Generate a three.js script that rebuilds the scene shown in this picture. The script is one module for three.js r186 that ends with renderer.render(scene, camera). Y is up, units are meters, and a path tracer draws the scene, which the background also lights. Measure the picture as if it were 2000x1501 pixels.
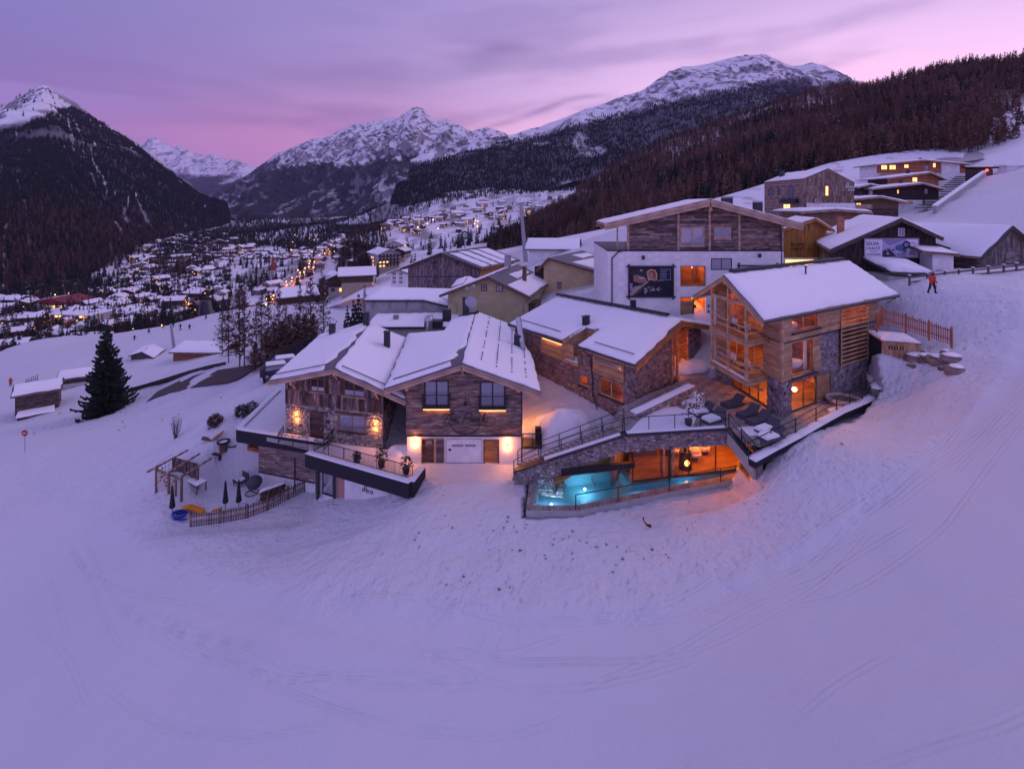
import * as THREE from 'three';
import { mergeGeometries, mergeVertices } from 'three/addons/utils/BufferGeometryUtils.js';
import { FontLoader } from 'three/addons/loaders/FontLoader.js';
import { TextGeometry } from 'three/addons/geometries/TextGeometry.js';
import { MarchingCubes } from 'three/addons/objects/MarchingCubes.js';
import { RectAreaLightUniformsLib } from 'three/addons/lights/RectAreaLightUniformsLib.js';

// ---------------------------------------------------------------- camera, sky, sun, exposure
const FOC = 955, HOR = 400, CAMY = 22;
const scene = new THREE.Scene();
const camera = new THREE.PerspectiveCamera(2 * Math.atan(750.5 / FOC) * 180 / Math.PI, 2000 / 1501, 0.5, 30000);
camera.position.set(0, CAMY, 0);
camera.setViewOffset(2000, 1501, 0, 750.5 - HOR, 2000, 1501);
const renderer = new THREE.WebGLRenderer({ antialias: true });
renderer.setSize(1024, 768);
renderer.toneMapping = THREE.LinearToneMapping;
renderer.toneMappingExposure = 1.38;
renderer.shadowMap.enabled = true;
RectAreaLightUniformsLib.init();

const clamp = (x, a = 0, b = 1) => Math.min(b, Math.max(a, x));
const mix = (a, b, t) => a + (b - a) * t;
const sst = (a, b, x) => { const t = clamp((x - a) / (b - a)); return t * t * (3 - 2 * t); };
function rng(seed) { let s = seed | 0; return () => { s = (s + 0x6d2b79f5) | 0; let t = Math.imul(s ^ (s >>> 15), 1 | s); t = (t + Math.imul(t ^ (t >>> 7), 61 | t)) ^ t; return ((t ^ (t >>> 14)) >>> 0) / 4294967296; }; }
const hash = (x, y, z = 0) => { let h = Math.imul(x | 0, 374761393) + Math.imul(y | 0, 668265263) + Math.imul(z | 0, 1274126177); h = Math.imul(h ^ (h >>> 13), 1274126177); h ^= h >>> 16; return (h >>> 0) / 4294967296; };
function vn(x, y, z = 0) {   // value noise 0..1
  const ix = Math.floor(x), iy = Math.floor(y), fx = x - ix, fy = y - iy, u = fx * fx * (3 - 2 * fx), v = fy * fy * (3 - 2 * fy);
  return mix(mix(hash(ix, iy, z), hash(ix + 1, iy, z), u), mix(hash(ix, iy + 1, z), hash(ix + 1, iy + 1, z), u), v);
}
function fbm(x, y, o = 4, z = 0) { let s = 0, a = 0.5, n = 0; for (let i = 0; i < o; i++) { s += a * vn(x, y, z + i * 17); n += a; a *= 0.5; x = x * 2.03 + 11.3; y = y * 2.03 + 7.7; } return s / n; }
function ridged(x, y, o = 4, z = 0) { let s = 0, a = 0.5, n = 0; for (let i = 0; i < o; i++) { s += a * (1 - Math.abs(2 * vn(x, y, z + i * 13) - 1)); n += a; a *= 0.5; x = x * 2.1 + 3.1; y = y * 2.1 + 9.2; } return s / n; }
const V3 = (x, y, z) => new THREE.Vector3(x, y, z);
const at = (px, py, d) => V3((px - 1000) / FOC * d, CAMY - (py - HOR) / FOC * d, -d);   // a point at depth d along the sight line of a place in the photograph
const lin = (r, g, b) => [r, g, b].map((c) => { c /= 255; return c <= 0.04045 ? c / 12.92 : Math.pow((c + 0.055) / 1.055, 2.4); });

function skyColour(az, el) {   // degrees; az from straight ahead to the right
  let a = az > 180 ? az - 360 : az;
  const glow = Math.exp(-Math.pow((a - 40) / 50, 2)), high = sst(4, 34, el), low = 1 - sst(2, 16, el);
  const dusk = lin(112, 91, 154), pinkR = lin(255, 208, 246), zen = lin(132, 127, 180), cool = lin(104, 93, 156);
  const c = [0, 1, 2].map((k) => mix(mix(cool[k], dusk[k], low), pinkR[k], glow * mix(1, 0.45, sst(8, 32, el))));
  const rose = lin(196, 126, 170), band = Math.exp(-Math.pow((a + 17) / 17, 2)) * Math.exp(-Math.pow((el - 6.5) / 5.5, 2)) * 0.62 + Math.exp(-Math.pow((a + 36) / 13, 2)) * Math.exp(-Math.pow((el - 6) / 4, 2)) * 0.28;
  for (let k = 0; k < 3; k++) c[k] = mix(c[k], rose[k], clamp(band));
  const peach = lin(252, 190, 214), pb = Math.exp(-Math.pow((a - 6) / 14, 2)) * Math.exp(-Math.pow((el - 7) / 3.2, 2)) * 0.55 + Math.exp(-Math.pow((a - 37) / 11, 2)) * Math.exp(-Math.pow((el - 11) / 3.6, 2)) * 0.45;
  for (let k = 0; k < 3; k++) c[k] = mix(c[k], peach[k], clamp(pb));
  // thin cloud veils, drawn out along a shallow tilt
  const u = a * 0.05 + 20, v = (el - a * 0.035) * 0.22;
  const n1 = fbm(u * 1.3, v * 1.7, 5, 3), n2 = fbm(u * 3.1 + 5, v * 4.3, 4, 9);
  const veil = sst(0.42, 0.72, n1 * 0.7 + n2 * 0.3) * (1 - high * 0.5);
  const shade = lin(124, 98, 152);
  for (let k = 0; k < 3; k++) c[k] = mix(c[k], mix(c[k], shade[k], 0.75), veil * 0.7);
  const spot = (ca, ce, wa, we, tilt) => { const e = el - ce - (a - ca) * tilt; return Math.exp(-Math.pow((a - ca) / wa, 2) - Math.pow(e / we, 2)); };
  const smoke = spot(-2, 17, 5, 1.5, 0.05) * 0.6 + spot(-20, 13.5, 9, 1.2, -0.05) * 0.38 + spot(-33, 9, 10, 1.2, 0.02) * 0.22 + spot(4.2, 11.2, 2.6, 0.33, 0.33) * 0.7 + spot(-1.2, 9.4, 3, 0.3, 0.26) * 0.5 + spot(8.4, 12.3, 1.8, 0.2, 0.1) * 0.5;
  const sm = lin(112, 84, 132);
  for (let k = 0; k < 3; k++) c[k] = mix(c[k], sm[k], clamp(smoke * (0.6 + 0.8 * n2)));
  for (let k = 0; k < 3; k++) c[k] = mix(c[k], zen[k], high * 0.8);
  const back = sst(60, 120, Math.abs(a)) * (1 - sst(15, 55, el)); for (let k = 0; k < 3; k++) c[k] *= (1 + back * [1.2, 1.25, 1.1][k]) * 1.0;  // added brightness low in the sky behind the camera, lighting the camera-facing walls
  return c;
}
{
  const W = 1440, H = 720, data = new Float32Array(W * H * 4);
  for (let r = 0; r < H; r++) for (let q = 0; q < W; q++) {
    const el = ((r + 0.5) / H - 0.5) * 180, az = ((q + 0.5) / W - 0.5) * 360 + 90, c = skyColour(az, Math.max(el, 0)), o = (r * W + q) * 4;
    data[o] = c[0]; data[o + 1] = c[1]; data[o + 2] = c[2]; data[o + 3] = 1;
  }
  const t = new THREE.DataTexture(data, W, H, THREE.RGBAFormat, THREE.FloatType);
  t.mapping = THREE.EquirectangularReflectionMapping; t.magFilter = THREE.LinearFilter; t.needsUpdate = true;
  scene.background = t; scene.environment = t;
}
const sun = new THREE.DirectionalLight(0xffd9ee, 0.35);   // the afterglow above the right-hand hill, very soft
sun.position.set(160, 150, -120); sun.target.position.set(0, 0, -40);
sun.castShadow = true; sun.shadow.radius = 40; sun.shadow.mapSize.set(2048, 2048);
Object.assign(sun.shadow.camera, { left: -150, right: 150, top: 150, bottom: -150, near: 1, far: 600 });
scene.add(sun, sun.target);

// ---------------------------------------------------------------- naming and grouping
const taken = new Map();
function numbered(n) { const k = taken.get(n) ?? 0; taken.set(n, k + 1); return k ? n + '_' + String(k).padStart(3, '0') : n; }
function tag(o, label, category, group, kind) { if (label) o.userData.label = label; if (category) o.userData.category = category; if (group) o.userData.group = group; if (kind) o.userData.kind = kind; return o; }
function thing(name, label, category, pos, group) { const o = new THREE.Group(); o.name = numbered(name); o.position.copy(pos); scene.add(o); return tag(o, label, category, group); }
function mesh(name, geo, mat) { const m = new THREE.Mesh(geo, mat); m.name = name; m.castShadow = m.receiveShadow = true; return m; }
// a part whose geometry is in world coordinates, hung under a thing that stands at its own base
function part(parent, name, geo, mat, label) { const m = mesh(name, geo.build ? geo.build() : geo, mat); if (parent.isGroup) m.position.copy(parent.position).negate(); parent.add(m); if (label) m.userData.label = label; return m; }
function solo(name, label, category, geo, mat, group, kind) { const g = geo.build ? geo.build() : geo; g.computeBoundingBox(); const b = g.boundingBox, p = V3((b.min.x + b.max.x) / 2, b.min.y, (b.min.z + b.max.z) / 2); g.translate(-p.x, -p.y, -p.z); const m = mesh(numbered(name), g, mat); m.position.copy(p); scene.add(m); return tag(m, label, category, group, kind); }
function struct(name, geo, mat, label) { const m = mesh(numbered(name), geo.build ? geo.build() : geo, mat); scene.add(m); m.userData.kind = 'structure'; if (label) m.userData.label = label; return m; }
function copyOf(o, pos, turn, label, group, scale) { const c = o.clone(); c.name = numbered(o.name.replace(/_\d{3}$/, '')); scene.add(c); c.position.copy(pos); if (turn !== undefined) c.rotation.y = turn; if (scale) c.scale.setScalar(scale); c.userData = { ...o.userData }; if (label) c.userData.label = label; if (group) c.userData.group = group; return c; }

// ---------------------------------------------------------------- geometry helpers
class Frame { // s along the front, h up, t to the back; the two ground axes need not be square
  constructor(o, u, v) { this.o = o; const n = (a) => { const l = Math.hypot(...a); return V3(a[0] / l, 0, a[1] / l); }; this.u = n(u); this.v = n(v); }
  p(s, h, t) { return V3(this.o.x + this.u.x * s + this.v.x * t, this.o.y + h, this.o.z + this.u.z * s + this.v.z * t); }
  abs(s, y, t) { return V3(this.o.x + this.u.x * s + this.v.x * t, y, this.o.z + this.u.z * s + this.v.z * t); }
}
const WORLD = new Frame(V3(0, 0, 0), [1, 0], [0, -1]);   // s = x, h = y, t = distance from the camera
class GB {
  constructor(col) { this.P = []; this.U = []; this.C = []; this.c = col || null; this.uo = [0, 0]; this.swap = false; }
  v(p, u, w) { this.P.push(p.x, p.y, p.z); if (this.swap) this.U.push(w + this.uo[0], u + this.uo[1]); else this.U.push(u + this.uo[0], w + this.uo[1]); if (this.c) this.C.push(...this.c); }
  quad(a, b, c, d, ua = [0, 0], ub = [1, 0], uc = [1, 1], ud = [0, 1]) { this.v(a, ...ua); this.v(b, ...ub); this.v(c, ...uc); this.v(a, ...ua); this.v(c, ...uc); this.v(d, ...ud); return this; }
  tri(a, b, c, ua = [0, 0], ub = [1, 0], uc = [0, 1]) { this.v(a, ...ua); this.v(b, ...ub); this.v(c, ...uc); return this; }
  hexa(q) { // eight corners, bottom four then top four, each going round
    const [a, b, c, d, e, f, g, h] = q, L = (m, n) => m.distanceTo(n), f4 = (p0, p1, p2, p3) => { const w = L(p0, p1), t = L(p1, p2); this.quad(p0, p1, p2, p3, [0, 0], [w, 0], [w, t], [0, t]); };
    f4(a, b, f, e); f4(b, c, g, f); f4(c, d, h, g); f4(d, a, e, h); f4(e, f, g, h); f4(d, c, b, a); return this;
  }
  box(f, s0, s1, h0, h1, t0, t1) { return this.hexa([f.p(s0, h0, t0), f.p(s1, h0, t0), f.p(s1, h0, t1), f.p(s0, h0, t1), f.p(s0, h1, t0), f.p(s1, h1, t0), f.p(s1, h1, t1), f.p(s0, h1, t1)]); }
  bar(p, q, w, h = w, up = V3(0, 1, 0)) {
    const d = q.clone().sub(p).normalize(), side = d.clone().cross(Math.abs(d.dot(up)) > 0.98 ? V3(1, 0, 0) : up).normalize().multiplyScalar(w / 2), u = side.clone().cross(d).normalize().multiplyScalar(h / 2);
    const c = (o, i, j) => o.clone().addScaledVector(side, i).addScaledVector(u, j);
    return this.hexa([c(p, 1, -1), c(q, 1, -1), c(q, -1, -1), c(p, -1, -1), c(p, 1, 1), c(q, 1, 1), c(q, -1, 1), c(p, -1, 1)]);
  }
  tube(p, q, r0, r1 = r0, n = 6) {
    const d = q.clone().sub(p), l = d.length(); d.normalize(); const a = Math.abs(d.y) > 0.9 ? V3(1, 0, 0) : V3(0, 1, 0), s = d.clone().cross(a).normalize(), u = s.clone().cross(d);
    const k = (o, r, i) => { const t = i / n * Math.PI * 2; return o.clone().addScaledVector(s, Math.cos(t) * r).addScaledVector(u, Math.sin(t) * r); };
    for (let i = 0; i < n; i++) { this.quad(k(p, r0, i), k(p, r0, i + 1), k(q, r1, i + 1), k(q, r1, i), [0, 0], [r0, 0], [r1, l], [0, l]); if (r1 > 0.004) this.tri(q, k(q, r1, i), k(q, r1, i + 1)); if (r0 > 0.004) this.tri(p, k(p, r0, i + 1), k(p, r0, i)); }
    return this;
  }
  prism(f, poly, t0, t1) { // polygon of [s,h] pushed from t0 to t1
    const tri = THREE.ShapeUtils.triangulateShape(poly.map(([s, h]) => new THREE.Vector2(s, h)), []);
    for (const [i, j, k] of tri) for (const t of [t0, t1]) this.tri(f.p(...poly[i], t), f.p(...poly[j], t), f.p(...poly[k], t), poly[i], poly[j], poly[k]);
    poly.forEach((a, i) => { const b = poly[(i + 1) % poly.length], l = Math.hypot(b[0] - a[0], b[1] - a[1]); this.quad(f.p(a[0], a[1], t0), f.p(b[0], b[1], t0), f.p(b[0], b[1], t1), f.p(a[0], a[1], t1), [0, 0], [l, 0], [l, t1 - t0], [0, t1 - t0]); });
    return this;
  }
  slab(top, drop) { // polygon of world points, pushed straight down
    const flat = top.map((p) => new THREE.Vector2(p.x, p.z)), bot = top.map((p) => V3(p.x, p.y - drop, p.z));
    for (const [i, j, k] of THREE.ShapeUtils.triangulateShape(flat, [])) for (const q of [top, bot]) this.tri(q[i], q[j], q[k], [q[i].x, -q[i].z], [q[j].x, -q[j].z], [q[k].x, -q[k].z]);
    top.forEach((a, i) => { const n = (i + 1) % top.length, l = a.distanceTo(top[n]); this.quad(bot[i], bot[n], top[n], a, [0, 0], [l, 0], [l, drop], [0, drop]); });
    return this;
  }
  build() {
    const g = new THREE.BufferGeometry(); g.setAttribute('position', new THREE.Float32BufferAttribute(this.P, 3)); g.setAttribute('uv', new THREE.Float32BufferAttribute(this.U, 2));
    if (this.C.length) g.setAttribute('color', new THREE.Float32BufferAttribute(this.C, 3));
    g.computeVertexNormals(); return g;
  }
}
// a soft sheet of snow lying on a polygon (points on the surface below it), thick, uneven, with rolled edges
function snowOn(poly, thick = 0.28, seed = 1, cell = 0.7, rough = 1) {
  const flat = poly.map((p) => new THREE.Vector2(p.x, p.z));
  let tris = THREE.ShapeUtils.triangulateShape(flat, []).map((t) => t.map((i) => poly[i].clone())), key = (a) => a.x.toFixed(4) + ',' + a.z.toFixed(4);
  for (let n = 0; n < 9; n++) {
    const next = []; let any = false;
    for (const [a, b, c] of tris) {
      const m = (p, q) => (Math.hypot(p.x - q.x, p.z - q.z) > cell ? p.clone().add(q).multiplyScalar(0.5) : null), ab = m(a, b), bc = m(b, c), ca = m(c, a), k = (ab ? 1 : 0) + (bc ? 1 : 0) + (ca ? 1 : 0);
      if (!k) { next.push([a, b, c]); continue; } any = true;
      if (k === 3) next.push([a, ab, ca], [ab, b, bc], [ca, bc, c], [ab, bc, ca]);
      else if (k === 1) { if (ab) next.push([a, ab, c], [ab, b, c]); else if (bc) next.push([a, b, bc], [a, bc, c]); else next.push([a, b, ca], [ca, b, c]); }
      else if (!ab) next.push([c, ca, bc], [a, b, bc], [a, bc, ca]); else if (!bc) next.push([a, ab, ca], [ab, b, c], [ab, c, ca]); else next.push([b, bc, ab], [a, ab, bc], [a, bc, c]);
    }
    tris = next; if (!any) break;
  }
  const N = flat.length, dist = (p) => { let d = 1e9; for (let i = 0; i < N; i++) { const a = flat[i], b = flat[(i + 1) % N], ex = b.x - a.x, ez = b.y - a.y, t = clamp(((p.x - a.x) * ex + (p.z - a.y) * ez) / (ex * ex + ez * ez)); d = Math.min(d, Math.hypot(p.x - a.x - ex * t, p.z - a.y - ez * t)); } return d; };
  const idx = new Map(), P = [], I = [], low = [];
  const cen = poly.reduce((a, p) => a.add(p), V3(0, 0, 0)).multiplyScalar(1 / poly.length), vert = (p0) => { const k = key(p0); if (!idx.has(k)) { const d = dist(p0), p = p0.clone(); if (d < 1e-4 && thick > 0.18) { const w = cen.clone().sub(p).setY(0), l = w.length(), q = Math.max(0, fbm(p.x * 0.9, p.z * 0.9, 3, seed + 40) - 0.36) * 0.55; p.addScaledVector(w, q / l); } const e = Math.sqrt(clamp(d / (thick * 1.6))); idx.set(k, P.length / 3); P.push(p.x, p.y + thick * (0.35 + 0.65 * e) + e * rough * ((fbm(p.x * 0.5, p.z * 0.5, 3, seed) - 0.5) * thick * 0.55 + (vn(p.x * 2.3, p.z * 2.3, seed + 5) - 0.5) * thick * 0.14), p.z); low.push(p.y); } return idx.get(k); };
  const edge = new Map();
  for (const t of tris) {
    const q = t.map(vert), ar = (t[1].x - t[0].x) * (t[2].z - t[0].z) - (t[2].x - t[0].x) * (t[1].z - t[0].z); if (ar > 0) q.reverse(); I.push(...q);
    for (let i = 0; i < 3; i++) { const a = q[i], b = q[(i + 1) % 3], k = Math.min(a, b) + '_' + Math.max(a, b); edge.set(k, edge.has(k) ? null : [a, b]); }
  }
  const base = new Map(), foot = (i) => { if (!base.has(i)) { base.set(i, P.length / 3); P.push(P[i * 3], low[i] + 0.004, P[i * 3 + 2]); } return base.get(i); };
  for (const e of edge.values()) if (e) { const [a, b] = e, c = foot(a), d = foot(b); I.push(a, c, b, b, c, d); }
  const g = new THREE.BufferGeometry(); g.setAttribute('position', new THREE.Float32BufferAttribute(P, 3)); g.setIndex(I);
  const U = []; for (let i = 0; i < P.length; i += 3) U.push(P[i], -P[i + 2]); g.setAttribute('uv', new THREE.Float32BufferAttribute(U, 2)); g.computeVertexNormals(); return g;
}
// subtract openings from a rectangle; calls put(s0, s1, h0, h1) for what is left
function around(s0, s1, h0, h1, holes, put) {
  const cut = [...new Set([h0, h1, ...holes.flatMap((o) => [o[2], o[3]]).filter((h) => h > h0 + 0.01 && h < h1 - 0.01)])].sort((a, b) => a - b);
  for (let i = 0; i + 1 < cut.length; i++) {
    const a = cut[i], b = cut[i + 1], m = (a + b) / 2; let at0 = s0;
    for (const o of holes.filter((o) => o[2] < m && o[3] > m && o[1] > s0 && o[0] < s1).sort((p, q) => p[0] - q[0])) { if (o[0] > at0 + 0.02) put(at0, o[0], a, b); at0 = Math.max(at0, o[1]); }
    if (s1 > at0 + 0.02) put(at0, s1, a, b);
  }
}

// ---------------------------------------------------------------- textures and materials
function tex(n, fn, srgb = false, repeat = 1) {
  const d = new Uint8Array(n * n * 4);
  for (let y = 0; y < n; y++) for (let x = 0; x < n; x++) { const c = fn(x / n, y / n), o = (y * n + x) * 4; for (let k = 0; k < 3; k++) d[o + k] = clamp(Array.isArray(c) ? c[k] : c) * 255; d[o + 3] = 255; }
  const t = new THREE.DataTexture(d, n, n); t.magFilter = THREE.LinearFilter; t.wrapS = t.wrapT = THREE.RepeatWrapping; if (srgb) t.colorSpace = THREE.SRGBColorSpace; t.repeat.set(repeat, repeat); t.needsUpdate = true; return t;
}
const tn = (x, y, f, o, z) => { // tiling fbm on the unit square
  let s = 0, a = 0.5, n = 0; for (let i = 0; i < o; i++) { const X = x * f[0], Y = y * f[1], ix = Math.floor(X), iy = Math.floor(Y), u = X - ix, w = Y - iy, U = u * u * (3 - 2 * u), W = w * w * (3 - 2 * w), q = (a1, b1) => hash(((a1 % f[0]) + f[0]) % f[0], ((b1 % f[1]) + f[1]) % f[1], z + i * 31);
    s += a * mix(mix(q(ix, iy), q(ix + 1, iy), U), mix(q(ix, iy + 1), q(ix + 1, iy + 1), U), W); n += a; a *= 0.55; f = [f[0] * 2, f[1] * 2]; } return s / n; };
const woodFn = (x, y) => { const w = tn(x, y, [3, 6], 3, 4), g = tn(x, (y + w * 0.05) % 1, [3, 70], 3, 1), b = tn(x, y, [2, 9], 2, 8); return clamp(0.30 + g * 0.62 + (b - 0.5) * 0.5); };
const woodTex = tex(512, (x, y) => { const v = 0.82 + (woodFn(x, y) - 0.6) * 0.62; return [v, v * 0.97, v * 0.94]; }, true, 0.5);
const woodBump = tex(512, woodFn, false, 0.5);
const oldFn = (x, y) => { const g = tn(x, y, [2, 60], 3, 21), b = tn(x, y, [3, 12], 3, 28), k = tn(x, y, [8, 40], 2, 33); return clamp(0.22 + g * 0.5 + (b - 0.5) * 0.75 + (k > 0.68 ? -0.2 : 0)); };
const oldTex = tex(512, (x, y) => { const v = 0.76 + (oldFn(x, y) - 0.5) * 0.85; return [v * 1.02, v * 0.97, v * 0.95]; }, true, 0.4);
const oldBump = tex(512, oldFn, false, 0.4);
const snowBump = tex(1024, (x, y) => tn(x, y, [6, 6], 6, 41) * 0.75 + tn(x, y, [90, 90], 2, 47) * 0.25, false, 0.22);
const plasterTex = tex(256, (x, y) => { const v = 0.86 + tn(x, y, [4, 4], 5, 51) * 0.2; return [v, v, v]; }, true, 0.3);
const rockTex = tex(512, (x, y) => { const v = 0.45 + tn(x, y, [7, 7], 6, 61) * 0.75; return [v, v, v]; }, true, 0.7);
const S = (o) => new THREE.MeshStandardMaterial({ roughness: 0.85, metalness: 0, side: THREE.DoubleSide, ...o });
const C3 = (r, g, b) => new THREE.Color().setRGB(r, g, b);
const wood = (r, g, b, o = {}) => S({ color: C3(r, g, b), map: woodTex, bumpMap: woodBump, bumpScale: 0.006, roughness: 0.75, ...o });
const aged = (r, g, b, o = {}) => S({ color: C3(r, g, b), map: oldTex, bumpMap: oldBump, bumpScale: 0.01, roughness: 0.9, ...o });
const M = {
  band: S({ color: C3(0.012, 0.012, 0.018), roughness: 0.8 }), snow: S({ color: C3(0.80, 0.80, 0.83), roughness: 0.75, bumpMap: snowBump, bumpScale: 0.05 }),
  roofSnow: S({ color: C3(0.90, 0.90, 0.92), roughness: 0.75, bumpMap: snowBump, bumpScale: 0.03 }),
  larch: [wood(0.68, 0.44, 0.25), wood(0.74, 0.50, 0.30), wood(0.58, 0.36, 0.19), wood(0.70, 0.48, 0.31)],
  beam: wood(0.70, 0.47, 0.29), fascia: wood(0.68, 0.50, 0.38), orange: wood(0.72, 0.34, 0.10), redwood: wood(0.62, 0.24, 0.13),
  old: [aged(0.44, 0.36, 0.33), aged(0.33, 0.27, 0.27), aged(0.56, 0.46, 0.41), aged(0.24, 0.195, 0.20), aged(0.48, 0.35, 0.28)],
  dark: [aged(0.13, 0.085, 0.075), aged(0.10, 0.07, 0.07), aged(0.17, 0.11, 0.09)],
  barn: aged(0.20, 0.16, 0.15), barnDark: aged(0.085, 0.06, 0.06), grey: aged(0.38, 0.34, 0.34), brownClad: aged(0.56, 0.43, 0.37),
  purpleBoard: aged(0.40, 0.34, 0.38), door: aged(0.24, 0.15, 0.12),
  white: S({ color: C3(0.86, 0.85, 0.84), map: plasterTex }), cream: S({ color: C3(0.50, 0.44, 0.24), map: plasterTex }), creamBack: S({ color: C3(0.62, 0.48, 0.27), map: plasterTex }), concrete: S({ color: C3(0.42, 0.42, 0.41), map: plasterTex }),
  metal: S({ color: C3(0.035, 0.036, 0.045), roughness: 0.5, metalness: 0.3 }), rail: S({ color: C3(0.02, 0.02, 0.025), roughness: 0.55 }), sheet: S({ color: C3(0.10, 0.10, 0.12), roughness: 0.45, metalness: 0.4 }), steel: S({ color: C3(0.45, 0.45, 0.47), roughness: 0.35, metalness: 0.9 }), galv: S({ color: C3(0.33, 0.34, 0.36), roughness: 0.5, metalness: 0.6 }),
  asphalt: S({ color: C3(0.075, 0.058, 0.055), roughness: 0.95 }), earth: S({ color: C3(0.11, 0.07, 0.045), roughness: 1, map: rockTex }),
  stone: S({ color: C3(1, 1, 1), vertexColors: true, map: rockTex, bumpMap: rockTex, bumpScale: 0.02 }), mortar: S({ color: C3(0.20, 0.17, 0.16) }), tile: S({ color: C3(0.36, 0.32, 0.30), map: rockTex }),
  glass: new THREE.MeshPhysicalMaterial({ color: 0xffffff, transmission: 1, thickness: 0, roughness: 0.02, ior: 1.5, side: THREE.DoubleSide }),
  railGlass: new THREE.MeshPhysicalMaterial({ color: C3(0.92, 0.96, 0.97), transmission: 1, thickness: 0, roughness: 0.02, ior: 1.45, side: THREE.DoubleSide }),
  dim: S({ color: C3(0.03, 0.03, 0.035), roughness: 0.9 }), frame: wood(0.36, 0.22, 0.14), darkFrame: S({ color: C3(0.025, 0.025, 0.03), roughness: 0.5 }),
  cloth: S({ color: C3(0.075, 0.07, 0.085), roughness: 0.95 }), linen: S({ color: C3(0.75, 0.68, 0.62), roughness: 0.95 }), brown: S({ color: C3(0.14, 0.08, 0.05), roughness: 0.8 }),
  red: S({ color: C3(0.42, 0.03, 0.03), roughness: 0.6 }), blue: S({ color: C3(0.02, 0.05, 0.35), roughness: 0.4 }), yellow: S({ color: C3(0.75, 0.30, 0.02), roughness: 0.5 }), black: S({ color: C3(0.012, 0.012, 0.014), roughness: 0.7 }),
  glow: S({ color: C3(1, 0.6, 0.25), emissive: C3(1, 0.5, 0.16), emissiveIntensity: 2.2 }), glowSoft: S({ color: C3(0.9, 0.55, 0.25), emissive: C3(1, 0.46, 0.13), emissiveIntensity: 0.9 }), glowPale: S({ color: C3(1, 0.8, 0.5), emissive: C3(1, 0.72, 0.4), emissiveIntensity: 1.2 }),
};
const WARM = 0xff8a38;
function point(p, intensity, colour = WARM, radius = 1) { const l = new THREE.PointLight(colour, intensity, 0, 2); l.position.copy(p); l.castShadow = true; l.shadow.radius = radius; scene.add(l); return l; }
function area(p, look, w, h, intensity, colour = WARM) { const l = new THREE.RectAreaLight(colour, intensity, w, h); l.position.copy(p); l.lookAt(look); scene.add(l); return l; }
const pick = (list, r) => list[Math.floor(r * list.length) % list.length];
// ---------------------------------------------------------------- terrain: a smooth surface through surveyed points
function spline(points, lambda = 0.02) {
  const n = points.length, S = 40, pts = points.map(([x, d, h]) => [x / S, d / S, h]), phi = (r2) => (r2 < 1e-12 ? 0 : 0.5 * r2 * Math.log(r2)), N = n + 3;
  const A = Array.from({ length: N }, () => new Float64Array(N + 1));
  for (let i = 0; i < n; i++) { for (let j = 0; j < n; j++) A[i][j] = phi((pts[i][0] - pts[j][0]) ** 2 + (pts[i][1] - pts[j][1]) ** 2) + (i === j ? lambda : 0); A[i][n] = A[n][i] = 1; A[i][n + 1] = A[n + 1][i] = pts[i][0]; A[i][n + 2] = A[n + 2][i] = pts[i][1]; A[i][N] = pts[i][2]; }
  for (let c = 0; c < N; c++) { let p = c; for (let r = c + 1; r < N; r++) if (Math.abs(A[r][c]) > Math.abs(A[p][c])) p = r; [A[c], A[p]] = [A[p], A[c]]; for (let r = c + 1; r < N; r++) { const f = A[r][c] / A[c][c]; if (f) for (let k = c; k <= N; k++) A[r][k] -= f * A[c][k]; } }
  const w = new Float64Array(N); for (let r = N - 1; r >= 0; r--) { let s = A[r][N]; for (let k = r + 1; k < N; k++) s -= A[r][k] * w[k]; w[r] = s / A[r][r]; }
  return (x, d) => { x /= S; d /= S; let h = w[n] + w[n + 1] * x + w[n + 2] * d; for (let i = 0; i < n; i++) h += w[i] * phi((x - pts[i][0]) ** 2 + (d - pts[i][1]) ** 2); return h; };
}
const seen = (list) => list.map(([px, py, d]) => { const p = at(px, py, d); return [p.x, d, p.y]; });
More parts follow.
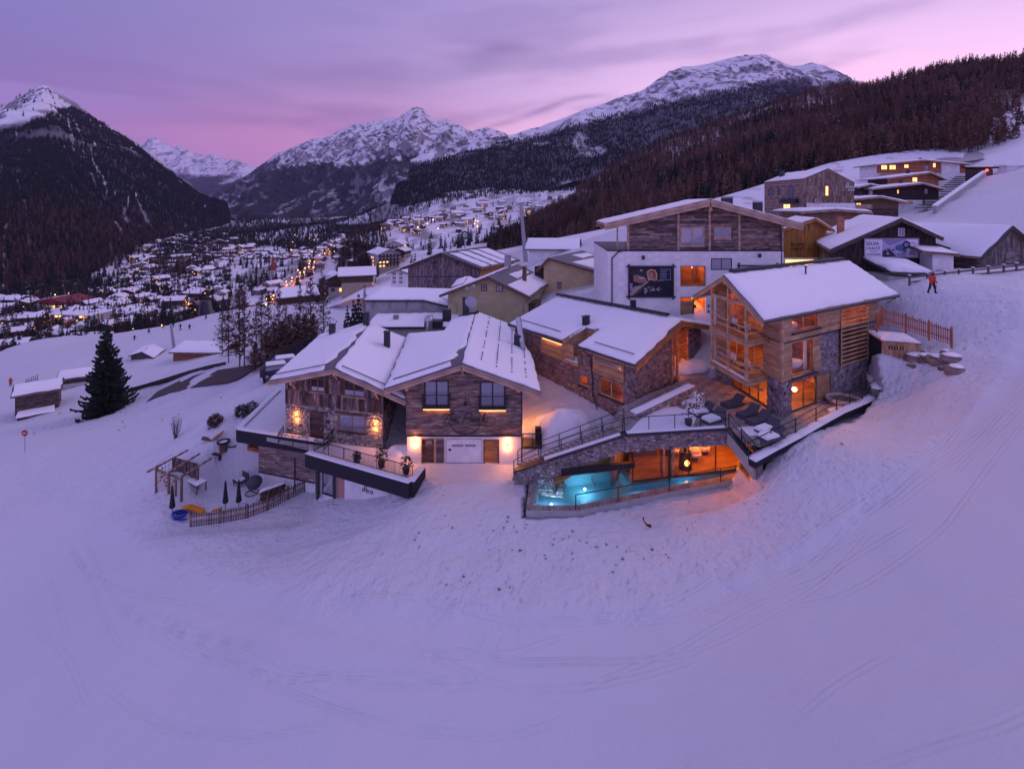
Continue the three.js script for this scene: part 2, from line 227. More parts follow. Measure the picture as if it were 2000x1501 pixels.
const nearPts = [...seen([
  [1000, 1500, 20], [1000, 1200, 26.3], [1000, 1050, 32], [700, 1500, 21], [300, 1500, 23.5], [0, 1500, 26], [0, 1200, 36], [300, 1200, 31.5], [600, 1200, 28.5], [1400, 1500, 18], [1700, 1500, 16], [2000, 1500, 14.5], [2000, 1200, 19.5], [1700, 1200, 22], [1400, 1200, 24.5], [1400, 1060, 29.5], [1700, 1000, 28], [2000, 1000, 24.5], [1800, 850, 34], [2000, 800, 31], [1900, 700, 39], [2000, 650, 38.5], [2000, 560, 45], [1820, 575, 46],
  [1715, 645, 43], [1858, 672, 40], [1780, 556, 50], [2000, 530, 50], [440, 950, 44], [300, 960, 44.5], [400, 1025, 39.5], [600, 965, 42], [520, 958, 45], [480, 910, 48], [900, 912, 40.5], [1000, 930, 38.5], [815, 975, 36.5], [700, 995, 38.5], [770, 985, 37.2], [1027, 1010, 33.2], [1120, 1012, 33.2], [1300, 978, 35.2], [1380, 966, 35.4], [1440, 946, 35.6], [1500, 922, 33.8], [1560, 874, 34.8], [1640, 832, 37.4], [1725, 780, 41.6], [1775, 730, 43.5],
  [420, 830, 50.5], [340, 856, 52], [440, 880, 48], [200, 860, 62], [50, 870, 66], [0, 950, 54], [0, 850, 76], [200, 814, 80], [90, 800, 86], [300, 785, 78], [440, 765, 70], [500, 750, 60], [20, 748, 104], [0, 725, 122], [150, 722, 112], [280, 714, 105], [385, 710, 98], [440, 700, 88], [0, 690, 150], [300, 645, 150], [440, 612, 150], [150, 668, 150],
  [1100, 805, 46], [1050, 850, 42], [1420, 660, 53], [1650, 735, 46], [1555, 545, 66], [1700, 545, 56], [1850, 520, 66], [2000, 480, 90], [1900, 405, 110], [2000, 350, 130], [1850, 440, 95], [1940, 362, 130], [1885, 392, 116], [1150, 482, 110], [1050, 508, 115],
]),
  [-24, 58, 2.2], [-22, 66, 2.6], [-10, 62, 3.5], [0, 64, 5.5], [8, 60, 7], [16, 57, 7.6], [26, 66, 11], [-12, 80, 2.5], [4, 84, 7.5], [20, 84, 11], [-30, 88, -2], [-30, 76, 0.2], [-20, 104, -1], [0, 110, 6], [-40, 120, -8], [-24, 140, -8], [0, 150, 1], [25, 150, 12], [40, 84, 14.5], [-15, 50, 0.8], [-12, 45, 0.8], [-19, 49, 0.2], [-3, 48, 0.6], [3, 41, 1.2],
  [0, 6, -0.6], [-30, 6, -8], [30, 6, 9.5], [0, -20, -1], [-60, 0, -16], [50, 0, 18], [-60, 30, -13], [60, 30, 20], [-110, 60, -24], [-130, 110, -25], [-170, 150, -40], [60, 120, 19], [104, 132, 19.5], [84, 112, 18], [112, 150, 22], [40, 150, 16], [80, 150, 20], [70, 84, 16.5], [84, 66, 18.5]];
const baseGround = spline(nearPts, 0.004);
const pads = [[-17.3, -7.6, 35.6, 42, (x) => x < -12.3 ? -2.95 + (x + 16.4) * 0.22 : Math.min(0.1, -2.05 + (x + 12.3) * 0.42), 1], [12.4, 16.3, 34.0, 36.9, () => 0.85, 1.3], [-9.0, 1.4, 38.6, 41.6, () => 0.3, 0.9], [-27.5, -17.6, 40.2, 47, (x) => -4.6 + (x + 27.5) * 0.07, 2.6], [-10.6, -8.8, 40.6, 50, () => 0.7, 0.8]];
const padded = (x, d, h) => { for (const [x0, x1, d0, d1, f, m] of pads) { const w = sst(x0 - m, x0, x) * sst(x1 + m, x1, x) * sst(d0 - m, d0, d) * sst(d1 + m, d1, d); if (w > 0) h = mix(h, f(x, d), w); } return h; };
const inside = (poly, x, d) => { let c = false; for (let i = 0, j = poly.length - 1; i < poly.length; j = i++) if ((poly[i][1] > d) !== (poly[j][1] > d) && x < (poly[j][0] - poly[i][0]) * (d - poly[i][1]) / (poly[j][1] - poly[i][1]) + poly[i][0]) c = !c; return c; };
const carves = [
  [[[0.9, 33.3], [4.3, 33.3], [7.5, 34.4], [11.5, 35.7], [15.5, 36.9], [17.3, 37.5], [17.7, 34.8], [20.5, 36.2], [24, 39], [20, 48], [12, 46], [7, 40], [1.4, 38.4]], -1.6],
  [[[20.4, 36.4], [26, 37.6], [30.8, 41.0], [33.0, 45.4], [30, 49.5], [17, 48.5], [17, 41]], 4.6],
  ];
function ground(x, d) { let h = padded(x, d, baseGround(x, d)); for (const [poly, y] of carves) if (h > y && inside(poly, x, d)) h = y; return h; }
function gp(px, py, y0 = 0) { // where the sight line of a place in the photograph meets the ground (raised by y0)
  const f = (d) => CAMY - (py - HOR) / FOC * d - padded((px - 1000) / FOC * d, d, baseGround((px - 1000) / FOC * d, d)) - y0; let a = 9;
  for (let d = 9; d < 170; d += 0.5) { if (f(d) < 0) { let lo = a, hi = d; for (let k = 0; k < 30; k++) { const m = (lo + hi) / 2; if (f(m) < 0) hi = m; else lo = m; } return V3((px - 1000) / FOC * hi, CAMY - (py - HOR) / FOC * hi, -hi); } a = d; }
  return at(px, py, 60);
}
const onGround = (x, d, dy = 0) => V3(x, ground(x, d) + dy, -d);

// edge of the groomed run, as d over x
const arc = [[0, 872], [100, 960], [330, 1120], [600, 1185], [1000, 1218], [1300, 1185], [1560, 1085], [1740, 955], [1880, 835], [2000, 690]].map(([px, py]) => { const p = gp(px, py); return [p.x, -p.z]; });
const arcD = (x) => { if (x <= arc[0][0]) return arc[0][1] + (arc[0][0] - x) * 0.8; for (let i = 0; i + 1 < arc.length; i++) if (x <= arc[i + 1][0]) return mix(arc[i][1], arc[i + 1][1], (x - arc[i][0]) / (arc[i + 1][0] - arc[i][0])); return arc[arc.length - 1][1] + (x - arc[arc.length - 1][0]) * 0.9; };
const micro = (x, d) => (fbm(x * 0.11, d * 0.11, 3, 73) - 0.5) * 0.35 + bank(x, d) * (0.24 + (fbm(x * 0.55, d * 0.55, 4, 75) - 0.5) * 0.34 + (vn(x * 2.1, d * 2.1, 77) - 0.5) * 0.07);
const bank = (x, d) => { const e = d - arcD(x) + (fbm(x * 0.5, d * 0.5, 3, 71) - 0.5) * 1.6; return sst(-0.5, 0.6, e); };
{
  const xs = [], ds = []; for (let x = -175; x < 176;) { xs.push(x); x += x > -42 && x < 48 ? 0.3 : x > -75 && x < 70 ? 0.8 : 2.2; } for (let d = 5; d < 158;) { ds.push(d); d += d < 62 ? 0.3 : 1.1; }
  const nx = xs.length, nd = ds.length, P = new Float32Array(nx * nd * 3), U = new Float32Array(nx * nd * 2), I = [];
  // the spline is smooth: evaluate it coarsely and interpolate
  const cx = [], cd = []; for (let x = -176; x <= 180; x += 1.5) cx.push(x); for (let d = 4; d <= 161; d += 1.5) cd.push(d);
  const grid = cd.map((d) => cx.map((x) => baseGround(x, d)));
  const cub = (p0, p1, p2, p3, t) => p1 + 0.5 * t * (p2 - p0 + t * (2 * p0 - 5 * p1 + 4 * p2 - p3 + t * (3 * (p1 - p2) + p3 - p0)));
  const fastGround = (x, d) => { const i = clamp(Math.floor((x + 176) / 1.5), 1, cx.length - 3), j = clamp(Math.floor((d - 4) / 1.5), 1, cd.length - 3), u = (x - cx[i]) / 1.5, w = (d - cd[j]) / 1.5, r = (k) => cub(grid[k][i - 1], grid[k][i], grid[k][i + 1], grid[k][i + 2], u); return cub(r(j - 1), r(j), r(j + 1), r(j + 2), w); };
  for (let j = 0; j < nd; j++) for (let i = 0; i < nx; i++) {
    const x = xs[i], d = ds[j], o = j * nx + i;
    let h = fastGround(x, d) + micro(x, d);
    if (d > 60) h += (fbm(x * 0.16, d * 0.16, 4, 79) - 0.5) * 0.8 * sst(60, 80, d);
    h = padded(x, d, Math.max(h, fastGround(x, d) - 0.22));
    for (const [poly, y] of carves) if (h > y && inside(poly, x, d)) h = y;
    P[o * 3] = x; P[o * 3 + 1] = h - 0.05; P[o * 3 + 2] = -d; U[o * 2] = (x + 45) / 90; U[o * 2 + 1] = d / 90;
    if (i && j) I.push(o - nx - 1, o - nx, o, o - nx - 1, o, o - 1);
  }
  const g = new THREE.BufferGeometry(); g.setAttribute('position', new THREE.BufferAttribute(P, 3)); g.setAttribute('uv', new THREE.BufferAttribute(U, 2)); g.setIndex(I); g.computeVertexNormals();
  // fine relief of the snow: wind crust and lumps off the run, groomed grain and ski tracks on it
  const N = 2048, rel = new Float32Array(N * N * 4), R = rng(5), tracks = [];
  for (let k = 0; k < 30; k++) tracks.push([R() < 0.5 ? 0.4 + R() * 3.5 : 1 + R() * 15, -42 + R() * 70, 5 + R() * 26, 0.05 + R() * 0.06, (R() - 0.5) * 0.05, R() * 9]);
  const arcs = new Float32Array(N); for (let q = 0; q < N; q++) arcs[q] = arcD(q / N * 90 - 45);
  for (let r = 0; r < N; r++) for (let q = 0; q < N; q++) {
    const x = q / N * 90 - 45, d = r / N * 90, off = d - arcs[q], b = sst(-1, 1.4, off + (vn(x * 0.6, d * 0.6, 81) - 0.5) * 3);
    let h = 0.0;
    if (b > 0.01) h += b * ((fbm(x * 2.2, d * 2.2, 3, 83) - 0.5) * 0.16 + (fbm(x * 7, d * 7, 2, 85) - 0.5) * 0.07);
    if (b < 0.99) { h += (1 - b) * ((vn(x * 3.1 + d * 0.6, d * 9, 87) - 0.5) * 0.018 + (vn(x * 14, d * 14, 89) - 0.5) * 0.012 + (fbm(x * 0.5, d * 0.9, 2, 91) - 0.5) * 0.12); }
    rel[(r * N + q) * 4] = h;
  }
  for (const [away, x0, len, w, slope, ph] of tracks) for (let s = 0; s < len; s += 0.03) {
    const x = x0 + s, fade = Math.min(1, s * 0.6, (len - s) * 0.6);
    for (const dd of [0, 0.28]) { const d = arcD(x) - away + slope * s * 4 + Math.sin(s * 0.24 + ph) * 0.7 + dd, r0 = Math.round(d / 90 * N), q = Math.round((x + 45) / 90 * N); for (let r = r0 - 4; r <= r0 + 4; r++) if (r >= 0 && r < N && q >= 0 && q < N) { const e = (r / N * 90 - d) / w; rel[(r * N + q) * 4] += (-0.05 * Math.exp(-e * e) + 0.022 * Math.exp(-(Math.abs(e) - 1.7) * (Math.abs(e) - 1.7) * 3)) * fade * 0.34; } }
  }
  const foot = (x, d, s = 1) => { const r0 = Math.round(d / 90 * N), q0 = Math.round((x + 45) / 90 * N); for (let r = r0 - 6; r <= r0 + 6; r++) for (let q = q0 - 6; q <= q0 + 6; q++) if (r >= 0 && r < N && q >= 0 && q < N) { const e = ((r - r0) ** 2 + (q - q0) ** 2) / 7; rel[(r * N + q) * 4] -= 0.07 * s * Math.exp(-e); } };
  for (let k = 0; k < 900; k++) { const x = -40 + R() * 85, d = arcD(x) + 0.5 + R() * R() * 9; foot(x, d, 0.3 + R() * 0.8); }
  for (const [a, b, m] of [[[430, 950], [560, 900], 30], [[400, 1000], [560, 960], 26], [[620, 990], [860, 930], 40], [[900, 960], [1010, 1190], 34], [[1500, 920], [1880, 690], 60], [[1720, 760], [1990, 640], 50], [[1760, 590], [1990, 600], 44], [[380, 870], [470, 930], 26]]) for (let k = 0; k < m; k++) { const p = gp(mix(a[0], b[0], k / m), mix(a[1], b[1], k / m)); foot(p.x + (R() - 0.5) * 0.5, -p.z + (R() - 0.5) * 0.4, 1); }
  for (let i = 0; i < N * N; i++) { const v = rel[i * 4] * 2 + 0.5; rel[i * 4] = rel[i * 4 + 1] = rel[i * 4 + 2] = v; rel[i * 4 + 3] = 1; }
  const t = new THREE.DataTexture(rel, N, N, THREE.RGBAFormat, THREE.FloatType); t.magFilter = THREE.LinearFilter; t.wrapS = t.wrapT = THREE.MirroredRepeatWrapping; t.needsUpdate = true;
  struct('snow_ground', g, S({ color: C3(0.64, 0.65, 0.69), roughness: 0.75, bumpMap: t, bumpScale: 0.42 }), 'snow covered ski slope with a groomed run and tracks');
}

// ---------------------------------------------------------------- valley and mountains
const FLOOR = -88;
const midPts = [...seen([[700, 560, 160], [640, 600, 150], [560, 610, 170], [800, 520, 210], [700, 520, 330], [760, 500, 420], [690, 480, 640], [740, 455, 1000], [720, 445, 1350], [840, 425, 1400], [980, 405, 1450], [1130, 372, 1500], [900, 385, 1750], [1060, 372, 1750], [760, 405, 1800], [640, 440, 1600], [900, 480, 480], [960, 450, 700], [850, 470, 760],
  [1000, 505, 260], [1100, 470, 260], [1180, 445, 240], [1150, 470, 190], [0, 565, 640], [100, 560, 690], [210, 540, 800], [260, 490, 1250], [330, 465, 1500], [400, 450, 1900]]),
  ...[[-420, 350], [-300, 400], [-460, 460], [-330, 520], [-250, 450], [-430, 600], [-300, 700], [-200, 560], [-380, 850], [-480, 900], [-700, 1200], [-560, 1300], [-450, 1050], [-330, 900], [-700, 1700], [-900, 1900], [-760, 2300], [-1100, 2500], [-500, 1700], [-600, 400], [-700, 700], [-1300, 2200]].map(([x, d]) => [x, d, FLOOR + Math.max(0, d - 900) * 0.02 + (d < 420 ? 3 : 0)]),
  [-160, 150, -38], [-160, 220, -66], [-110, 240, -58], [-60, 240, -40], [-100, 330, -78], [-150, 330, -84], [0, 300, -24], [-40, 340, -50], [-250, 260, -80], [-260, 180, -62], [-90, 160, -19], [-60, 160, -14], [-30, 160, -9], [0, 170, -3], [60, 170, 14], [-120, 160, -27], [-400, 200, -86], [-500, 300, -88], [-150, 700, -72], [-100, 900, -60], [-60, 600, -45], [60, 400, -6], [120, 600, 6], [100, 240, 26], [140, 260, 42]];
const baseValley = spline(midPts, 0.05);
const valley = (x, d) => baseValley(x, d) - Math.max(0, x - 40 - (d - 150) * 0.2) * 1.6 + (fbm(x * 0.012, d * 0.012, 4, 101) - 0.5) * Math.min(14, d * 0.012);
function heightMesh(f, xs, ds, col) {
  const nx = xs.length, nd = ds.length, P = new Float32Array(nx * nd * 3), I = [], Cc = new Float32Array(nx * nd * 3);
  for (let j = 0; j < nd; j++) for (let i = 0; i < nx; i++) { const o = j * nx + i, h = f(xs[i], ds[j]); P.set([xs[i], h, -ds[j]], o * 3); Cc.set(col(xs[i], ds[j], h), o * 3); if (i && j) I.push(o - nx - 1, o - nx, o, o - nx - 1, o, o - 1); }
  const g = new THREE.BufferGeometry(); g.setAttribute('position', new THREE.BufferAttribute(P, 3)); g.setAttribute('color', new THREE.BufferAttribute(Cc, 3)); g.setIndex(I); g.computeVertexNormals(); return g;
}
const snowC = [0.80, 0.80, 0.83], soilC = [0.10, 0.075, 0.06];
const mixC = (a, b, t) => a.map((c, k) => mix(c, b[k], t));
const landMat = S({ color: C3(1, 1, 1), vertexColors: true, roughness: 0.9 });
{
  const xs = [], ds = []; for (let x = -1500; x <= 720; x += x > -560 && x < 260 ? 7 : 22) xs.push(x); for (let d = 152; d < 2700; d *= 1.0155) ds.push(d);
  struct('valley_ground', heightMesh(valley, xs, ds, (x, d) => { const n = fbm(x * 0.03, d * 0.02, 4, 103); return mixC(snowC, soilC, sst(0.46, 0.6, n) * (x < -60 ? 0.72 : 0.5)); }), landMat, 'snow covered valley floor and terraces');
}
// a mountainside: columns of [foot px, py, depth], [ridge px, py, depth]; the far side falls away behind the ridge
const along = (list, u) => { const f = u * (list.length - 1), i = Math.min(list.length - 2, Math.floor(f)), t = f - i; return list[i].map((v, k) => mix(v, list[i + 1][k], t)); };
function mountain(foot, ridge, nu, nv, { amp = 60, freq = 0.002, jag = 0, seed = 1, bulge = 0.15, ribs = 0 }) {
  const pt = (u, v) => {
    const a = at(...along(foot, u)), b = at(...along(ridge, u)), L = a.distanceTo(b), w = Math.pow(v, 1 + bulge), q = V3(mix(a.x, b.x, v), mix(a.y, b.y, w), mix(a.z, b.z, v));
    const taper = Math.sin(Math.PI * clamp(v * 0.985)), n = ridged(q.x * freq, q.z * freq * 1.3, 5, seed) - 0.55;
    const rib = ribs ? (ridged((q.x + q.z * 0.25) * ribs, q.y * ribs * 0.25, 4, seed + 3) - 0.5) : 0;
    q.y += (n * amp + rib * amp * 0.8) * taper + (v > 0.93 ? (fbm(u * nu * 0.11, 3, 4, seed + 5) - 0.5) * jag * sst(0.93, 1, v) : 0); q.z += n * amp * 0.6 * taper; return q;
  };
  const rows = nv + 4, P = new Float32Array((nu + 1) * (rows + 1) * 3), I = [], meta = [];
  for (let j = 0; j <= rows; j++) for (let i = 0; i <= nu; i++) {
    const u = i / nu, v = Math.min(1, j / nv), q = pt(u, v); if (j > nv) { const k = (j - nv) / 4, L = q.clone().setY(0).length(); q.y -= k * k * 0.25 * L; q.z -= k * 0.2 * L; }
    P.set([q.x, q.y, q.z], (j * (nu + 1) + i) * 3); meta.push([u, j > nv ? 1 : v]); if (i && j) { const o = j * (nu + 1) + i, n1 = nu + 1; I.push(o - n1 - 1, o - n1, o, o - n1 - 1, o, o - 1); }
  }
  const g = new THREE.BufferGeometry(); g.setAttribute('position', new THREE.BufferAttribute(P, 3)); g.setIndex(I); g.computeVertexNormals();
  const uv = new Float32Array(meta.length * 2); for (let i = 0; i < meta.length; i++) { uv[i * 2] = P[i * 3] * 0.0016; uv[i * 2 + 1] = P[i * 3 + 1] * 0.0022 + P[i * 3 + 2] * 0.0004; } g.setAttribute('uv', new THREE.BufferAttribute(uv, 2));
  return { g, pt, meta, paint(fn) { const n = g.attributes.normal, c = new Float32Array(P.length); for (let i = 0; i < meta.length; i++) c.set(fn(meta[i][0], meta[i][1], V3(P[i * 3], P[i * 3 + 1], P[i * 3 + 2]), n.getY(i)), i * 3); g.setAttribute('color', new THREE.BufferAttribute(c, 3)); return g; } };
}
const rockC = [0.13, 0.12, 0.125], woodsC = [0.020, 0.024, 0.026], russetC = [0.085, 0.042, 0.032];
const cragTex = tex(1024, (x, y) => { const n = tn(x, y, [26, 18], 6, 201) * 0.7 + tn(x, y, [5, 4], 3, 207) * 0.3; const v = 1 - 0.62 * sst(0.56, 0.63, n); return [v, v, v]; }, false, 1);
const cragMat = S({ color: C3(1, 1, 1), vertexColors: true, roughness: 0.9, map: cragTex, bumpMap: cragTex, bumpScale: -14 });
const pxOf = (p) => [1000 + p.x / -p.z * FOC, HOR - (p.y - CAMY) / -p.z * FOC];
// the farthest snowy range, up the valley
{
  const m = mountain([[230, 420, 7000], [300, 420, 7000], [380, 420, 7000], [460, 420, 7000], [560, 420, 7000]], [[230, 330, 9000], [262, 292, 9000], [285, 276, 9000], [299, 266, 9000], [316, 277, 9000], [340, 288, 9000], [352, 286, 9000], [375, 298, 9000], [400, 304, 9000], [418, 302, 9000], [440, 312, 9000], [462, 310, 9000], [492, 326, 9000], [560, 345, 9000]], 260, 110, { amp: 240, freq: 0.0011, jag: 90, seed: 11, ribs: 0.0016 });
  struct('far_mountain', m.paint((u, v, p, ny) => { const n = fbm(p.x * 0.004, p.y * 0.005, 4, 5), [, py] = pxOf(p); return mixC(mixC(snowC, rockC, sst(0.5, 0.62, n * 0.5 + fbm(p.x * 0.016, p.y * 0.02, 3, 6) * 0.5 + (0.7 - ny) * 0.3) * 0.7), woodsC, sst(338, 352, py + (n - 0.5) * 40)); }), cragMat, 'farthest snow range at the head of the valley');
}
// the snowy pyramid in the middle
{
  const ridge = [[400, 400], [440, 372], [480, 345], [515, 318], [545, 300], [580, 282], [612, 270], [640, 265], [668, 252], [690, 241], [712, 238], [738, 236], [755, 233], [770, 229], [784, 226], [795, 217], [805, 211], [813, 208], [823, 212], [834, 222], [846, 230], [858, 236], [866, 233], [884, 238], [905, 247], [925, 255], [948, 252], [962, 253], [985, 262], [1010, 268], [1060, 290]].map(([x, y]) => [x, y, 6200]);
  const m = mountain([[380, 460, 3000], [600, 470, 2900], [800, 450, 2800], [1060, 440, 3000]], ridge, 420, 260, { amp: 330, freq: 0.0016, jag: 60, seed: 23, ribs: 0.0026, bulge: 0.2 });
  struct('pyramid_mountain', m.paint((u, v, p, ny) => {
    const [px, py] = pxOf(p), n = fbm(p.x * 0.009, p.y * 0.012, 4, 15), n2 = fbm(p.x * 0.0022, p.y * 0.004 + p.z * 0.001, 4, 19), n3 = fbm(p.x * 0.034 + p.y * 0.012, p.y * 0.03, 3, 29);
    const line = 318 + (px < 620 ? (620 - px) * 0.06 : 0) + (px > 860 ? (px - 860) * -0.25 : 0), rock = sst(0.58, 0.65, n * 0.36 + n3 * 0.64 + (0.76 - ny) * 0.55);
    const trees = sst(line - 3, line + 5, py + (n2 - 0.5) * 60 + (n3 - 0.5) * 30), gap = sst(0.56, 0.6, n2 * 0.3 + n * 0.35 + n3 * 0.35) * 0.6;
    return mixC(mixC(snowC, rockC, rock * 0.75), woodsC, clamp(trees - gap * (py > 335 ? 1 : 0.4)));
  }), cragMat, 'snowy pyramid peak above dark forest');
}
// the broad snow ridge on the right with its forest belt
const broad = (() => {
  const ridge = [[820, 322], [870, 304], [930, 284], [990, 266], [1040, 250], [1090, 236], [1140, 216], [1180, 203], [1220, 188], [1256, 178], [1275, 164], [1295, 150], [1322, 134], [1345, 131], [1365, 128], [1395, 121], [1425, 114], [1450, 110], [1470, 108], [1488, 104], [1505, 110], [1530, 122], [1546, 130], [1566, 127], [1585, 124], [1605, 128], [1630, 140], [1662, 157], [1720, 190], [1800, 230]].map(([x, y], i, a) => [x, y, mix(2600, 4300, Math.min(1, i / 14))]);
  const m = mountain([[760, 400, 1750], [900, 392, 1780], [1060, 372, 1750], [1200, 330, 1500], [1400, 300, 1400], [1600, 260, 1500], [1800, 260, 1700]], ridge, 380, 220, { amp: 150, freq: 0.0022, jag: 22, seed: 37, ribs: 0.0034, bulge: 0.05 });
  const line = (px) => { const k = [[820, 318], [900, 300], [1000, 272], [1060, 262], [1130, 240], [1220, 218], [1300, 198], [1400, 176], [1470, 164], [1560, 152], [1660, 160], [1800, 200]]; for (let i = 0; i + 1 < k.length; i++) if (px <= k[i + 1][0]) return mix(k[i][1], k[i + 1][1], (px - k[i][0]) / (k[i + 1][0] - k[i][0])); return 200; };
  struct('broad_mountain', m.paint((u, v, p, ny) => {
    const [px, py] = pxOf(p), n = fbm(p.x * 0.008, p.y * 0.012, 4, 31), n2 = fbm(p.x * 0.004, p.y * 0.006, 4, 33), trees = sst(-4, 8, py - line(px) + (n2 - 0.5) * 16);
    const gap = sst(0.6, 0.66, n2 * 0.5 + n * 0.5) * 0.5; return mixC(mixC(snowC, rockC, sst(0.55, 0.63, n * 0.5 + fbm(p.x * 0.025, p.y * 0.03, 3, 35) * 0.5 + (0.8 - ny) * 0.45) * 0.8), woodsC, clamp(trees * 0.9 - gap));
  }), cragMat, 'broad snow ridge with a belt of dark spruce forest');
  m.line = line; return m;
})();
// the mountain closing the valley on the left
const gully = (u, v) => sst(0.9, 0.97, 1 - Math.abs(2 * vn(u * 34 + (fbm(v * 4, u * 6, 3, 91) - 0.5) * 3.4, v * 1.6, 93) - 1)) * sst(0.44, 0.56, fbm(u * 9, v * 5, 3, 95));
const leftMt = (() => {
  const ridge = [[-260, 300], [-150, 250], [-60, 222], [0, 210], [30, 190], [52, 180], [68, 172], [82, 167], [96, 174], [112, 188], [130, 203], [150, 215], [178, 230], [205, 246], [235, 262], [262, 282], [290, 305], [325, 334], [360, 360], [392, 384], [420, 402], [450, 425]].map(([x, y], i) => [x, y, mix(2500, 2350, i / 20)]);
  const m = mountain([[-260, 585, 520], [-60, 575, 560], [60, 560, 640], [160, 545, 740], [230, 505, 1000], [300, 470, 1350], [380, 452, 1800], [450, 440, 2200]], ridge, 300, 220, { amp: 130, freq: 0.0022, jag: 26, seed: 53, ribs: 0.003, bulge: 0.12 });
  const line = (px) => 235 + (px > 60 ? (px - 60) * -0.12 : 20 - px * 0.2) + (px > 160 ? (px - 160) * 0.72 : 0);
  struct('forest_mountain', m.paint((u, v, p, ny) => {
    const [px, py] = pxOf(p), n = fbm(p.x * 0.009, p.y * 0.012, 4, 41), n2 = fbm(p.x * 0.004 + 9, p.y * 0.006, 4, 43), trees = sst(-10, 12, py - line(px) + (n2 - 0.5) * 60), clear = sst(0.655, 0.70, n2 * 0.4 + n * 0.6);
    return mixC(mixC(snowC, rockC, sst(0.5, 0.6, n * 0.5 + fbm(p.x * 0.03, p.y * 0.035, 3, 44) * 0.5 + (0.75 - ny) * 0.5) * 0.85), mixC(woodsC, russetC, sst(380, 470, py) * 0.5), clamp(trees * 0.93 - clear * (py > 360 ? 0.15 : 0.7) - gully(u, v) * 0.9));
  }), landMat, 'dark forested mountain with a snowy top');
  m.line = line; return m;
})();
// the larch hillside on the right
const larchHill = (() => {
  const ridge = [[930, 470, 900], [990, 445, 860], [1060, 412, 820], [1120, 376, 780], [1200, 322, 740], [1290, 280, 700], [1390, 246, 650], [1480, 214, 600], [1570, 184, 560], [1650, 170, 520], [1720, 168, 480], [1790, 150, 440], [1850, 134, 410], [1920, 128, 390], [1990, 122, 370], [2100, 90, 370], [2300, 60, 380]];
  const foot = [[930, 520, 330], [1010, 510, 270], [1080, 500, 230], [1180, 465, 200], [1300, 430, 190], [1400, 402, 180], [1500, 375, 175], [1600, 345, 180], [1700, 322, 178], [1800, 300, 178], [1880, 296, 172], [1960, 285, 178], [2050, 270, 180], [2200, 300, 180]];
  const m = mountain(foot.map(([x, y, d]) => [x, y + 20, d - 5]), ridge, 180, 90, { amp: 9, freq: 0.012, jag: 4, seed: 67, bulge: 0.1 });
  struct('larch_hillside', m.paint((u, v, p) => mixC(snowC, soilC, sst(0.5, 0.66, fbm(p.x * 0.05, p.y * 0.06, 4, 45)) * 0.3 + 0.6)), landMat, 'steep hillside under the larch forest'); return m;
})();
// slope between the upper houses and the wood
{
  const col = [[1380, 430, 135], [1450, 428, 138], [1520, 425, 140], [1620, 418, 150], [1700, 404, 158], [1800, 384, 162], [1880, 352, 158], [1925, 345, 152], [2000, 342, 148], [2150, 340, 148]], top = [[1380, 392], [1450, 372], [1520, 350], [1620, 318], [1700, 304], [1800, 290], [1880, 282], [1925, 235], [2000, 205], [2150, 170]];
  const m = mountain(col.map(([x, y, d]) => [x, y + 55, d - 20]), top.map(([x, y]) => [x, y, x > 1900 ? 230 : 188]), 120, 60, { amp: 1.6, freq: 0.06, seed: 71, bulge: 0 });
  struct('upper_slope', m.paint((u, v, p) => mixC(snowC, soilC, sst(0.62, 0.7, fbm(p.x * 0.35, p.y * 0.5, 4, 47)) * 0.5 * sst(0.45, 0.7, v))), landMat, 'snow slope above the upper chalets');
}
// ---------------------------------------------------------------- trees
const treeMat = S({ color: C3(1, 1, 1), vertexColors: true, roughness: 0.95 });
const barkC = [0.075, 0.055, 0.05], needleC = [0.022, 0.032, 0.024], larchC = [0.155, 0.085, 0.066];
function coneTree(seed, h, r, tiers, col, barkTo = 0.9, gaps = 0.15, snow = 0) { // evergreen: whorls of drooping boughs round a tapered trunk
  const R = rng(seed), g = new GB(barkC); g.tube(V3(0, -0.6, 0), V3(0, h * barkTo, 0), h * 0.016, h * 0.004, 4);
  for (let k = 0; k < tiers; k++) {
    const f = k / tiers, y = h * (0.1 + 0.88 * f), rr = r * Math.pow(1 - f, 0.85) * (0.8 + R() * 0.35), n = Math.max(4, Math.round(9 * (1 - f * 0.5)));
    for (let i = 0; i < n; i++) {
      if (R() < gaps) continue; const a = (i + R() * 0.7) / n * Math.PI * 2, l = rr * (0.7 + R() * 0.5), dr = l * (0.25 + R() * 0.25), w = l * 0.3 + h * 0.006, up = h * 0.035;
      const tip = V3(Math.cos(a) * l, y - dr, Math.sin(a) * l), s = V3(-Math.sin(a) * w, 0, Math.cos(a) * w), mid = V3(Math.cos(a) * l * 0.55, y - dr * 0.3 + up, Math.sin(a) * l * 0.55);
      const sh = 0.7 + R() * 0.6; g.c = R() < snow ? [0.55, 0.55, 0.58] : col.map((c) => c * sh);
      const top = V3(0, y + up, 0), lo = V3(Math.cos(a) * l * 0.5, y - dr * 1.1 - up, Math.sin(a) * l * 0.5);
      g.tri(top, mid.clone().add(s), tip); g.tri(top, tip, mid.clone().sub(s)); g.c = col.map((c) => c * sh * 0.8); g.tri(mid.clone().add(s), lo, tip); g.tri(mid.clone().sub(s), tip, lo);
    }
  }
  return g.build();
}
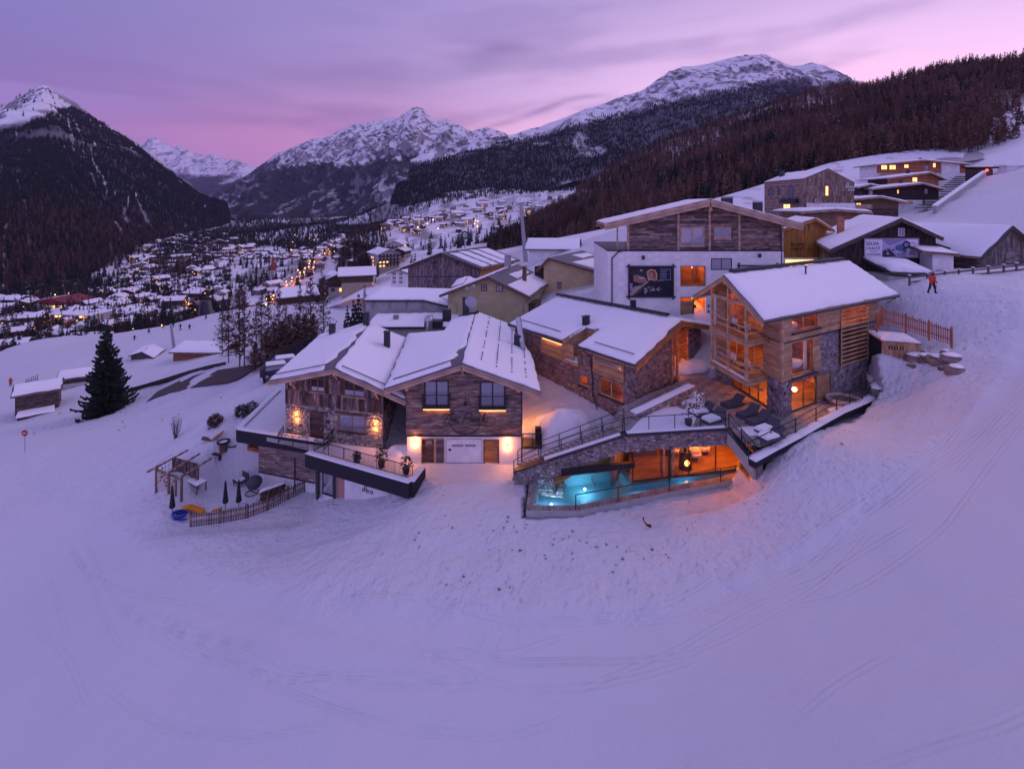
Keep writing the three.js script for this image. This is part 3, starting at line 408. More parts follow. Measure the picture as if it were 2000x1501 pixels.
function twigTree(seed, h, r, n, col, from = 0.25, thick = 0.012, twig = 0.03) { // leafless larch: a straight trunk and many fine up-curved twigs
  const R = rng(seed), t = new GB(barkC), g = new GB(col); t.tube(V3(0, -0.6, 0), V3(0, h * 0.97, 0), h * thick, h * 0.002, 5);
  for (let i = 0; i < n; i++) {
    const f = Math.pow(R(), 0.8), y = h * (from + (1 - from) * f * 0.97), a = R() * Math.PI * 2, l = r * (1 - f * 0.86) * (0.55 + R() * 0.6), d = V3(Math.cos(a), 0, Math.sin(a)), w = V3(-d.z, 0, d.x);
    const p0 = V3(0, y, 0), p1 = d.clone().multiplyScalar(l * 0.55).add(V3(0, y - l * 0.08, 0)), p2 = d.clone().multiplyScalar(l).add(V3(0, y + l * (0.1 + R() * 0.3), 0)), th = h * twig * 0.12 * (0.6 + R()), sh = 0.65 + R() * 0.7;
    g.c = col.map((c) => c * sh); g.tri(p0.clone().add(V3(0, th, 0)), p0.clone().add(V3(0, -th, 0)), p1); g.tri(p1.clone().addScaledVector(w, th), p1.clone().addScaledVector(w, -th), p2);
    for (let k = 0; k < 3; k++) { const q = p0.clone().lerp(p2, 0.3 + R() * 0.6), e = q.clone().add(V3((R() - 0.5) * l * 0.6, (0.05 + R() * 0.25) * l, (R() - 0.5) * l * 0.6)); g.tri(q.clone().add(V3(0, th * 1.6, 0)), q.clone().add(V3(0, -th * 1.6, 0)), e); g.tri(q.clone().addScaledVector(w, th * 1.6), q.clone().addScaledVector(w, -th * 1.6), e); }
  }
  return [t.build(), g.build()];
}
const merged2 = (a) => mergeGeometries(a);
const spruces = [0, 1, 2].map((k) => coneTree(300 + k, 1, 0.17 + 0.03 * k, 8, needleC, 0.9, 0.1, 0));
const larches = [0, 1, 2, 3].map((k) => merged2(twigTree(320 + k, 1, 0.19 + 0.02 * k, 34, larchC, 0.22, 0.012, 0.14)));
function scatter(name, label, geo, places) {
  const im = new THREE.InstancedMesh(geo, treeMat, places.length), m = new THREE.Matrix4(), q = new THREE.Quaternion(), up = V3(0, 1, 0); im.name = numbered(name); im.castShadow = im.receiveShadow = true;
  places.forEach(([p, h, a, c], i) => { im.setMatrixAt(i, m.compose(p, q.setFromAxisAngle(up, a), V3(h * (0.85 + 0.3 * hash(i, 3)), h, h))); im.setColorAt(i, C3(c, c * (0.92 + 0.16 * hash(i, 7)), c * (0.92 + 0.12 * hash(i, 9)))); });
  scene.add(im); tag(im, label, 'forest', null, 'stuff');
}
const deal = (places, n) => { const out = Array.from({ length: n }, () => []); places.forEach((p, i) => out[Math.floor(hash(i, 77) * n) % n].push(p)); return out; };
{ // larch wood on the right
  const R = rng(9), rows = [], near = [];
  for (let k = 0; k < 27000; k++) {
    const u = R(), v = Math.pow(R(), 1.25), p = larchHill.pt(u, v), [px, py] = pxOf(p); p.y -= 0.4;
    if (px > 1890 && py > 175 && py < 300 && px + (py - 175) * 0.15 > 1935 + (R() - 0.5) * 34 && R() < 0.85) continue;   // the open strip
    if (v > 0.12 && fbm(p.x * 0.03, p.z * 0.03, 3, 49) > 0.67 && R() < 0.7) continue;
    if (px < 1130 && py < 400 && v > 0.85) continue;
    const h = (6.5 + R() * R() * 8.5) * (1 - 0.15 * v), sp = fbm(p.x * 0.02, p.z * 0.02, 2, 55) > 0.62 ? R() < 0.55 : R() < 0.07;
    if (v < 0.05) continue; (v < 0.11 && px > 1180 && px < 1990 ? near : rows).push([p, h, R() * 6.28, (0.6 + R() * 0.7) * (0.55 + fbm(p.x * 0.025, p.z * 0.025, 3, 57) * 1.1), sp]);
  }
  near.sort((a, b) => b[0].z - a[0].z); rows.push(...near.splice(150));
  deal(rows.filter((r) => !r[4]), 4).forEach((r, i) => scatter('larch_forest', 'russet leafless larch wood covering the right hillside', larches[i], r));
  deal(rows.filter((r) => r[4]), 2).forEach((r, i) => scatter('spruce_forest', 'dark spruces scattered through the larch wood', spruces[i], r));
  const kinds = [0, 1, 2].map((k) => twigTree(340 + k, 1, 0.19, 60, larchC, 0.3, 0.011, 0.1));
  near.forEach(([p, h, a], i) => { const t = thing('larch_tree', 'bare russet larch along the lower edge of the hillside wood', 'tree', p, 'larches at the foot of the wood'); const [tr, cr] = kinds[i % 3]; t.add(mesh('trunk', tr, treeMat), mesh('crown', cr, treeMat)); t.scale.setScalar(h); t.rotation.y = a; });
}
{ // woods on the left mountain, on the broad ridge and in the valley
  const R = rng(19), sp = [], la = [];
  for (let k = 0; k < 32000; k++) {
    const u = R(), v = Math.pow(R(), 1.1), p = leftMt.pt(u, v), [px, py] = pxOf(p); if (px < -60 || (R() < 0.93 && gully(u, v) > 0.3) || py < leftMt.line(px) + (fbm(p.x * 0.004 + 9, p.y * 0.006, 4, 43) - 0.5) * 60 - 4 && R() < 0.985) continue;
    const n2 = fbm(p.x * 0.004 + 9, p.y * 0.006, 4, 43), n = fbm(p.x * 0.009, p.y * 0.012, 4, 41); if (py < 360 && n2 * 0.4 + n * 0.6 > 0.66 && R() < 0.88) continue; p.y -= 0.5;
    (R() < sst(360, 500, py + (n - 0.5) * 120) * 0.6 ? la : sp).push([p, 11 + R() * 10, R() * 6.28, 0.7 + R() * 0.6]);
  }
  deal(sp, 3).forEach((r, i) => scatter('spruce_forest', 'dark spruce forest on the mountain closing the valley', spruces[i], r));
  deal(la, 2).forEach((r, i) => scatter('larch_forest', 'brown larch wood low on the left mountain', larches[i], r));
  const b = [];
  for (let k = 0; k < 44000; k++) {
    const u = R(), v = R() * 0.95, p = broad.pt(u, v), [px, py] = pxOf(p); if (py < broad.line(px) - 3 + R() * 8 || py > 420) continue;
    const n2 = fbm(p.x * 0.004, p.y * 0.006, 4, 33), n = fbm(p.x * 0.008, p.y * 0.012, 4, 31); if (n2 * 0.5 + n * 0.5 > 0.615 && R() < 0.85) continue; p.y -= 0.5; b.push([p, 10 + R() * 9, R() * 6.28, 0.7 + R() * 0.5]);
  }
  deal(b, 2).forEach((r, i) => scatter('spruce_forest', 'dark spruce belt below the broad snow ridge', spruces[i], r));
  // clumps in the valley, by where they are seen
  const woods = [[[655, 545], [668, 480], [690, 458], [742, 445], [760, 470], [745, 510], [700, 545]], [[530, 480], [560, 455], [610, 455], [622, 490], [580, 498]], [[700, 380], [760, 410], [830, 385], [900, 378], [1120, 350], [1140, 372], [980, 380], [850, 400], [760, 440], [700, 450], [640, 430], [620, 405]], [[280, 500], [330, 470], [440, 445], [470, 430], [640, 425], [640, 452], [480, 470], [430, 470], [330, 505]], [[430, 470], [470, 425], [600, 412], [720, 400], [760, 410], [740, 445], [690, 458], [640, 480], [560, 470], [480, 490]], [[690, 470], [745, 430], [770, 415], [830, 408], [770, 430], [745, 460]], [[280, 545], [300, 500], [380, 480], [440, 470], [455, 500], [400, 520], [330, 560]], [[960, 470], [1150, 395], [1160, 420], [1040, 500], [950, 500]]];
  const v1 = [], v2 = [];
  for (let k = 0; k < 170000; k++) {
    const d = 260 * Math.pow(10, R()), x = (R() * 1300 - 1000) / FOC * d, px = 1000 + x / d * FOC, h = valley(x, d), py = HOR - (h - CAMY) / d * FOC, w = woods.findIndex((q) => inside(q, px, py));
    if (w < 0 ? R() > (py > 540 && px < 450 ? 0.09 : px > 680 ? 0.007 : 0.03) : R() > 0.5) continue; (w === 0 || w === 7 || w === 6 ? R() < 0.7 : R() < 0.25) ? v2.push([V3(x, h - 0.5, -d), 9 + R() * 8, R() * 6, 0.7 + R() * 0.5]) : v1.push([V3(x, h - 0.5, -d), 10 + R() * 9, R() * 6, 0.7 + R() * 0.5]);
  }
  scatter('spruce_forest', 'dark spruces dotted through the valley and its slopes', spruces[1], v1); scatter('larch_forest', 'brown larch copses in the valley', larches[2], v2);
}
// the great spruce on the left: needled boughs in whorls
{
  const base = gp(208, 806), R = rng(51), h = 15.2, g = new GB(needleC), t = new GB(barkC);
  t.tube(base.clone().add(V3(0, -0.5, 0)), base.clone().add(V3(0, h * 0.98, 0)), 0.34, 0.03, 8);
  for (let k = 0; k < 40; k++) {
    const f = k / 40, y = 0.5 + (h - 0.6) * f, rr = 4.1 * Math.pow(1 - f, 0.8) * (0.82 + R() * 0.3) + 0.12, n = Math.round(7 + 15 * (1 - f));
    for (let i = 0; i < n; i++) {
      if (R() < 0.1) continue; const a = R() * 6.283, l = rr * (0.45 + R() * 0.65), dir = V3(Math.cos(a), 0, Math.sin(a)), side = V3(-dir.z, 0, dir.x), m = Math.max(4, Math.round(l * 5));
      const bough = (s) => base.clone().addScaledVector(dir, l * s).add(V3(0, y - l * 0.42 * Math.sin(s * 2.0) + l * 0.2 * s * s, 0)); const sh = 0.6 + R() * 0.9;
      for (let j = 0; j < m; j++) { const s = (j + 0.3) / m, p = bough(s), q = bough(Math.min(1.05, s + 1.1 / m)), w = (0.26 * (1 - s * 0.6) + 0.07) * Math.min(1, l / 1.5), dr = 0.16 + R() * 0.22; g.c = needleC.map((c) => c * sh * (0.8 + R() * 0.5)); for (const e of [-1, 1]) { const o = q.clone().addScaledVector(side, e * w * (0.7 + R() * 0.5)).add(V3(0, -dr, 0)); g.tri(p, q, o); g.tri(p, o, p.clone().addScaledVector(side, e * w * 0.35).add(V3(0, -dr * 1.5, 0))); } }
    }
  }
  const o = thing('spruce_tree', 'tall dark spruce standing alone on the snow beside the wooden sheds', 'tree', base); part(o, 'trunk', t, treeMat); part(o, 'crown', g, treeMat);
}
// bare larches behind the left chalet
{
  const kinds = [0, 1, 2].map((k) => twigTree(360 + k, 1, 0.2, 150, [0.10, 0.062, 0.05], 0.12, 0.010, 0.035));
  const bare = [[446, 700, 84, 13], [468, 712, 80, 16], [477, 716, 79, 15.5], [510, 690, 84, 12], [524, 700, 80, 11], [545, 680, 84, 12.5], [585, 668, 80, 11.5], [606, 660, 82, 13.5], [632, 655, 84, 12], [712, 600, 120, 10], [434, 690, 92, 11], [558, 690, 78, 9.5], [500, 702, 90, 9]];
  bare.forEach(([px, py, d, h], i) => { const p = at(px, py, d); p.y = ground(p.x, d) - 0.1; const t = thing('bare_larch', ['tall bare larch trunk in the clump behind the left chalet', 'lone small bare larch by the pale field'][i === 9 ? 1 : 0], 'tree', p, i === 9 ? undefined : 'bare larches behind the left chalet'), [tr, cr] = kinds[i % 3]; t.add(mesh('trunk', tr, treeMat), mesh('crown', cr, treeMat)); t.scale.setScalar(h); t.rotation.y = i * 2.1; });
  const dense = [0, 1].map((k) => merged2(twigTree(380 + k, 1, 0.3, 260, [0.13, 0.075, 0.06], 0.06, 0.014, 0.06)));
  [[520, 725, 74, 6], [535, 720, 73, 7], [550, 712, 73, 6.5], [566, 704, 73, 7], [498, 730, 75, 5], [580, 694, 74, 6.5], [596, 684, 76, 6], [612, 672, 78, 5.5]].forEach(([px, py, d, h], i) => { const p = at(px, py, d); p.y = ground(p.x, d) - 0.2; const t = thing('brown_bush_tree', 'dense reddish brown young tree in the thicket by the parking', 'tree', p, 'brown thicket by the parking'); t.add(mesh('crown', dense[i % 2], treeMat)); t.scale.set(h * 1.5, h, h * 1.5); t.rotation.y = i; });
  [[690, 610, 96, 7], [678, 615, 98, 6], [700, 606, 100, 8]].forEach(([px, py, d, h], i) => { const p = at(px, py, d); p.y = ground(p.x, d) - 0.2; const t = thing('young_spruce', 'small dark spruce in the group left of the long grey hall', 'tree', p, 'young spruces left of the grey hall'); t.add(mesh('crown', spruces[i], treeMat)); t.scale.setScalar(h); });
}

// ---------------------------------------------------------------- the village in the valley
const litMat = S({ color: C3(0.9, 0.6, 0.3), emissive: C3(1, 0.48, 0.14), emissiveIntensity: 1.6 }), paneMat = S({ color: C3(0.03, 0.03, 0.04), roughness: 0.2 });
const wallMats = [S({ color: C3(0.52, 0.49, 0.46), map: plasterTex }), S({ color: C3(0.42, 0.34, 0.24), map: plasterTex }), S({ color: C3(0.30, 0.28, 0.27) }), aged(0.16, 0.10, 0.08), aged(0.22, 0.13, 0.09), S({ color: C3(0.36, 0.22, 0.14) })];
function villageHouse(seed, w, l, h, wall, upper, lit) { // gabled house, origin at its base centre
  const R = rng(seed), g = new THREE.Group(), F = new Frame(V3(0, 0, 0), [1, 0], [0, -1]), rise = w * 0.2, a = new GB(); g.name = 'village_house';
  a.box(F, -w / 2, w / 2, -6, h * 0.55, -l / 2, l / 2); g.add(mesh('wall', a.build(), wall));
  const b = new GB(); b.prism(F, [[-w / 2 - 0.15, h * 0.55], [w / 2 + 0.15, h * 0.55], [w / 2 + 0.15, h], [0, h + rise], [-w / 2 - 0.15, h]], -l / 2 - 0.15, l / 2 + 0.15); g.add(mesh('upper_wall', b.build(), upper));
  const c = new GB(); c.prism(F, [[-w / 2 - 1.3, h - 0.45], [0, h + rise], [w / 2 + 1.3, h - 0.45], [w / 2 + 1.3, h - 0.1], [0, h + rise + 0.4], [-w / 2 - 1.3, h - 0.1]], -l / 2 - 1.4, l / 2 + 1.4); const roof = mesh('roof', c.build(), M.barn); g.add(roof);
  const s = new GB(); s.prism(F, [[-w / 2 - 1.2, h - 0.09], [0, h + rise + 0.42], [w / 2 + 1.2, h - 0.09], [w / 2 + 1.1, h + 0.28], [0, h + rise + 0.85], [-w / 2 - 1.1, h + 0.28]], -l / 2 - 1.3, l / 2 + 1.3); roof.add(mesh('roof_snow', s.build(), M.roofSnow));
  const floors = Math.max(1, Math.round(h / 3)), n = Math.max(2, Math.round(w / 3.2)), m = Math.max(2, Math.round(l / 4));
  const wGeo = new GB().box(F, -0.7, 0.7, 0, 1.3, -0.06, 0.06).build(), sGeo = new GB().box(F, -0.06, 0.06, 0, 1.3, -0.7, 0.7).build();
  for (let f = 0; f < floors; f++) {
    for (let i = 0; i < n; i++) { const x = mesh('window', wGeo, R() < lit ? litMat : paneMat); x.position.set((i + 0.5) / n * w - w / 2, f * 3 + 0.9, l / 2 + 0.18); g.add(x); }
    for (let i = 0; i < m; i++) for (const e of R() < 0.6 ? [1] : [1, -1]) { const x = mesh('window', sGeo, R() < lit ? litMat : paneMat); x.position.set(e * (w / 2 + 0.18), f * 3 + 0.9, (i + 0.5) / m * l - l / 2); g.add(x); }
  }
  if (floors > 1) for (let f = 1; f < floors; f++) { const q = new GB().box(F, -w / 2 - 0.6, w / 2 + 0.6, f * 3 - 0.2, f * 3 + 0.85, -l / 2 - 1.1, -l / 2 - 0.95); g.add(mesh('balcony', q.build(), M.dark[0])); }
  return g;
}
const kindsV = [villageHouse(1, 10, 12, 6, wallMats[0], wallMats[3], 0.12), villageHouse(2, 13, 16, 9, wallMats[0], wallMats[0], 0.14), villageHouse(3, 9, 11, 6, wallMats[1], wallMats[4], 0.1), villageHouse(4, 16, 20, 12, wallMats[0], wallMats[4], 0.16), villageHouse(5, 8, 10, 4.5, wallMats[3], wallMats[3], 0.05), villageHouse(6, 12, 14, 8, wallMats[2], wallMats[5], 0.14), villageHouse(7, 18, 26, 11, wallMats[1], wallMats[0], 0.2)];
const placed = [], kindWords = ['white house with dark upper storey', 'tall white house', 'cream house with wooden gable', 'large hotel with wooden gable', 'dark wooden hut', 'grey house with brown gable', 'broad cream hotel'];
{
  const R = rng(77);
  const quarters = [ // seen area, how many, depth range, label, group, scale
    [[[-20, 600], [60, 592], [100, 610], [210, 600], [260, 570], [370, 575], [430, 560], [445, 590], [330, 622], [240, 650], [150, 680], [0, 700], [-20, 700]], 90, [330, 640], 'crowded into the lower village by the great spruce', 'lower village houses', 0.78],
    [[[230, 545], [290, 480], [370, 455], [450, 462], [470, 500], [450, 540], [440, 575], [380, 575], [300, 575], [250, 590], [170, 575]], 62, [560, 1500], 'far below the forested mountain', 'houses below the forested mountain', 0.8],
    [[[470, 480], [560, 500], [660, 455], [690, 480], [650, 520], [640, 560], [600, 600], [520, 612], [450, 600], [500, 570], [600, 545], [630, 515], [450, 530]], 54, [400, 1700], 'far off along the lit valley road', 'houses along the valley road', 0.8],
    [[[740, 455], [760, 425], [840, 412], [930, 402], [1050, 396], [1125, 378], [1100, 400], [1000, 430], [930, 445], [850, 470], [800, 478]], 62, [700, 1700], 'in the hamlet on the snowy terrace', 'hamlet on the snowy terrace', 1.0],
    [[[660, 500], [800, 478], [800, 500], [760, 530], [690, 560], [650, 560]], 16, [260, 700], 'on the slope behind the purple barn', 'houses behind the purple barn', 0.9],
    [[[560, 590], [700, 560], [710, 585], [660, 610], [600, 640], [560, 640]], 10, [170, 330], 'between the bare larches and the grey hall', 'houses beyond the bare larches', 0.8]];
  for (const [poly, n, [d0, d1], label, group, sc] of quarters) {
    let made = 0; for (let k = 0; k < 30000 && made < n; k++) {
      const d = d0 * Math.pow(d1 / d0, R()), px = -20 + R() * 1180, x = (px - 1000) / FOC * d, h = valley(x, d), py = HOR - (h - CAMY) / d * FOC; if (!inside(poly, px, py) || (px > 450 && px < 625 && py > 508 && py < 562)) continue;
      if (placed.some((q) => Math.hypot(q[0] - x, q[1] - d) < 12 + d * 0.004)) continue; placed.push([x, d]); made++;
      const kv = kindsV[d < 330 ? [0, 2, 4][Math.floor(R() * 2.99)] : Math.floor(R() * 6.99)], c = kv.clone(); c.name = numbered('village_house'); c.position.set(x, h + 0.2, -d); c.rotation.y = (R() - 0.5) * 1.4 + (R() < 0.4 ? 1.57 : 0); c.scale.setScalar(sc * (0.85 + R() * 0.35)); scene.add(c); tag(c, kindWords[kindsV.indexOf(kv)] + ' ' + label, 'house', group);
    }
  }
  // the many more houses that cannot be told apart
  const F = new Frame(V3(0, 0, 0), [1, 0], [0, -1]), hg = new GB([0.16, 0.12, 0.11]); hg.box(F, -5, 5, -4, 5, -6, 6); hg.c = [0.1, 0.07, 0.06]; hg.prism(F, [[-5.2, 5], [5.2, 5], [0, 7.2]], -6.2, 6.2); hg.c = [0.85, 0.85, 0.88]; hg.prism(F, [[-6.2, 4.7], [0, 7.3], [6.2, 4.7], [6.1, 5.2], [0, 7.9], [-6.1, 5.2]], -7.2, 7.2);
  const many = []; for (let k = 0; k < 60000 && many.length < 420; k++) { const d = 340 * Math.pow(5.5, R()), px = -20 + R() * 760, x = (px - 1000) / FOC * d, h = valley(x, d), py = HOR - (h - CAMY) / d * FOC; if (!quarters.slice(0, 3).some((q) => inside(q[0], px, py)) || (px > 450 && px < 625 && py > 508 && py < 562) || placed.some((q) => Math.hypot(q[0] - x, q[1] - d) < 10 + d * 0.003)) continue; placed.push([x, d]); many.push([V3(x, h + 0.2, -d), 0.6 + R() * 0.5, R() * 6.28, 0.7 + R() * 0.5]); }
  scatter('far_houses', 'mass of small far snow roofed houses filling the valley town', hg.build(), many);
  // street and yard lamps, seen as warm points along the road and the main street
  const bulb = new THREE.SphereGeometry(0.55, 6, 5), post = new GB().tube(V3(0, 0, 0), V3(0, 6, 0), 0.1, 0.08, 5).build();
  const lampAt = (px, py, d0 = 300, d1 = 1900) => { let a = d0; for (let d = d0; d < d1; d += 8) { const x = (px - 1000) / FOC * d; if (CAMY - (py - HOR) / FOC * d < valley(x, d) + 5) return V3(x, valley(x, d), -d); a = d; } return null; };
  const lamps = []; for (let k = 0; k < 30; k++) { const t = k / 29; lamps.push([mix(520, 655, t) + (R() - 0.5) * 9, mix(596, 478, Math.pow(t, 0.9)) + (R() - 0.5) * 8]); } for (let k = 0; k < 34; k++) lamps.push([60 + R() * 330, 575 + R() * 75]); for (let k = 0; k < 10; k++) lamps.push([560 + R() * 70, 455 + R() * 40]); for (let k = 0; k < 8; k++) lamps.push([810 + R() * 130, 420 + R() * 30]);
  lamps.forEach(([px, py], i) => { const p = lampAt(px, py); if (!p) return; const o = thing('street_lamp', i < 30 ? 'warm street lamp on the winding valley road' : i < 64 ? 'warm street lamp among the lower village houses' : i < 74 ? 'far warm lamp at the end of the valley road' : 'warm lamp in the hamlet on the terrace', 'lamp', p, i < 30 ? 'valley road lamps' : i < 64 ? 'village lamps' : i < 74 ? 'far road lamps' : 'hamlet lamps'); const b = mesh('lamp_bulb', bulb, S({ color: C3(1, 0.7, 0.4), emissive: C3(1, 0.42, 0.12), emissiveIntensity: 5 })); if (lampAt.m) b.material = lampAt.m; else lampAt.m = b.material; b.position.y = 6; b.scale.setScalar(Math.max(1, -p.z / 520)); o.add(mesh('post', post, M.metal), b); if (i % 2 === 0) point(p.clone().add(V3(0, 5.2, 0)), 160, WARM, 10); });
}
// landmarks of the lower village
const faceOn = (px, py, d) => { const p = at(px, py, d); return p; };
{
  const b = (name, label, cat, px, py, d, fn, turn = 0) => { const x = (px - 1000) / FOC * d, p = V3(x, valley(x, d), -d), g = thing(name, label, cat, p); fn(g, new Frame(V3(0, 0, 0), [1, 0], [0, -1])); g.rotation.y = turn; return g; };
  const put = (g, n, gb, m) => { const q = mesh(n, gb.build(), m); g.add(q); return q; };
  b('sports_hall', 'long hall with a dark red roof and bright yellow lit front', 'hall', 122, 604, 520, (g, F) => {
    put(g, 'wall', new GB().box(F, -25, 25, -4, 7, -14, 14), wallMats[1]); put(g, 'roof', new GB().prism(F, [[-27, 7], [27, 7], [27, 8], [2, 13], [-27, 8]], -16, 16), S({ color: C3(0.22, 0.025, 0.03), roughness: 0.7 })); put(g, 'roof_snow', new GB().prism(F, [[-27.2, 8.2], [-10, 11], [-10, 11.5], [-27.2, 8.7]], -16, 16), M.roofSnow);
    for (let i = 0; i < 7; i++) put(g, 'window', new GB().box(F, -3 + i * 4, 0 + i * 4, 1, 5.4, -14.4, -14.1), litMat);
  }, -0.12);
  b('hotel', 'large flat roofed hotel with rows of pale windows and dark balconies', 'hotel', 158, 640, 430, (g, F) => {
    put(g, 'wall', new GB().box(F, -20, 20, -5, 12, -9, 9), wallMats[0]); put(g, 'roof_snow', new GB().box(F, -20.6, 20.6, 12, 12.7, -9.6, 9.6), M.roofSnow);
    for (let f = 0; f < 4; f++) { put(g, 'balcony', new GB().box(F, -20, 20, f * 3 + 0.1, f * 3 + 1, -10.4, -10.2), M.dim); for (let i = 0; i < 10; i++) put(g, 'window', new GB().box(F, -19 + i * 3.9, -16.6 + i * 3.9, f * 3 + 0.4, f * 3 + 2.4, -9.3, -9.1), hash(i, f, 4) < 0.16 ? litMat : paneMat); }
  }, -0.1);
  b('shop_building', 'low dark building with lit shopfront and pink light by the piste', 'shop', 140, 684, 330, (g, F) => {
    put(g, 'wall', new GB().box(F, -14, 14, -5, 6, -8, 8), wallMats[2]); put(g, 'roof_snow', new GB().box(F, -14.5, 14.5, 6, 6.5, -8.5, 8.5), M.roofSnow); for (const [a, c] of [[-2, 1.2], [3, 5.6], [7, 9]]) put(g, 'window', new GB().box(F, a, c, -1, 4.4, -8.3, -8.1), litMat);
    put(g, 'neon_sign', new GB().box(F, 1.5, 2.6, -1, 0.6, -8.6, -8.4), S({ color: C3(0.8, 0.2, 0.9), emissive: C3(0.8, 0.12, 1), emissiveIntensity: 3 }));
    put(g, 'arch', new GB().prism(F, [[8, -1], [16, -1], [15.4, 3], [13.6, 5.2], [11.5, 5.6], [9.4, 4.4], [8.3, 2]], -10.5, -8.4), M.sheet);
  });
  b('slide_tower', 'tall dark ramp structure rising above the village roofs', 'ramp', 402, 606, 420, (g, F) => { put(g, 'ramp', new GB().prism(F, [[-6, -2], [9, -2], [3, 27], [-3, 27]], -1, 1), M.sheet); put(g, 'side_wall', new GB().prism(F, [[-7, -2], [-5.4, -2], [-2.5, 27.6], [-3.6, 27.6]], -3, 1), M.grey); put(g, 'side_wall', new GB().prism(F, [[8.6, -2], [10, -2], [3.6, 27.6], [2.6, 27.6]], -3, 1), M.grey); });
  b('church', 'village church with a slender reddish spire', 'church', 533, 575, 640, (g, F) => { put(g, 'tower', new GB().box(F, -2.6, 2.6, -4, 15, -2.6, 2.6), wallMats[0]); const s = new GB(); for (let i = 0; i < 4; i++) { const c = [[-3, -3], [3, -3], [3, 3], [-3, 3]], a = c[i], e = c[(i + 1) % 4]; s.tri(F.p(a[0], 15, a[1]), F.p(e[0], 15, e[1]), F.p(0, 36, 0)); } put(g, 'spire', s, S({ color: C3(0.25, 0.06, 0.05) })); put(g, 'nave', new GB().box(F, 2.6, 14, -4, 7, -4.5, 4.5), wallMats[0]); put(g, 'roof_snow', new GB().prism(new Frame(V3(0, 0, 0), [0, -1], [1, 0]), [[-5.4, 6.6], [0, 12], [5.4, 6.6], [5.4, 7.2], [0, 12.8], [-5.4, 7.2]], 2.6, 15), M.roofSnow); for (const h of [8, 11.5]) put(g, 'window', new GB().box(F, -0.6, 0.6, h, h + 1.6, -2.8, -2.65), paneMat); });
}
// ---------------------------------------------------------------- building kit
M.pane = new THREE.MeshPhysicalMaterial({ color: C3(0.30, 0.31, 0.38), roughness: 0.05, metalness: 0.4, specularIntensity: 1, clearcoat: 1, clearcoatRoughness: 0.03, side: THREE.DoubleSide });
M.led = S({ color: C3(1, 0.7, 0.35), emissive: C3(1, 0.55, 0.18), emissiveIntensity: 1.6 });
M.lamp = S({ color: C3(1, 0.8, 0.5), emissive: C3(1, 0.62, 0.28), emissiveIntensity: 6 });
M.room = wood(0.60, 0.33, 0.15); M.roomFloor = wood(0.34, 0.20, 0.12); M.ochre = wood(0.62, 0.36, 0.10);
Frame.prototype.sAt = function (px, t) { const k = (px - 1000) / FOC; return (-k * (this.o.z + this.v.z * t) - this.o.x - this.v.x * t) / (this.u.x + k * this.u.z); };
Frame.prototype.hAt = function (py, s, t) { return CAMY - (py - HOR) / FOC * -(this.o.z + this.u.z * s + this.v.z * t); };
Frame.prototype.rect = function (px0, px1, py0, py1, t = 0) { const a = this.sAt(px0, t), b = this.sAt(px1, t), m = (a + b) / 2; return [Math.min(a, b), Math.max(a, b), this.hAt(py1, m, t), this.hAt(py0, m, t)]; };
Frame.prototype.side = function (s, inward) { const o = this.p(s, 0, 0); return new Frame(o, [this.v.x, this.v.z], [this.u.x * inward, this.u.z * inward]); };
function core(parent, f, s0, s1, h0, h1, t0, t1, holes, mat, name = 'wall') { const g = new GB(); around(s0, s1, h0, h1, holes, (a, b, c, d) => g.box(f, a, b, c, d, t0, t1)); return part(parent, name, g, mat); }
// boards, each a mesh of its own, over a wall face at t (they stand proud towards the viewer); top(s) is the roof line
function boards(parent, f, t, s0, s1, h0, h1, holes, { size = 0.24, out = 0.05, mats = M.old, seed = 1, upright = false, top = null, maxLen = 4.2, name = 'plank' } = {}) {
  const R = rng(seed);
  const lay = (a, b, c, d) => { if (b - a < 0.04 || d - c < 0.03) return; const g = new GB(); g.uo = [R() * 9, R() * 9]; g.swap = upright; const o = out * (0.75 + R() * 0.5), e = 0.008; if (upright && top) g.prism(f, [[a + e, c], [b - e, c], [b - e, Math.min(d, top(b))], [a + e, Math.min(d, top(a))]], t - o, t); else g.box(f, a + (upright ? e : 0.004), b - (upright ? e : 0.004), c + (upright ? 0 : e), d - (upright ? 0 : e), t - o, t); part(parent, name, g, pick(mats, R())); };
  if (upright) { for (let s = s0; s < s1 - 0.03; s += size) around(s, Math.min(s1, s + size), h0, top ? Math.max(top(s), top(Math.min(s1, s + size))) : h1, holes, lay); return; }
  for (let h = h0; h < h1 - 0.03;) {
    const hh = Math.min(h1, h + size * (0.8 + R() * 0.4)), mid = (h + hh) / 2; let a = s0, b = s1;
    if (top) { let lo = null, hi = null; for (let s = s0; s <= s1; s += 0.1) if (top(s) > mid) { lo ??= s; hi = s; } if (lo === null) break; a = lo; b = hi; }
    for (let s = a; s < b - 0.03;) { let e = s + maxLen * (0.5 + R() * 0.7); if (b - e < 0.8) e = b; around(s, Math.min(e, b), h, hh, holes, lay); s = e; }
    h = hh;
  }
}
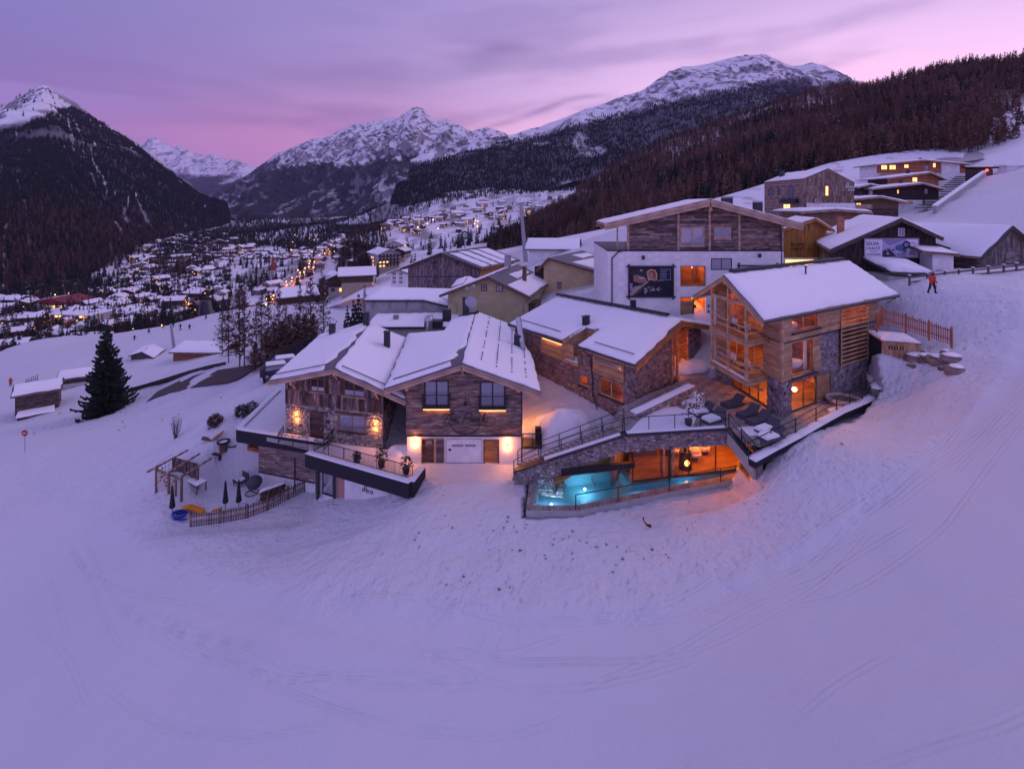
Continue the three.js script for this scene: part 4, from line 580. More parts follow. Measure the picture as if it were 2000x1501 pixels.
function rubble(parent, f, t, s0, s1, h0, h1, holes, { size = 0.34, a = [0.30, 0.22, 0.24], b = [0.46, 0.38, 0.38], seed = 1, top = null, low = null, out = 0.06 } = {}) {
  const R = rng(seed), g = new GB([1, 1, 1]);
  for (let h = h0; h < h1;) {
    const rh = size * (0.45 + R() * 0.5); for (let s = s0 - R() * 0.2; s < s1;) {
      const w = size * (0.5 + R() * 1.0), c = s + w / 2, hj = h + (R() - 0.5) * rh * 0.6, m = hj + rh / 2; const S0 = Math.max(s0, s), S1 = Math.min(s1, s + w); s += w; if (S1 - S0 < 0.05 || (top && m > top(c)) || (low && m < low(c)) || m > h1 || holes.some((o) => S0 < o[1] - 0.02 && S1 > o[0] + 0.02 && hj < o[3] - 0.02 && hj + rh > o[2] + 0.02)) continue;
      const k = R(), q = 0.75 + R() * 0.5, tint = R() < 0.14 ? [0.42, 0.30, 0.25] : R() < 0.12 ? [0.20, 0.17, 0.2] : a.map((v, i) => mix(v, b[i], k)); g.c = tint.map((v) => v * q); g.uo = [R() * 7, R() * 7];
      const j = () => (R() - 0.5) * rh * 0.35, o = out * (0.5 + R()), e = 0.018, P = [[S0, hj], [S1, hj], [S1, hj + rh], [S0, hj + rh]].map(([x, y]) => f.p(x, y, t + 0.02)), Q = [[S0 + e + Math.abs(j()), hj + e + Math.abs(j())], [S1 - e - Math.abs(j()), hj + e + Math.abs(j())], [S1 - e - Math.abs(j()), hj + rh - e - Math.abs(j()) * 0.7], [S0 + e + Math.abs(j()), hj + rh - e - Math.abs(j()) * 0.7]].map(([x, y]) => f.p(x, y, t - o));
      g.quad(...Q, [0, 0], [w, 0], [w, rh], [0, rh]); for (let i = 0; i < 4; i++) g.quad(P[i], P[(i + 1) % 4], Q[(i + 1) % 4], Q[i], [0, 0], [w, 0], [w, 0.1], [0, 0.1]);
    } h += rh;
  }
  const m = part(parent, 'stone_facing', g, M.stone); m.userData.kind = 'stuff'; return m;
}
function roofPlane(parent, pts, { cover, bare, deck = 0.1, snow = 0.26, seed = 3, under = M.frame, inset = 0.06, soffit = 0.16, cell = 0.7 } = {}) {
  part(parent, 'roof_boarding', new GB().slab(pts.map((p) => V3(p.x, p.y - deck, p.z)), soffit), under);
  const c = pts.reduce((a, p) => a.add(p), V3(0, 0, 0)).multiplyScalar(1 / pts.length), r = part(parent, 'roof_sheet', new GB().slab(pts.map((p) => V3(p.x + (p.x - c.x) * 0.004, p.y, p.z + (p.z - c.z) * 0.004)), deck - 0.006), M.sheet);
  if (snow) part(r, 'roof_snow', snowOn((cover ? cover.map(([u, v]) => pts[0].clone().lerp(pts[1], u).lerp(pts[3].clone().lerp(pts[2], u), v)) : bare ?? pts).map((p) => { const v = c.clone().sub(p), l = Math.hypot(v.x, v.z); return p.clone().addScaledVector(v, inset / l); }), snow, seed, cell), M.roofSnow); return r;
}
const verge = (parent, p, q, h = 0.42, w = 0.09, mat = M.fascia, drop = 0.05) => part(parent, 'verge_board', new GB().bar(V3(p.x, p.y - h / 2 - drop, p.z), V3(q.x, q.y - h / 2 - drop, q.z), w, h), mat);
function windowIn(parent, f, [s0, s1, h0, h1], t, { frame = M.frame, pane = M.pane, fw = 0.09, deep = 0.1, bars = 1, cross = 0, sill = null, name = 'window' } = {}) {
  const g = new GB(), p = new GB(); g.box(f, s0, s1, h0, h0 + fw, t, t + deep); g.box(f, s0, s1, h1 - fw, h1, t, t + deep); g.box(f, s0, s0 + fw, h0 + fw, h1 - fw, t, t + deep); g.box(f, s1 - fw, s1, h0 + fw, h1 - fw, t, t + deep);
  for (let i = 1; i <= bars; i++) { const c = mix(s0, s1, i / (bars + 1)); g.box(f, c - fw * 0.4, c + fw * 0.4, h0 + fw, h1 - fw, t + 0.01, t + deep - 0.01); } for (let i = 1; i <= cross; i++) { const c = mix(h0, h1, i / (cross + 1)); g.box(f, s0 + fw, s1 - fw, c - 0.02, c + 0.02, t + 0.015, t + deep - 0.015); }
  const w = part(parent, name, g, frame); for (let i = 0; i <= bars; i++) { const a = mix(s0 + fw, s1 - fw, i / (bars + 1)), b = mix(s0 + fw, s1 - fw, (i + 1) / (bars + 1)), q = new GB().box(f, a, b, h0 + fw, h1 - fw, t + deep * 0.55, t + deep * 0.6 + 0.005); part(w, 'pane', q, pane); }
  if (sill) part(w, 'sill', new GB().box(f, s0 - 0.06, s1 + 0.06, h0 - 0.08, h0 - 0.004, t - 0.14, t), sill); return w;
}
function glassIn(parent, f, [s0, s1, h0, h1], t, n = 1, frame = M.darkFrame, fw = 0.06) { // clear glazing in front of a lit room
  const g = new GB(); g.box(f, s0, s1, h0, h0 + fw, t, t + 0.08); g.box(f, s0, s1, h1 - fw, h1, t, t + 0.08); for (let i = 0; i <= n; i++) { const c = mix(s0 + fw / 2, s1 - fw / 2, i / n); g.box(f, c - fw / 2, c + fw / 2, h0 + fw, h1 - fw, t, t + 0.08); }
  const w = part(parent, 'glazing_frame', g, frame); for (let i = 0; i < n; i++) part(w, 'pane', new GB().quad(f.p(mix(s0, s1, i / n) + fw, h0 + fw, t + 0.05), f.p(mix(s0, s1, (i + 1) / n) - fw, h0 + fw, t + 0.05), f.p(mix(s0, s1, (i + 1) / n) - fw, h1 - fw, t + 0.05), f.p(mix(s0, s1, i / n) + fw, h1 - fw, t + 0.05)), M.glass); return w;
}
function room(parent, f, s0, s1, h0, h1, t0, t1, mat = M.room, floor = M.roomFloor) { // five thick sides, open to the front
  const g = new GB(), k = 0.1; g.box(f, s0 - k, s1 + k, h0 - k, h1 + k, t1, t1 + k); g.box(f, s0 - k, s0, h0, h1, t0, t1); g.box(f, s1, s1 + k, h0, h1, t0, t1); g.box(f, s0, s1, h1, h1 + k, t0, t1); const r = part(parent, 'room_lining', g, mat); part(r, 'room_floor', new GB().box(f, s0, s1, h0 - k, h0, t0, t1), floor); return r;
}
function ceilingLamp(parent, f, s, h, t, watt, r = 0.14, colour = WARM) { const p = f.p(s, h, t); const m = part(parent, 'ceiling_lamp', new THREE.SphereGeometry(r, 12, 8).translate(p.x, p.y, p.z), M.lamp); point(p, watt, colour, r / 0.02); return m; }
function chimney(parent, f, s, t, h0, h1, w = 0.45, mat = M.metal) { const c = part(parent, 'chimney', new GB().box(f, s - w / 2, s + w / 2, h0, h1, t - w / 2, t + w / 2), mat); part(c, 'chimney_cap', new GB().box(f, s - w / 2 - 0.06, s + w / 2 + 0.06, h1 + 0.08, h1 + 0.13, t - w / 2 - 0.06, t + w / 2 + 0.06), mat); return c; }
function wallLamp(f, s, h, t, label, power = 1.5) { // up-and-down wall light: a thing of its own
  const o = thing('wall_lamp', label, 'lamp', f.p(s, h - 0.12, t)); part(o, 'lamp_body', new GB().tube(f.p(s, h - 0.1, t - 0.09), f.p(s, h + 0.1, t - 0.09), 0.05, 0.05, 10), M.metal); part(o, 'bracket', new GB().box(f, s - 0.02, s + 0.02, h - 0.03, h + 0.03, t - 0.06, t), M.metal);
  for (const e of [-1, 1]) { const p = f.p(s, h + e * 0.135, t - 0.09); part(o, 'lamp_bulb', new THREE.SphereGeometry(0.035, 8, 6).translate(p.x, p.y, p.z), M.lamp); point(f.p(s, h + e * 0.3, t - 0.16), power, 0xff9440, 2); } return o;
}
function railing(name, label, pts, { height = 1.0, step = 0.13, post = 1.5, mat = M.rail, glass = false, low = 0.08, group, r = 0.022, balusters = true, mid = 0 } = {}) {
  const o = thing(name, label, 'railing', pts[0].clone(), group), top = new GB(), bal = new GB();
  for (let i = 0; i + 1 < pts.length; i++) {
    const a = pts[i], b = pts[i + 1], l = a.distanceTo(b), up = V3(0, height, 0), lift = (p, h) => p.clone().add(V3(0, h, 0)); top.bar(lift(a, height), lift(b, height), 0.05, 0.04); if (!glass || mid) top.bar(lift(a, low), lift(b, low), 0.035, 0.03); for (let m = 1; m <= mid; m++) top.bar(lift(a, low + (height - low) * m / (mid + 1)), lift(b, low + (height - low) * m / (mid + 1)), 0.025, 0.025);
    const n = Math.max(1, Math.round(l / post)); for (let k = 0; k <= n; k++) { if (k === n && i + 2 < pts.length) continue; const p = a.clone().lerp(b, k / n); part(o, 'post', new GB().tube(lift(p, -0.25), lift(p, height), r * 1.3, r * 1.3, 5), mat); if (glass && k < n) { const q = a.clone().lerp(b, (k + 1) / n), e = q.clone().sub(p).multiplyScalar(0.04); part(o, 'glass_panel', new GB().quad(lift(p, low).add(e), lift(q, low).sub(e), lift(q, height - 0.05).sub(e), lift(p, height - 0.05).add(e)), M.railGlass); } }
    if (!glass && balusters) { const m = Math.floor(l / step); for (let k = 1; k < m; k++) { const p = a.clone().lerp(b, k / m); bal.tube(lift(p, low), lift(p, height), r * 0.55, r * 0.55, 4); } }
  }
  part(o, 'handrail', top, mat); if (bal.P.length) part(o, 'balusters', bal, mat).userData.kind = 'stuff'; return o;
}
const stroke = (g, f, t, pts, w = 0.03) => { const c = new THREE.CatmullRomCurve3(pts.map(([s, h]) => f.p(s, h, t))), n = pts.length * 4; let a = c.getPoint(0); for (let i = 1; i <= n; i++) { const b = c.getPoint(i / n); g.tube(a, b, w, w, 5); a = b; } };
const bold = await new FontLoader().loadAsync('fonts/droid/droid_sans_bold.typeface.json');
function lettering(parent, f, text, s, h, t, size, mat, name = 'lettering') { // solid letters standing 2 cm off a wall
  const g = new TextGeometry(text, { font: bold, size, depth: 0.02, curveSegments: 4 }), p = g.attributes.position; for (let i = 0; i < p.count; i++) { const q = f.p(s + p.getX(i), h + p.getY(i), t - p.getZ(i)); p.setXYZ(i, q.x, q.y, q.z); } g.computeVertexNormals(); return part(parent, name, g, mat);
}

// ================================================================ chalet A: boards over pale stone, left
const fA = new Frame(V3(-20.73, 0, -44.8), [0.9735, 0.2347], [-0.088, -0.996]);
{
  const o = thing('stone_base_chalet', 'chalet with upright dark boards over pale lit stone and two wall lamps', 'house', fA.p(5, 0.8, 6));
  const top = (s) => (s < 5.32 ? mix(6.2, 7.85, (s + 1.37) / 6.69) : mix(7.85, 5.75, (s - 5.32) / 6.8)) - 0.3;
  const w1 = fA.rect(606, 634, 739, 765), w2 = fA.rect(671, 712, 742, 774), w3 = fA.rect(661, 714, 810, 843), dr = fA.rect(605, 632, 806, 853);
  dr[2] = 0.9; core(o, fA, 0, 9.8, -1, 3.93, 0, 0.3, [w3, dr], M.mortar); rubble(o, fA, 0, 0, 9.8, 0.5, 3.9, [w3, dr], { size: 0.3, a: [0.42, 0.36, 0.30], b: [0.62, 0.54, 0.44], seed: 4 });
  const g = new GB(); around(0, 9.8, 3.93, 5.6, [w1, w2], (a, b, c, d) => g.box(fA, a, b, c, d, 0.02, 0.28)); part(o, 'upper_wall', g, M.dark[0]); part(o, 'gable_wall', new GB().prism(fA, [[0, 5.6], [9.8, 5.6], [9.8, top(9.8) - 0.1], [5.32, top(5.32) - 0.1], [0, top(0) - 0.1]], 0.02, 0.28), M.dark[1]);
  boards(o, fA, 0, -0.06, 9.86, 3.86, 8, [w1, w2], { size: 0.3, out: 0.07, mats: [M.old[1], M.dark[2], M.old[3], M.dark[0], M.old[4]], seed: 8, upright: true, top });
  for (const [s, inw] of [[0, 1], [9.8, -1]]) { const q = fA.side(s, inw); core(o, q, 0.3, 13, -1, 3.93, 0, 0.3, [], M.mortar); rubble(o, q, 0, 0, 13, 0.4, 3.9, [], { size: 0.32, a: [0.36, 0.31, 0.28], b: [0.5, 0.44, 0.38], seed: 14 + s }); core(o, q, 0.28, 13, 3.93, s ? 6.2 : 6.25, -0.04, 0.2, [], M.dark[0], 'upper_wall'); }
  part(o, 'back_wall', new GB().box(fA, 0, 9.8, -1, 6, 12.8, 13), M.mortar);
  const F = (s, h, t) => fA.p(s, h, t), FL = F(-1.37, 6.2, -1.3), AP = F(5.32, 7.85, -1.3), FR = F(12.1, 5.75, -1.3), BL = F(-1.37, 6.2, 14), BA = F(5.32, 8.0, 14.5), BR = F(12.1, 5.9, 14);
  roofPlane(o, [FL, AP, BA, BL], { seed: 5, under: M.fascia, cover: [[0, 0], [0.86, 0], [0.8, 0.1], [0.9, 0.22], [0.86, 0.3], [0.97, 0.44], [1, 0.6], [0.9, 0.72], [1, 0.8], [1, 1], [0, 1]] }); roofPlane(o, [AP, FR, BR, BA], { seed: 7, under: M.fascia });
  verge(o, FL, AP, 0.4); verge(o, AP, FR, 0.4);
  for (const [s, dh] of [[1.0, 0], [5.32, 0.05], [9.3, 0]]) { const y = top(s) - 0.12 + dh; part(o, 'purlin', new GB().box(fA, s - 0.13, s + 0.13, y - 0.32, y, -1.25, 0.2), M.beam); part(o, 'bracket', new GB().bar(F(s, y - 1.0, -0.05), F(s, y - 0.3, -0.85), 0.14, 0.16), M.beam); }
  windowIn(o, fA, w1, -0.02, { sill: M.fascia }); windowIn(o, fA, w2, -0.02, { sill: M.fascia }); windowIn(o, fA, w3, -0.02, { sill: M.dark[0], bars: 1 });
  const d = part(o, 'door', new GB().box(fA, dr[0] + 0.08, dr[1] - 0.08, dr[2], dr[3] - 0.08, 0.06, 0.12), M.dark[2]); part(d, 'door_frame', new GB().box(fA, dr[0], dr[0] + 0.08, dr[2], dr[3], -0.02, 0.14).box(fA, dr[1] - 0.08, dr[1], dr[2], dr[3], -0.02, 0.14).box(fA, dr[0] + 0.08, dr[1] - 0.08, dr[3] - 0.08, dr[3], -0.02, 0.14), M.door); part(d, 'handle', new GB().box(fA, dr[1] - 0.3, dr[1] - 0.26, 1.8, 2.0, 0.0, 0.05), M.steel);
  part(o, 'lintel', new GB().box(fA, dr[0] - 0.35, dr[1] + 0.35, dr[3] + 0.02, dr[3] + 0.2, -0.09, 0.02), M.door); part(o, 'lintel', new GB().box(fA, w3[0] - 0.3, w3[1] + 0.3, w3[3] + 0.02, w3[3] + 0.2, -0.09, 0.02), M.door); const sp = fA.rect(636, 644, 819, 826); part(o, 'name_plate', new GB().box(fA, ...sp, -0.1, -0.07), M.metal);
  part(o, 'drain_pipe', new GB().tube(F(9.86, 0.8, -0.12), F(9.86, 5.6, -0.12), 0.05, 0.05, 8), M.metal);
  chimney(o, fA, 0.9, 12.4, 6.3, 8.0, 0.7); chimney(o, fA, 5.1, 13.3, 7.5, 9.4, 0.7); chimney(o, fA, 8.6, 8.6, 6.5, 8.6, 0.65);
  const sg = new GB(); for (const [a, b, s0, s1] of [[FL, AP, 0.08, 0.9], [AP, FR, 0.1, 0.9]]) { const up = V3(fA.v.x, 0, fA.v.z).multiplyScalar(0.55); sg.tube(a.clone().lerp(b, s0).add(up).add(V3(0, 0.36, 0)), a.clone().lerp(b, s1).add(up).add(V3(0, 0.36, 0)), 0.045, 0.045, 5); } part(o, 'snow_guard', sg, M.metal);
  wallLamp(fA, fA.sAt(579, 0), fA.hAt(812, 1, 0), -0.06, 'glowing wall lamp on pale stone left of the dark door', 2); wallLamp(fA, fA.sAt(733, 0), fA.hAt(830, 9, 0), -0.06, 'glowing wall lamp on pale stone beside the drain pipe', 2);
}
// the terrace and lower storey in front of it
{
  const o = thing('terrace_building', 'terrace with black edge band and snow over a grey boarded lower storey', 'terrace', V3(-17, -3.5, -41.5));
  const a = at(466, 836, 45.7), b = at(637, 866, 43.1), c = at(600, 882, 41.3), d = at(802, 941, 36.9), Y = 1.15; for (const p of [a, b, c, d]) p.y = Y;
  const back = V3(-0.088, 0, -0.996), aL = a.clone().addScaledVector(back, 11), e = V3(-10.8, Y, -42.2), deckPts = [a, b.clone().lerp(c, 0.35), c, d, V3(-8.6, Y, -40.8), e, fA.abs(9.8, Y, -0.1), fA.abs(0, Y, -0.1), fA.abs(0, Y, 7), aL];
  const drop = (p, y) => V3(p.x, y, p.z);
  part(o, 'terrace_slab', new GB().slab(deckPts.map((p) => drop(p, 0.85)), 0.35), M.concrete);
  part(o, 'terrace_snow', snowOn([drop(a, 0.86), drop(b, 0.86), fA.abs(4.2, 0.86, -0.15), fA.abs(0, 0.86, -0.1), fA.abs(0, 0.86, 7), drop(aL, 0.86)], 0.16, 31), M.snow); part(o, 'terrace_snow', snowOn([drop(b, 0.86), drop(c, 0.86).lerp(drop(b, 0.86), 0.06), drop(d, 0.86), V3(-8.6, 0.86, -40.8), V3(-10.8, 0.86, -42.2), fA.abs(9.6, 0.86, -0.2), fA.abs(4.3, 0.86, -0.2)], 0.06, 33), M.snow);
  const band = (p, q, y0, y1) => { const m = part(o, 'edge_band', new GB().bar(drop(p, (y0 + y1) / 2), drop(q, (y0 + y1) / 2), 0.5, y1 - y0), M.band); const n = V3(-(q.z - p.z), 0, q.x - p.x).normalize().multiplyScalar(0.3); part(m, 'band_snow', snowOn([drop(p, y1).add(n), drop(q, y1).add(n), drop(q, y1).sub(n), drop(p, y1).sub(n)], 0.12, 37, 0.5), M.snow); };
  band(a, b, -0.05, 1.12); band(c, d, -0.05, 1.12); band(aL, a, 0.0, 1.12); band(d, d.clone().add(V3(0.5, 0, -2.2)), -0.05, 1.12);
  // lower storey walls
  const f1 = new Frame(at(506, 900, 46.0).setY(0), [0.955, 0.295], [-0.088, -0.996]), L1 = 6.3, gy = -4.6;
  part(o, 'wall', new GB().box(f1, 0, L1, gy, 0.5, 0, 0.3), M.white); boards(o, f1, 0, -0.06, L1, -3.0, 0.55, [], { size: 0.34, mats: [M.old[2], M.old[0], M.old[2]], seed: 41, maxLen: 3 }); const q = f1.side(0, 1); part(o, 'wall', new GB().box(q, 0.3, 9, gy, 0.5, 0, 0.3), M.white); boards(o, q, 0, 0, 9, -3.0, 0.55, [], { size: 0.34, mats: [M.old[1], M.old[3]], seed: 43 });
  part(o, 'drain_pipe', new GB().tube(f1.p(4.1, gy, -0.12), f1.p(4.1, 0.3, -0.12), 0.05, 0.05, 8), M.metal); part(o, 'skirting', new GB().box(f1, -0.08, L1, -3.12, -3.0, -0.1, 0), M.metal);
  // entrance and white garage wall under the second band
  const f2 = new Frame(c.clone().setY(0).add(V3(0.6, 0, -0.7)), [d.x - c.x, d.z - c.z], [-0.088, -0.996]), L2 = 10.2; const dA = [0.5, 1.75, -2.7, -0.1], dB = [2.1, 3.0, -2.7, -0.3];
  core(o, f2, 0, L2, -3.4, 0.5, 0, 0.3, [dA, dB], M.white); part(o, 'passage_wall', new GB().box(f2, -0.2, 3.4, -3.2, 0.4, 2.2, 2.4), M.concrete); windowIn(o, f2, dA, 0.05, { frame: M.darkFrame, pane: M.glass, bars: 0, name: 'glass_door' }); part(o, 'door', new GB().box(f2, ...dB, 0.04, 0.1), S({ color: C3(0.42, 0.24, 0.2) })); part(o, 'post', new GB().box(f2, 1.78, 2.06, -3, 0.3, -0.12, -0.01), M.metal); part(o, 'post', new GB().box(f2, 0.0, 0.25, -3, 0.3, -0.5, -0.01), M.metal);
  const logo = new GB(); for (const [s, r] of [[5.0, 0.13], [5.42, 0.13], [5.86, 0.13]]) stroke(logo, f2, -0.03, [...Array(9)].map((_, i) => [s + Math.cos(i * 0.8) * r, -1.25 + Math.sin(i * 0.8) * r * 0.8]), 0.03); stroke(logo, f2, -0.03, [[5.12, -1.3], [5.12, -1.0], [5.16, -0.86]], 0.03); stroke(logo, f2, -0.03, [[5.3, -1.3], [5.28, -1.05], [5.34, -0.88]], 0.03); part(o, 'wall_logo', logo, M.black);
  const bl = fA.p(0, 0, 0), bq = f1; const bal = new GB(); for (const y of [-0.15, -1.2]) bal.bar(bq.p(-1.5, y, 0.3), bq.p(-1.5, y, 2.6), 0.08, 0.1).bar(bq.p(-1.5, y, 0.3), bq.p(-0.05, y, 0.3), 0.08, 0.1); for (const t of [0.3, 1.45, 2.6]) bal.bar(bq.p(-1.5, -1.3, t), bq.p(-1.5, -0.1, t), 0.1, 0.1); bal.bar(bq.p(-0.1, -1.3, 0.3), bq.p(-0.1, -0.1, 0.3), 0.1, 0.1); const bb = part(o, 'side_balcony', bal, M.redwood); part(bb, 'balcony_floor', new GB().box(bq, -1.55, -0.04, -1.45, -1.3, 0.2, 2.7), M.redwood); const rods = new GB(); for (let t = 0.4; t < 2.6; t += 0.14) rods.bar(bq.p(-1.5, -1.2, t), bq.p(-1.5, -0.2, t), 0.03); part(bb, 'balusters', rods, M.redwood).userData.kind = 'stuff';
  const up = (p) => V3(p.x, 0.95, p.z); const k = (t) => up(c.clone().lerp(d, t)).add(V3(0.1, 0, -0.55));
  railing('terrace_railing', 'black baluster railing on the terrace edge in front of potted shrubs', [k(0.03), k(0.5), k(0.99)], { height: 1.0 }); railing('landing_railing', 'short black railing stepping down between the two terrace bands', [fA.abs(4.6, 1.0, -2.1), up(b).add(V3(0.4, 0, -0.6)), k(0.03)], { height: 0.95 }); railing('wall_railing', 'black railing beside the dark door under the left wall lamp', [fA.abs(-0.1, 0.95, -0.3), fA.abs(0.0, 0.95, -1.9), fA.abs(3.0, 0.95, -1.9)], { height: 0.95 });
}
// ================================================================ chalet B: the grey boarded one with the script sign
const fB = new Frame(V3(-8.81, 0, -41), [1, 0], [-0.02, -1]);
{
  const o = thing('boarded_chalet', 'grey boarded chalet with script sign over a white ground floor', 'house', fB.p(4.8, 0.4, 7)), W = 9.57, X = (x) => x + 8.81;
  const top = (s) => (s < 4.7 ? mix(7.05, 9.1, (s + 1.56) / 6.26) : mix(9.1, 6.85, (s - 4.7) / 6.46)) - 0.34;
  const wl = fB.rect(828, 877, 742, 794), wr = fB.rect(937, 987, 744, 796), d1 = fB.rect(822, 868, 855, 906), gd = fB.rect(870.5, 941.5, 857, 905), d2 = fB.rect(944, 975, 858, 909); for (const q of [d1, gd, d2]) q[2] = 0.32; const open = [d1, gd, d2];
  core(o, fB, 0, W, -0.6, 2.68, 0, 0.3, open, M.white); const g = new GB(); around(0, W, 2.68, 6.4, [wl, wr], (a, b, c, d) => g.box(fB, a, b, c, d, 0.02, 0.28)); part(o, 'upper_wall', g, M.old[3]); part(o, 'gable_wall', new GB().prism(fB, [[0, 6.4], [wl[0], 6.4], [wl[0], wl[3]], [wl[1], wl[3]], [wl[1], 6.4], [wr[0], 6.4], [wr[0], wr[3]], [wr[1], wr[3]], [wr[1], 6.4], [W, 6.4], [W, top(W) - 0.1], [4.7, top(4.7) - 0.1], [0, top(0) - 0.1]], 0.02, 0.28), M.old[3]);
  boards(o, fB, 0, -0.07, W + 0.07, 2.72, 9, [wl, wr], { size: 0.25, out: 0.06, mats: [M.old[0], M.old[0], M.old[1], M.old[2], M.old[4]], seed: 61, top, maxLen: 3.6 }); part(o, 'skirting', new GB().box(fB, -0.1, W + 0.1, 2.6, 2.71, -0.09, 0), M.metal);
  for (const [s, inw] of [[0, 1], [W, -1]]) { const q = fB.side(s, inw); core(o, q, 0.3, 15, -0.6, 2.68, 0, 0.3, [], M.white); core(o, q, 0.28, 15, 2.68, s ? 7.2 : 7.3, 0.02, 0.25, [], M.old[3], 'upper_wall'); boards(o, q, 0.02, 0, 15, 2.7, s ? 7.1 : 7.2, [], { size: 0.4, seed: 66 + s, maxLen: 6 }); }
  part(o, 'back_wall', new GB().box(fB, 0.2, W - 0.2, -0.6, 7, 14.6, 15), M.white);
  const R3 = (x, h, d) => V3(x, h, -d), sl = (x) => (x < -4.1 ? mix(7.11, 9.15, (x + 10.37) / 6.27) : mix(9.15, 6.85, (x + 4.1) / 6.46)), pt = (x, d, up = 0) => R3(x, sl(x) + up, d);
  roofPlane(o, [pt(-10.37, 39.6), pt(-4.1, 39.6), pt(-4.38, 58.9, 0.1), pt(-7.2, 57.4, 0.3), pt(-7.4, 53, 0.2), R3(-12.1, 7.0, 56.8)], { seed: 11, under: M.fascia, bare: [pt(-10.37, 39.6), pt(-4.9, 39.6), pt(-5.2, 41), pt(-4.6, 42.2), pt(-4.9, 43), pt(-4.15, 44.6), pt(-4.38, 58.9, 0.1), pt(-7.2, 57.4, 0.3), pt(-7.4, 53, 0.2), R3(-12.1, 7.0, 56.8)] }); roofPlane(o, [pt(-4.1, 39.6), pt(2.36, 39.6), pt(2.05, 49), pt(-0.45, 58), pt(-4.38, 58.9, 0.1)], { seed: 13, under: M.fascia });
  verge(o, pt(-10.37, 39.6), pt(-4.1, 39.6), 0.45); verge(o, pt(-4.1, 39.6), pt(2.36, 39.6), 0.45);
  const tuck = new GB(); for (const [x, a, b] of [[-2.6, 41.5, 57], [-1.3, 41, 57], [0, 41, 55], [1.2, 41, 52]]) for (let d = a; d < b; d += 0.9) if (hash(d * 10, x * 10) > 0.25) tuck.box(WORLD, x - 0.03, x + 0.03, sl(x) + 0.22, sl(x) + 0.33 + hash(d * 7, x * 3) * 0.05, d, d + 0.22 + hash(d * 5, 2) * 0.3); part(o, 'roof_seam', tuck, M.metal); const sg = new GB(); sg.tube(pt(-9.8, 40.3, 0.36), pt(-4.8, 40.3, 0.36), 0.045, 0.045, 5); part(o, 'snow_guard', sg, M.metal);
  for (const [s, dh] of [[0.2, 0], [4.7, 0.1], [9.3, 0]]) { const y = top(s) + 0.0 + dh - 0.05; part(o, 'purlin', new GB().box(fB, s - 0.14, s + 0.14, y - 0.34, y, -1.3, 0.2), M.beam); if (dh) part(o, 'bracket', new GB().bar(fB.p(s, y - 1.0, -0.05), fB.p(s, y - 0.32, -0.9), 0.14, 0.16), M.beam); }
  for (const w of [wl, wr]) {
    windowIn(o, fB, w, -0.04, { frame: M.darkFrame, fw: 0.13, deep: 0.14, bars: 1, sill: M.metal }); const rr = new GB(); rr.box(fB, w[0] - 0.1, w[1] + 0.1, w[2] + 1.05, w[2] + 1.1, -0.3, -0.25); rr.box(fB, w[0] - 0.1, w[1] + 0.1, w[2] + 0.05, w[2] + 0.09, -0.3, -0.25); for (let s = w[0]; s <= w[1]; s += 0.13) rr.box(fB, s - 0.01, s + 0.01, w[2] + 0.09, w[2] + 1.05, -0.285, -0.265); for (const s of [w[0] - 0.1, w[1] + 0.06]) rr.box(fB, s, s + 0.04, w[2], w[2] + 1.1, -0.3, 0); part(o, 'window_railing', rr, M.rail);
    part(o, 'led_strip', new GB().box(fB, w[0] - 0.05, w[1] + 0.05, w[2] - 0.2, w[2] - 0.15, -0.2, -0.14), M.led); area(fB.p((w[0] + w[1]) / 2, w[2] - 0.24, -0.17), fB.p((w[0] + w[1]) / 2, w[2] - 2, 0.25), w[1] - w[0], 0.05, 18);
  }
  // script sign: a ring broken by the words, hung from a small pendant
  { const g2 = new GB(), c = fB.rect(878, 940, 792, 846), cx = (c[0] + c[1]) / 2, cy = (c[2] + c[3]) / 2 + 0.05, r = (c[1] - c[0]) / 2, t = -0.11, ring = (a0, a1) => stroke(g2, fB, t, [...Array(14)].map((_, i) => { const a = mix(a0, a1, i / 13); return [cx + Math.cos(a) * r, cy + Math.sin(a) * r * 0.92]; }), 0.026); ring(0.28, 2.86); ring(3.45, 5.97);
    stroke(g2, fB, t, [[cx, cy + r * 0.95], [cx, cy + r + 1.0]], 0.014); g2.box(fB, cx - 0.1, cx + 0.1, cy + r * 0.86, cy + r * 1.06, t - 0.03, t + 0.03);
    const k = r / 1.33, w = (list) => stroke(g2, fB, t, list.map(([x, y]) => [cx - 1.75 * k + x * k, cy - 0.12 + y * k]), 0.028);
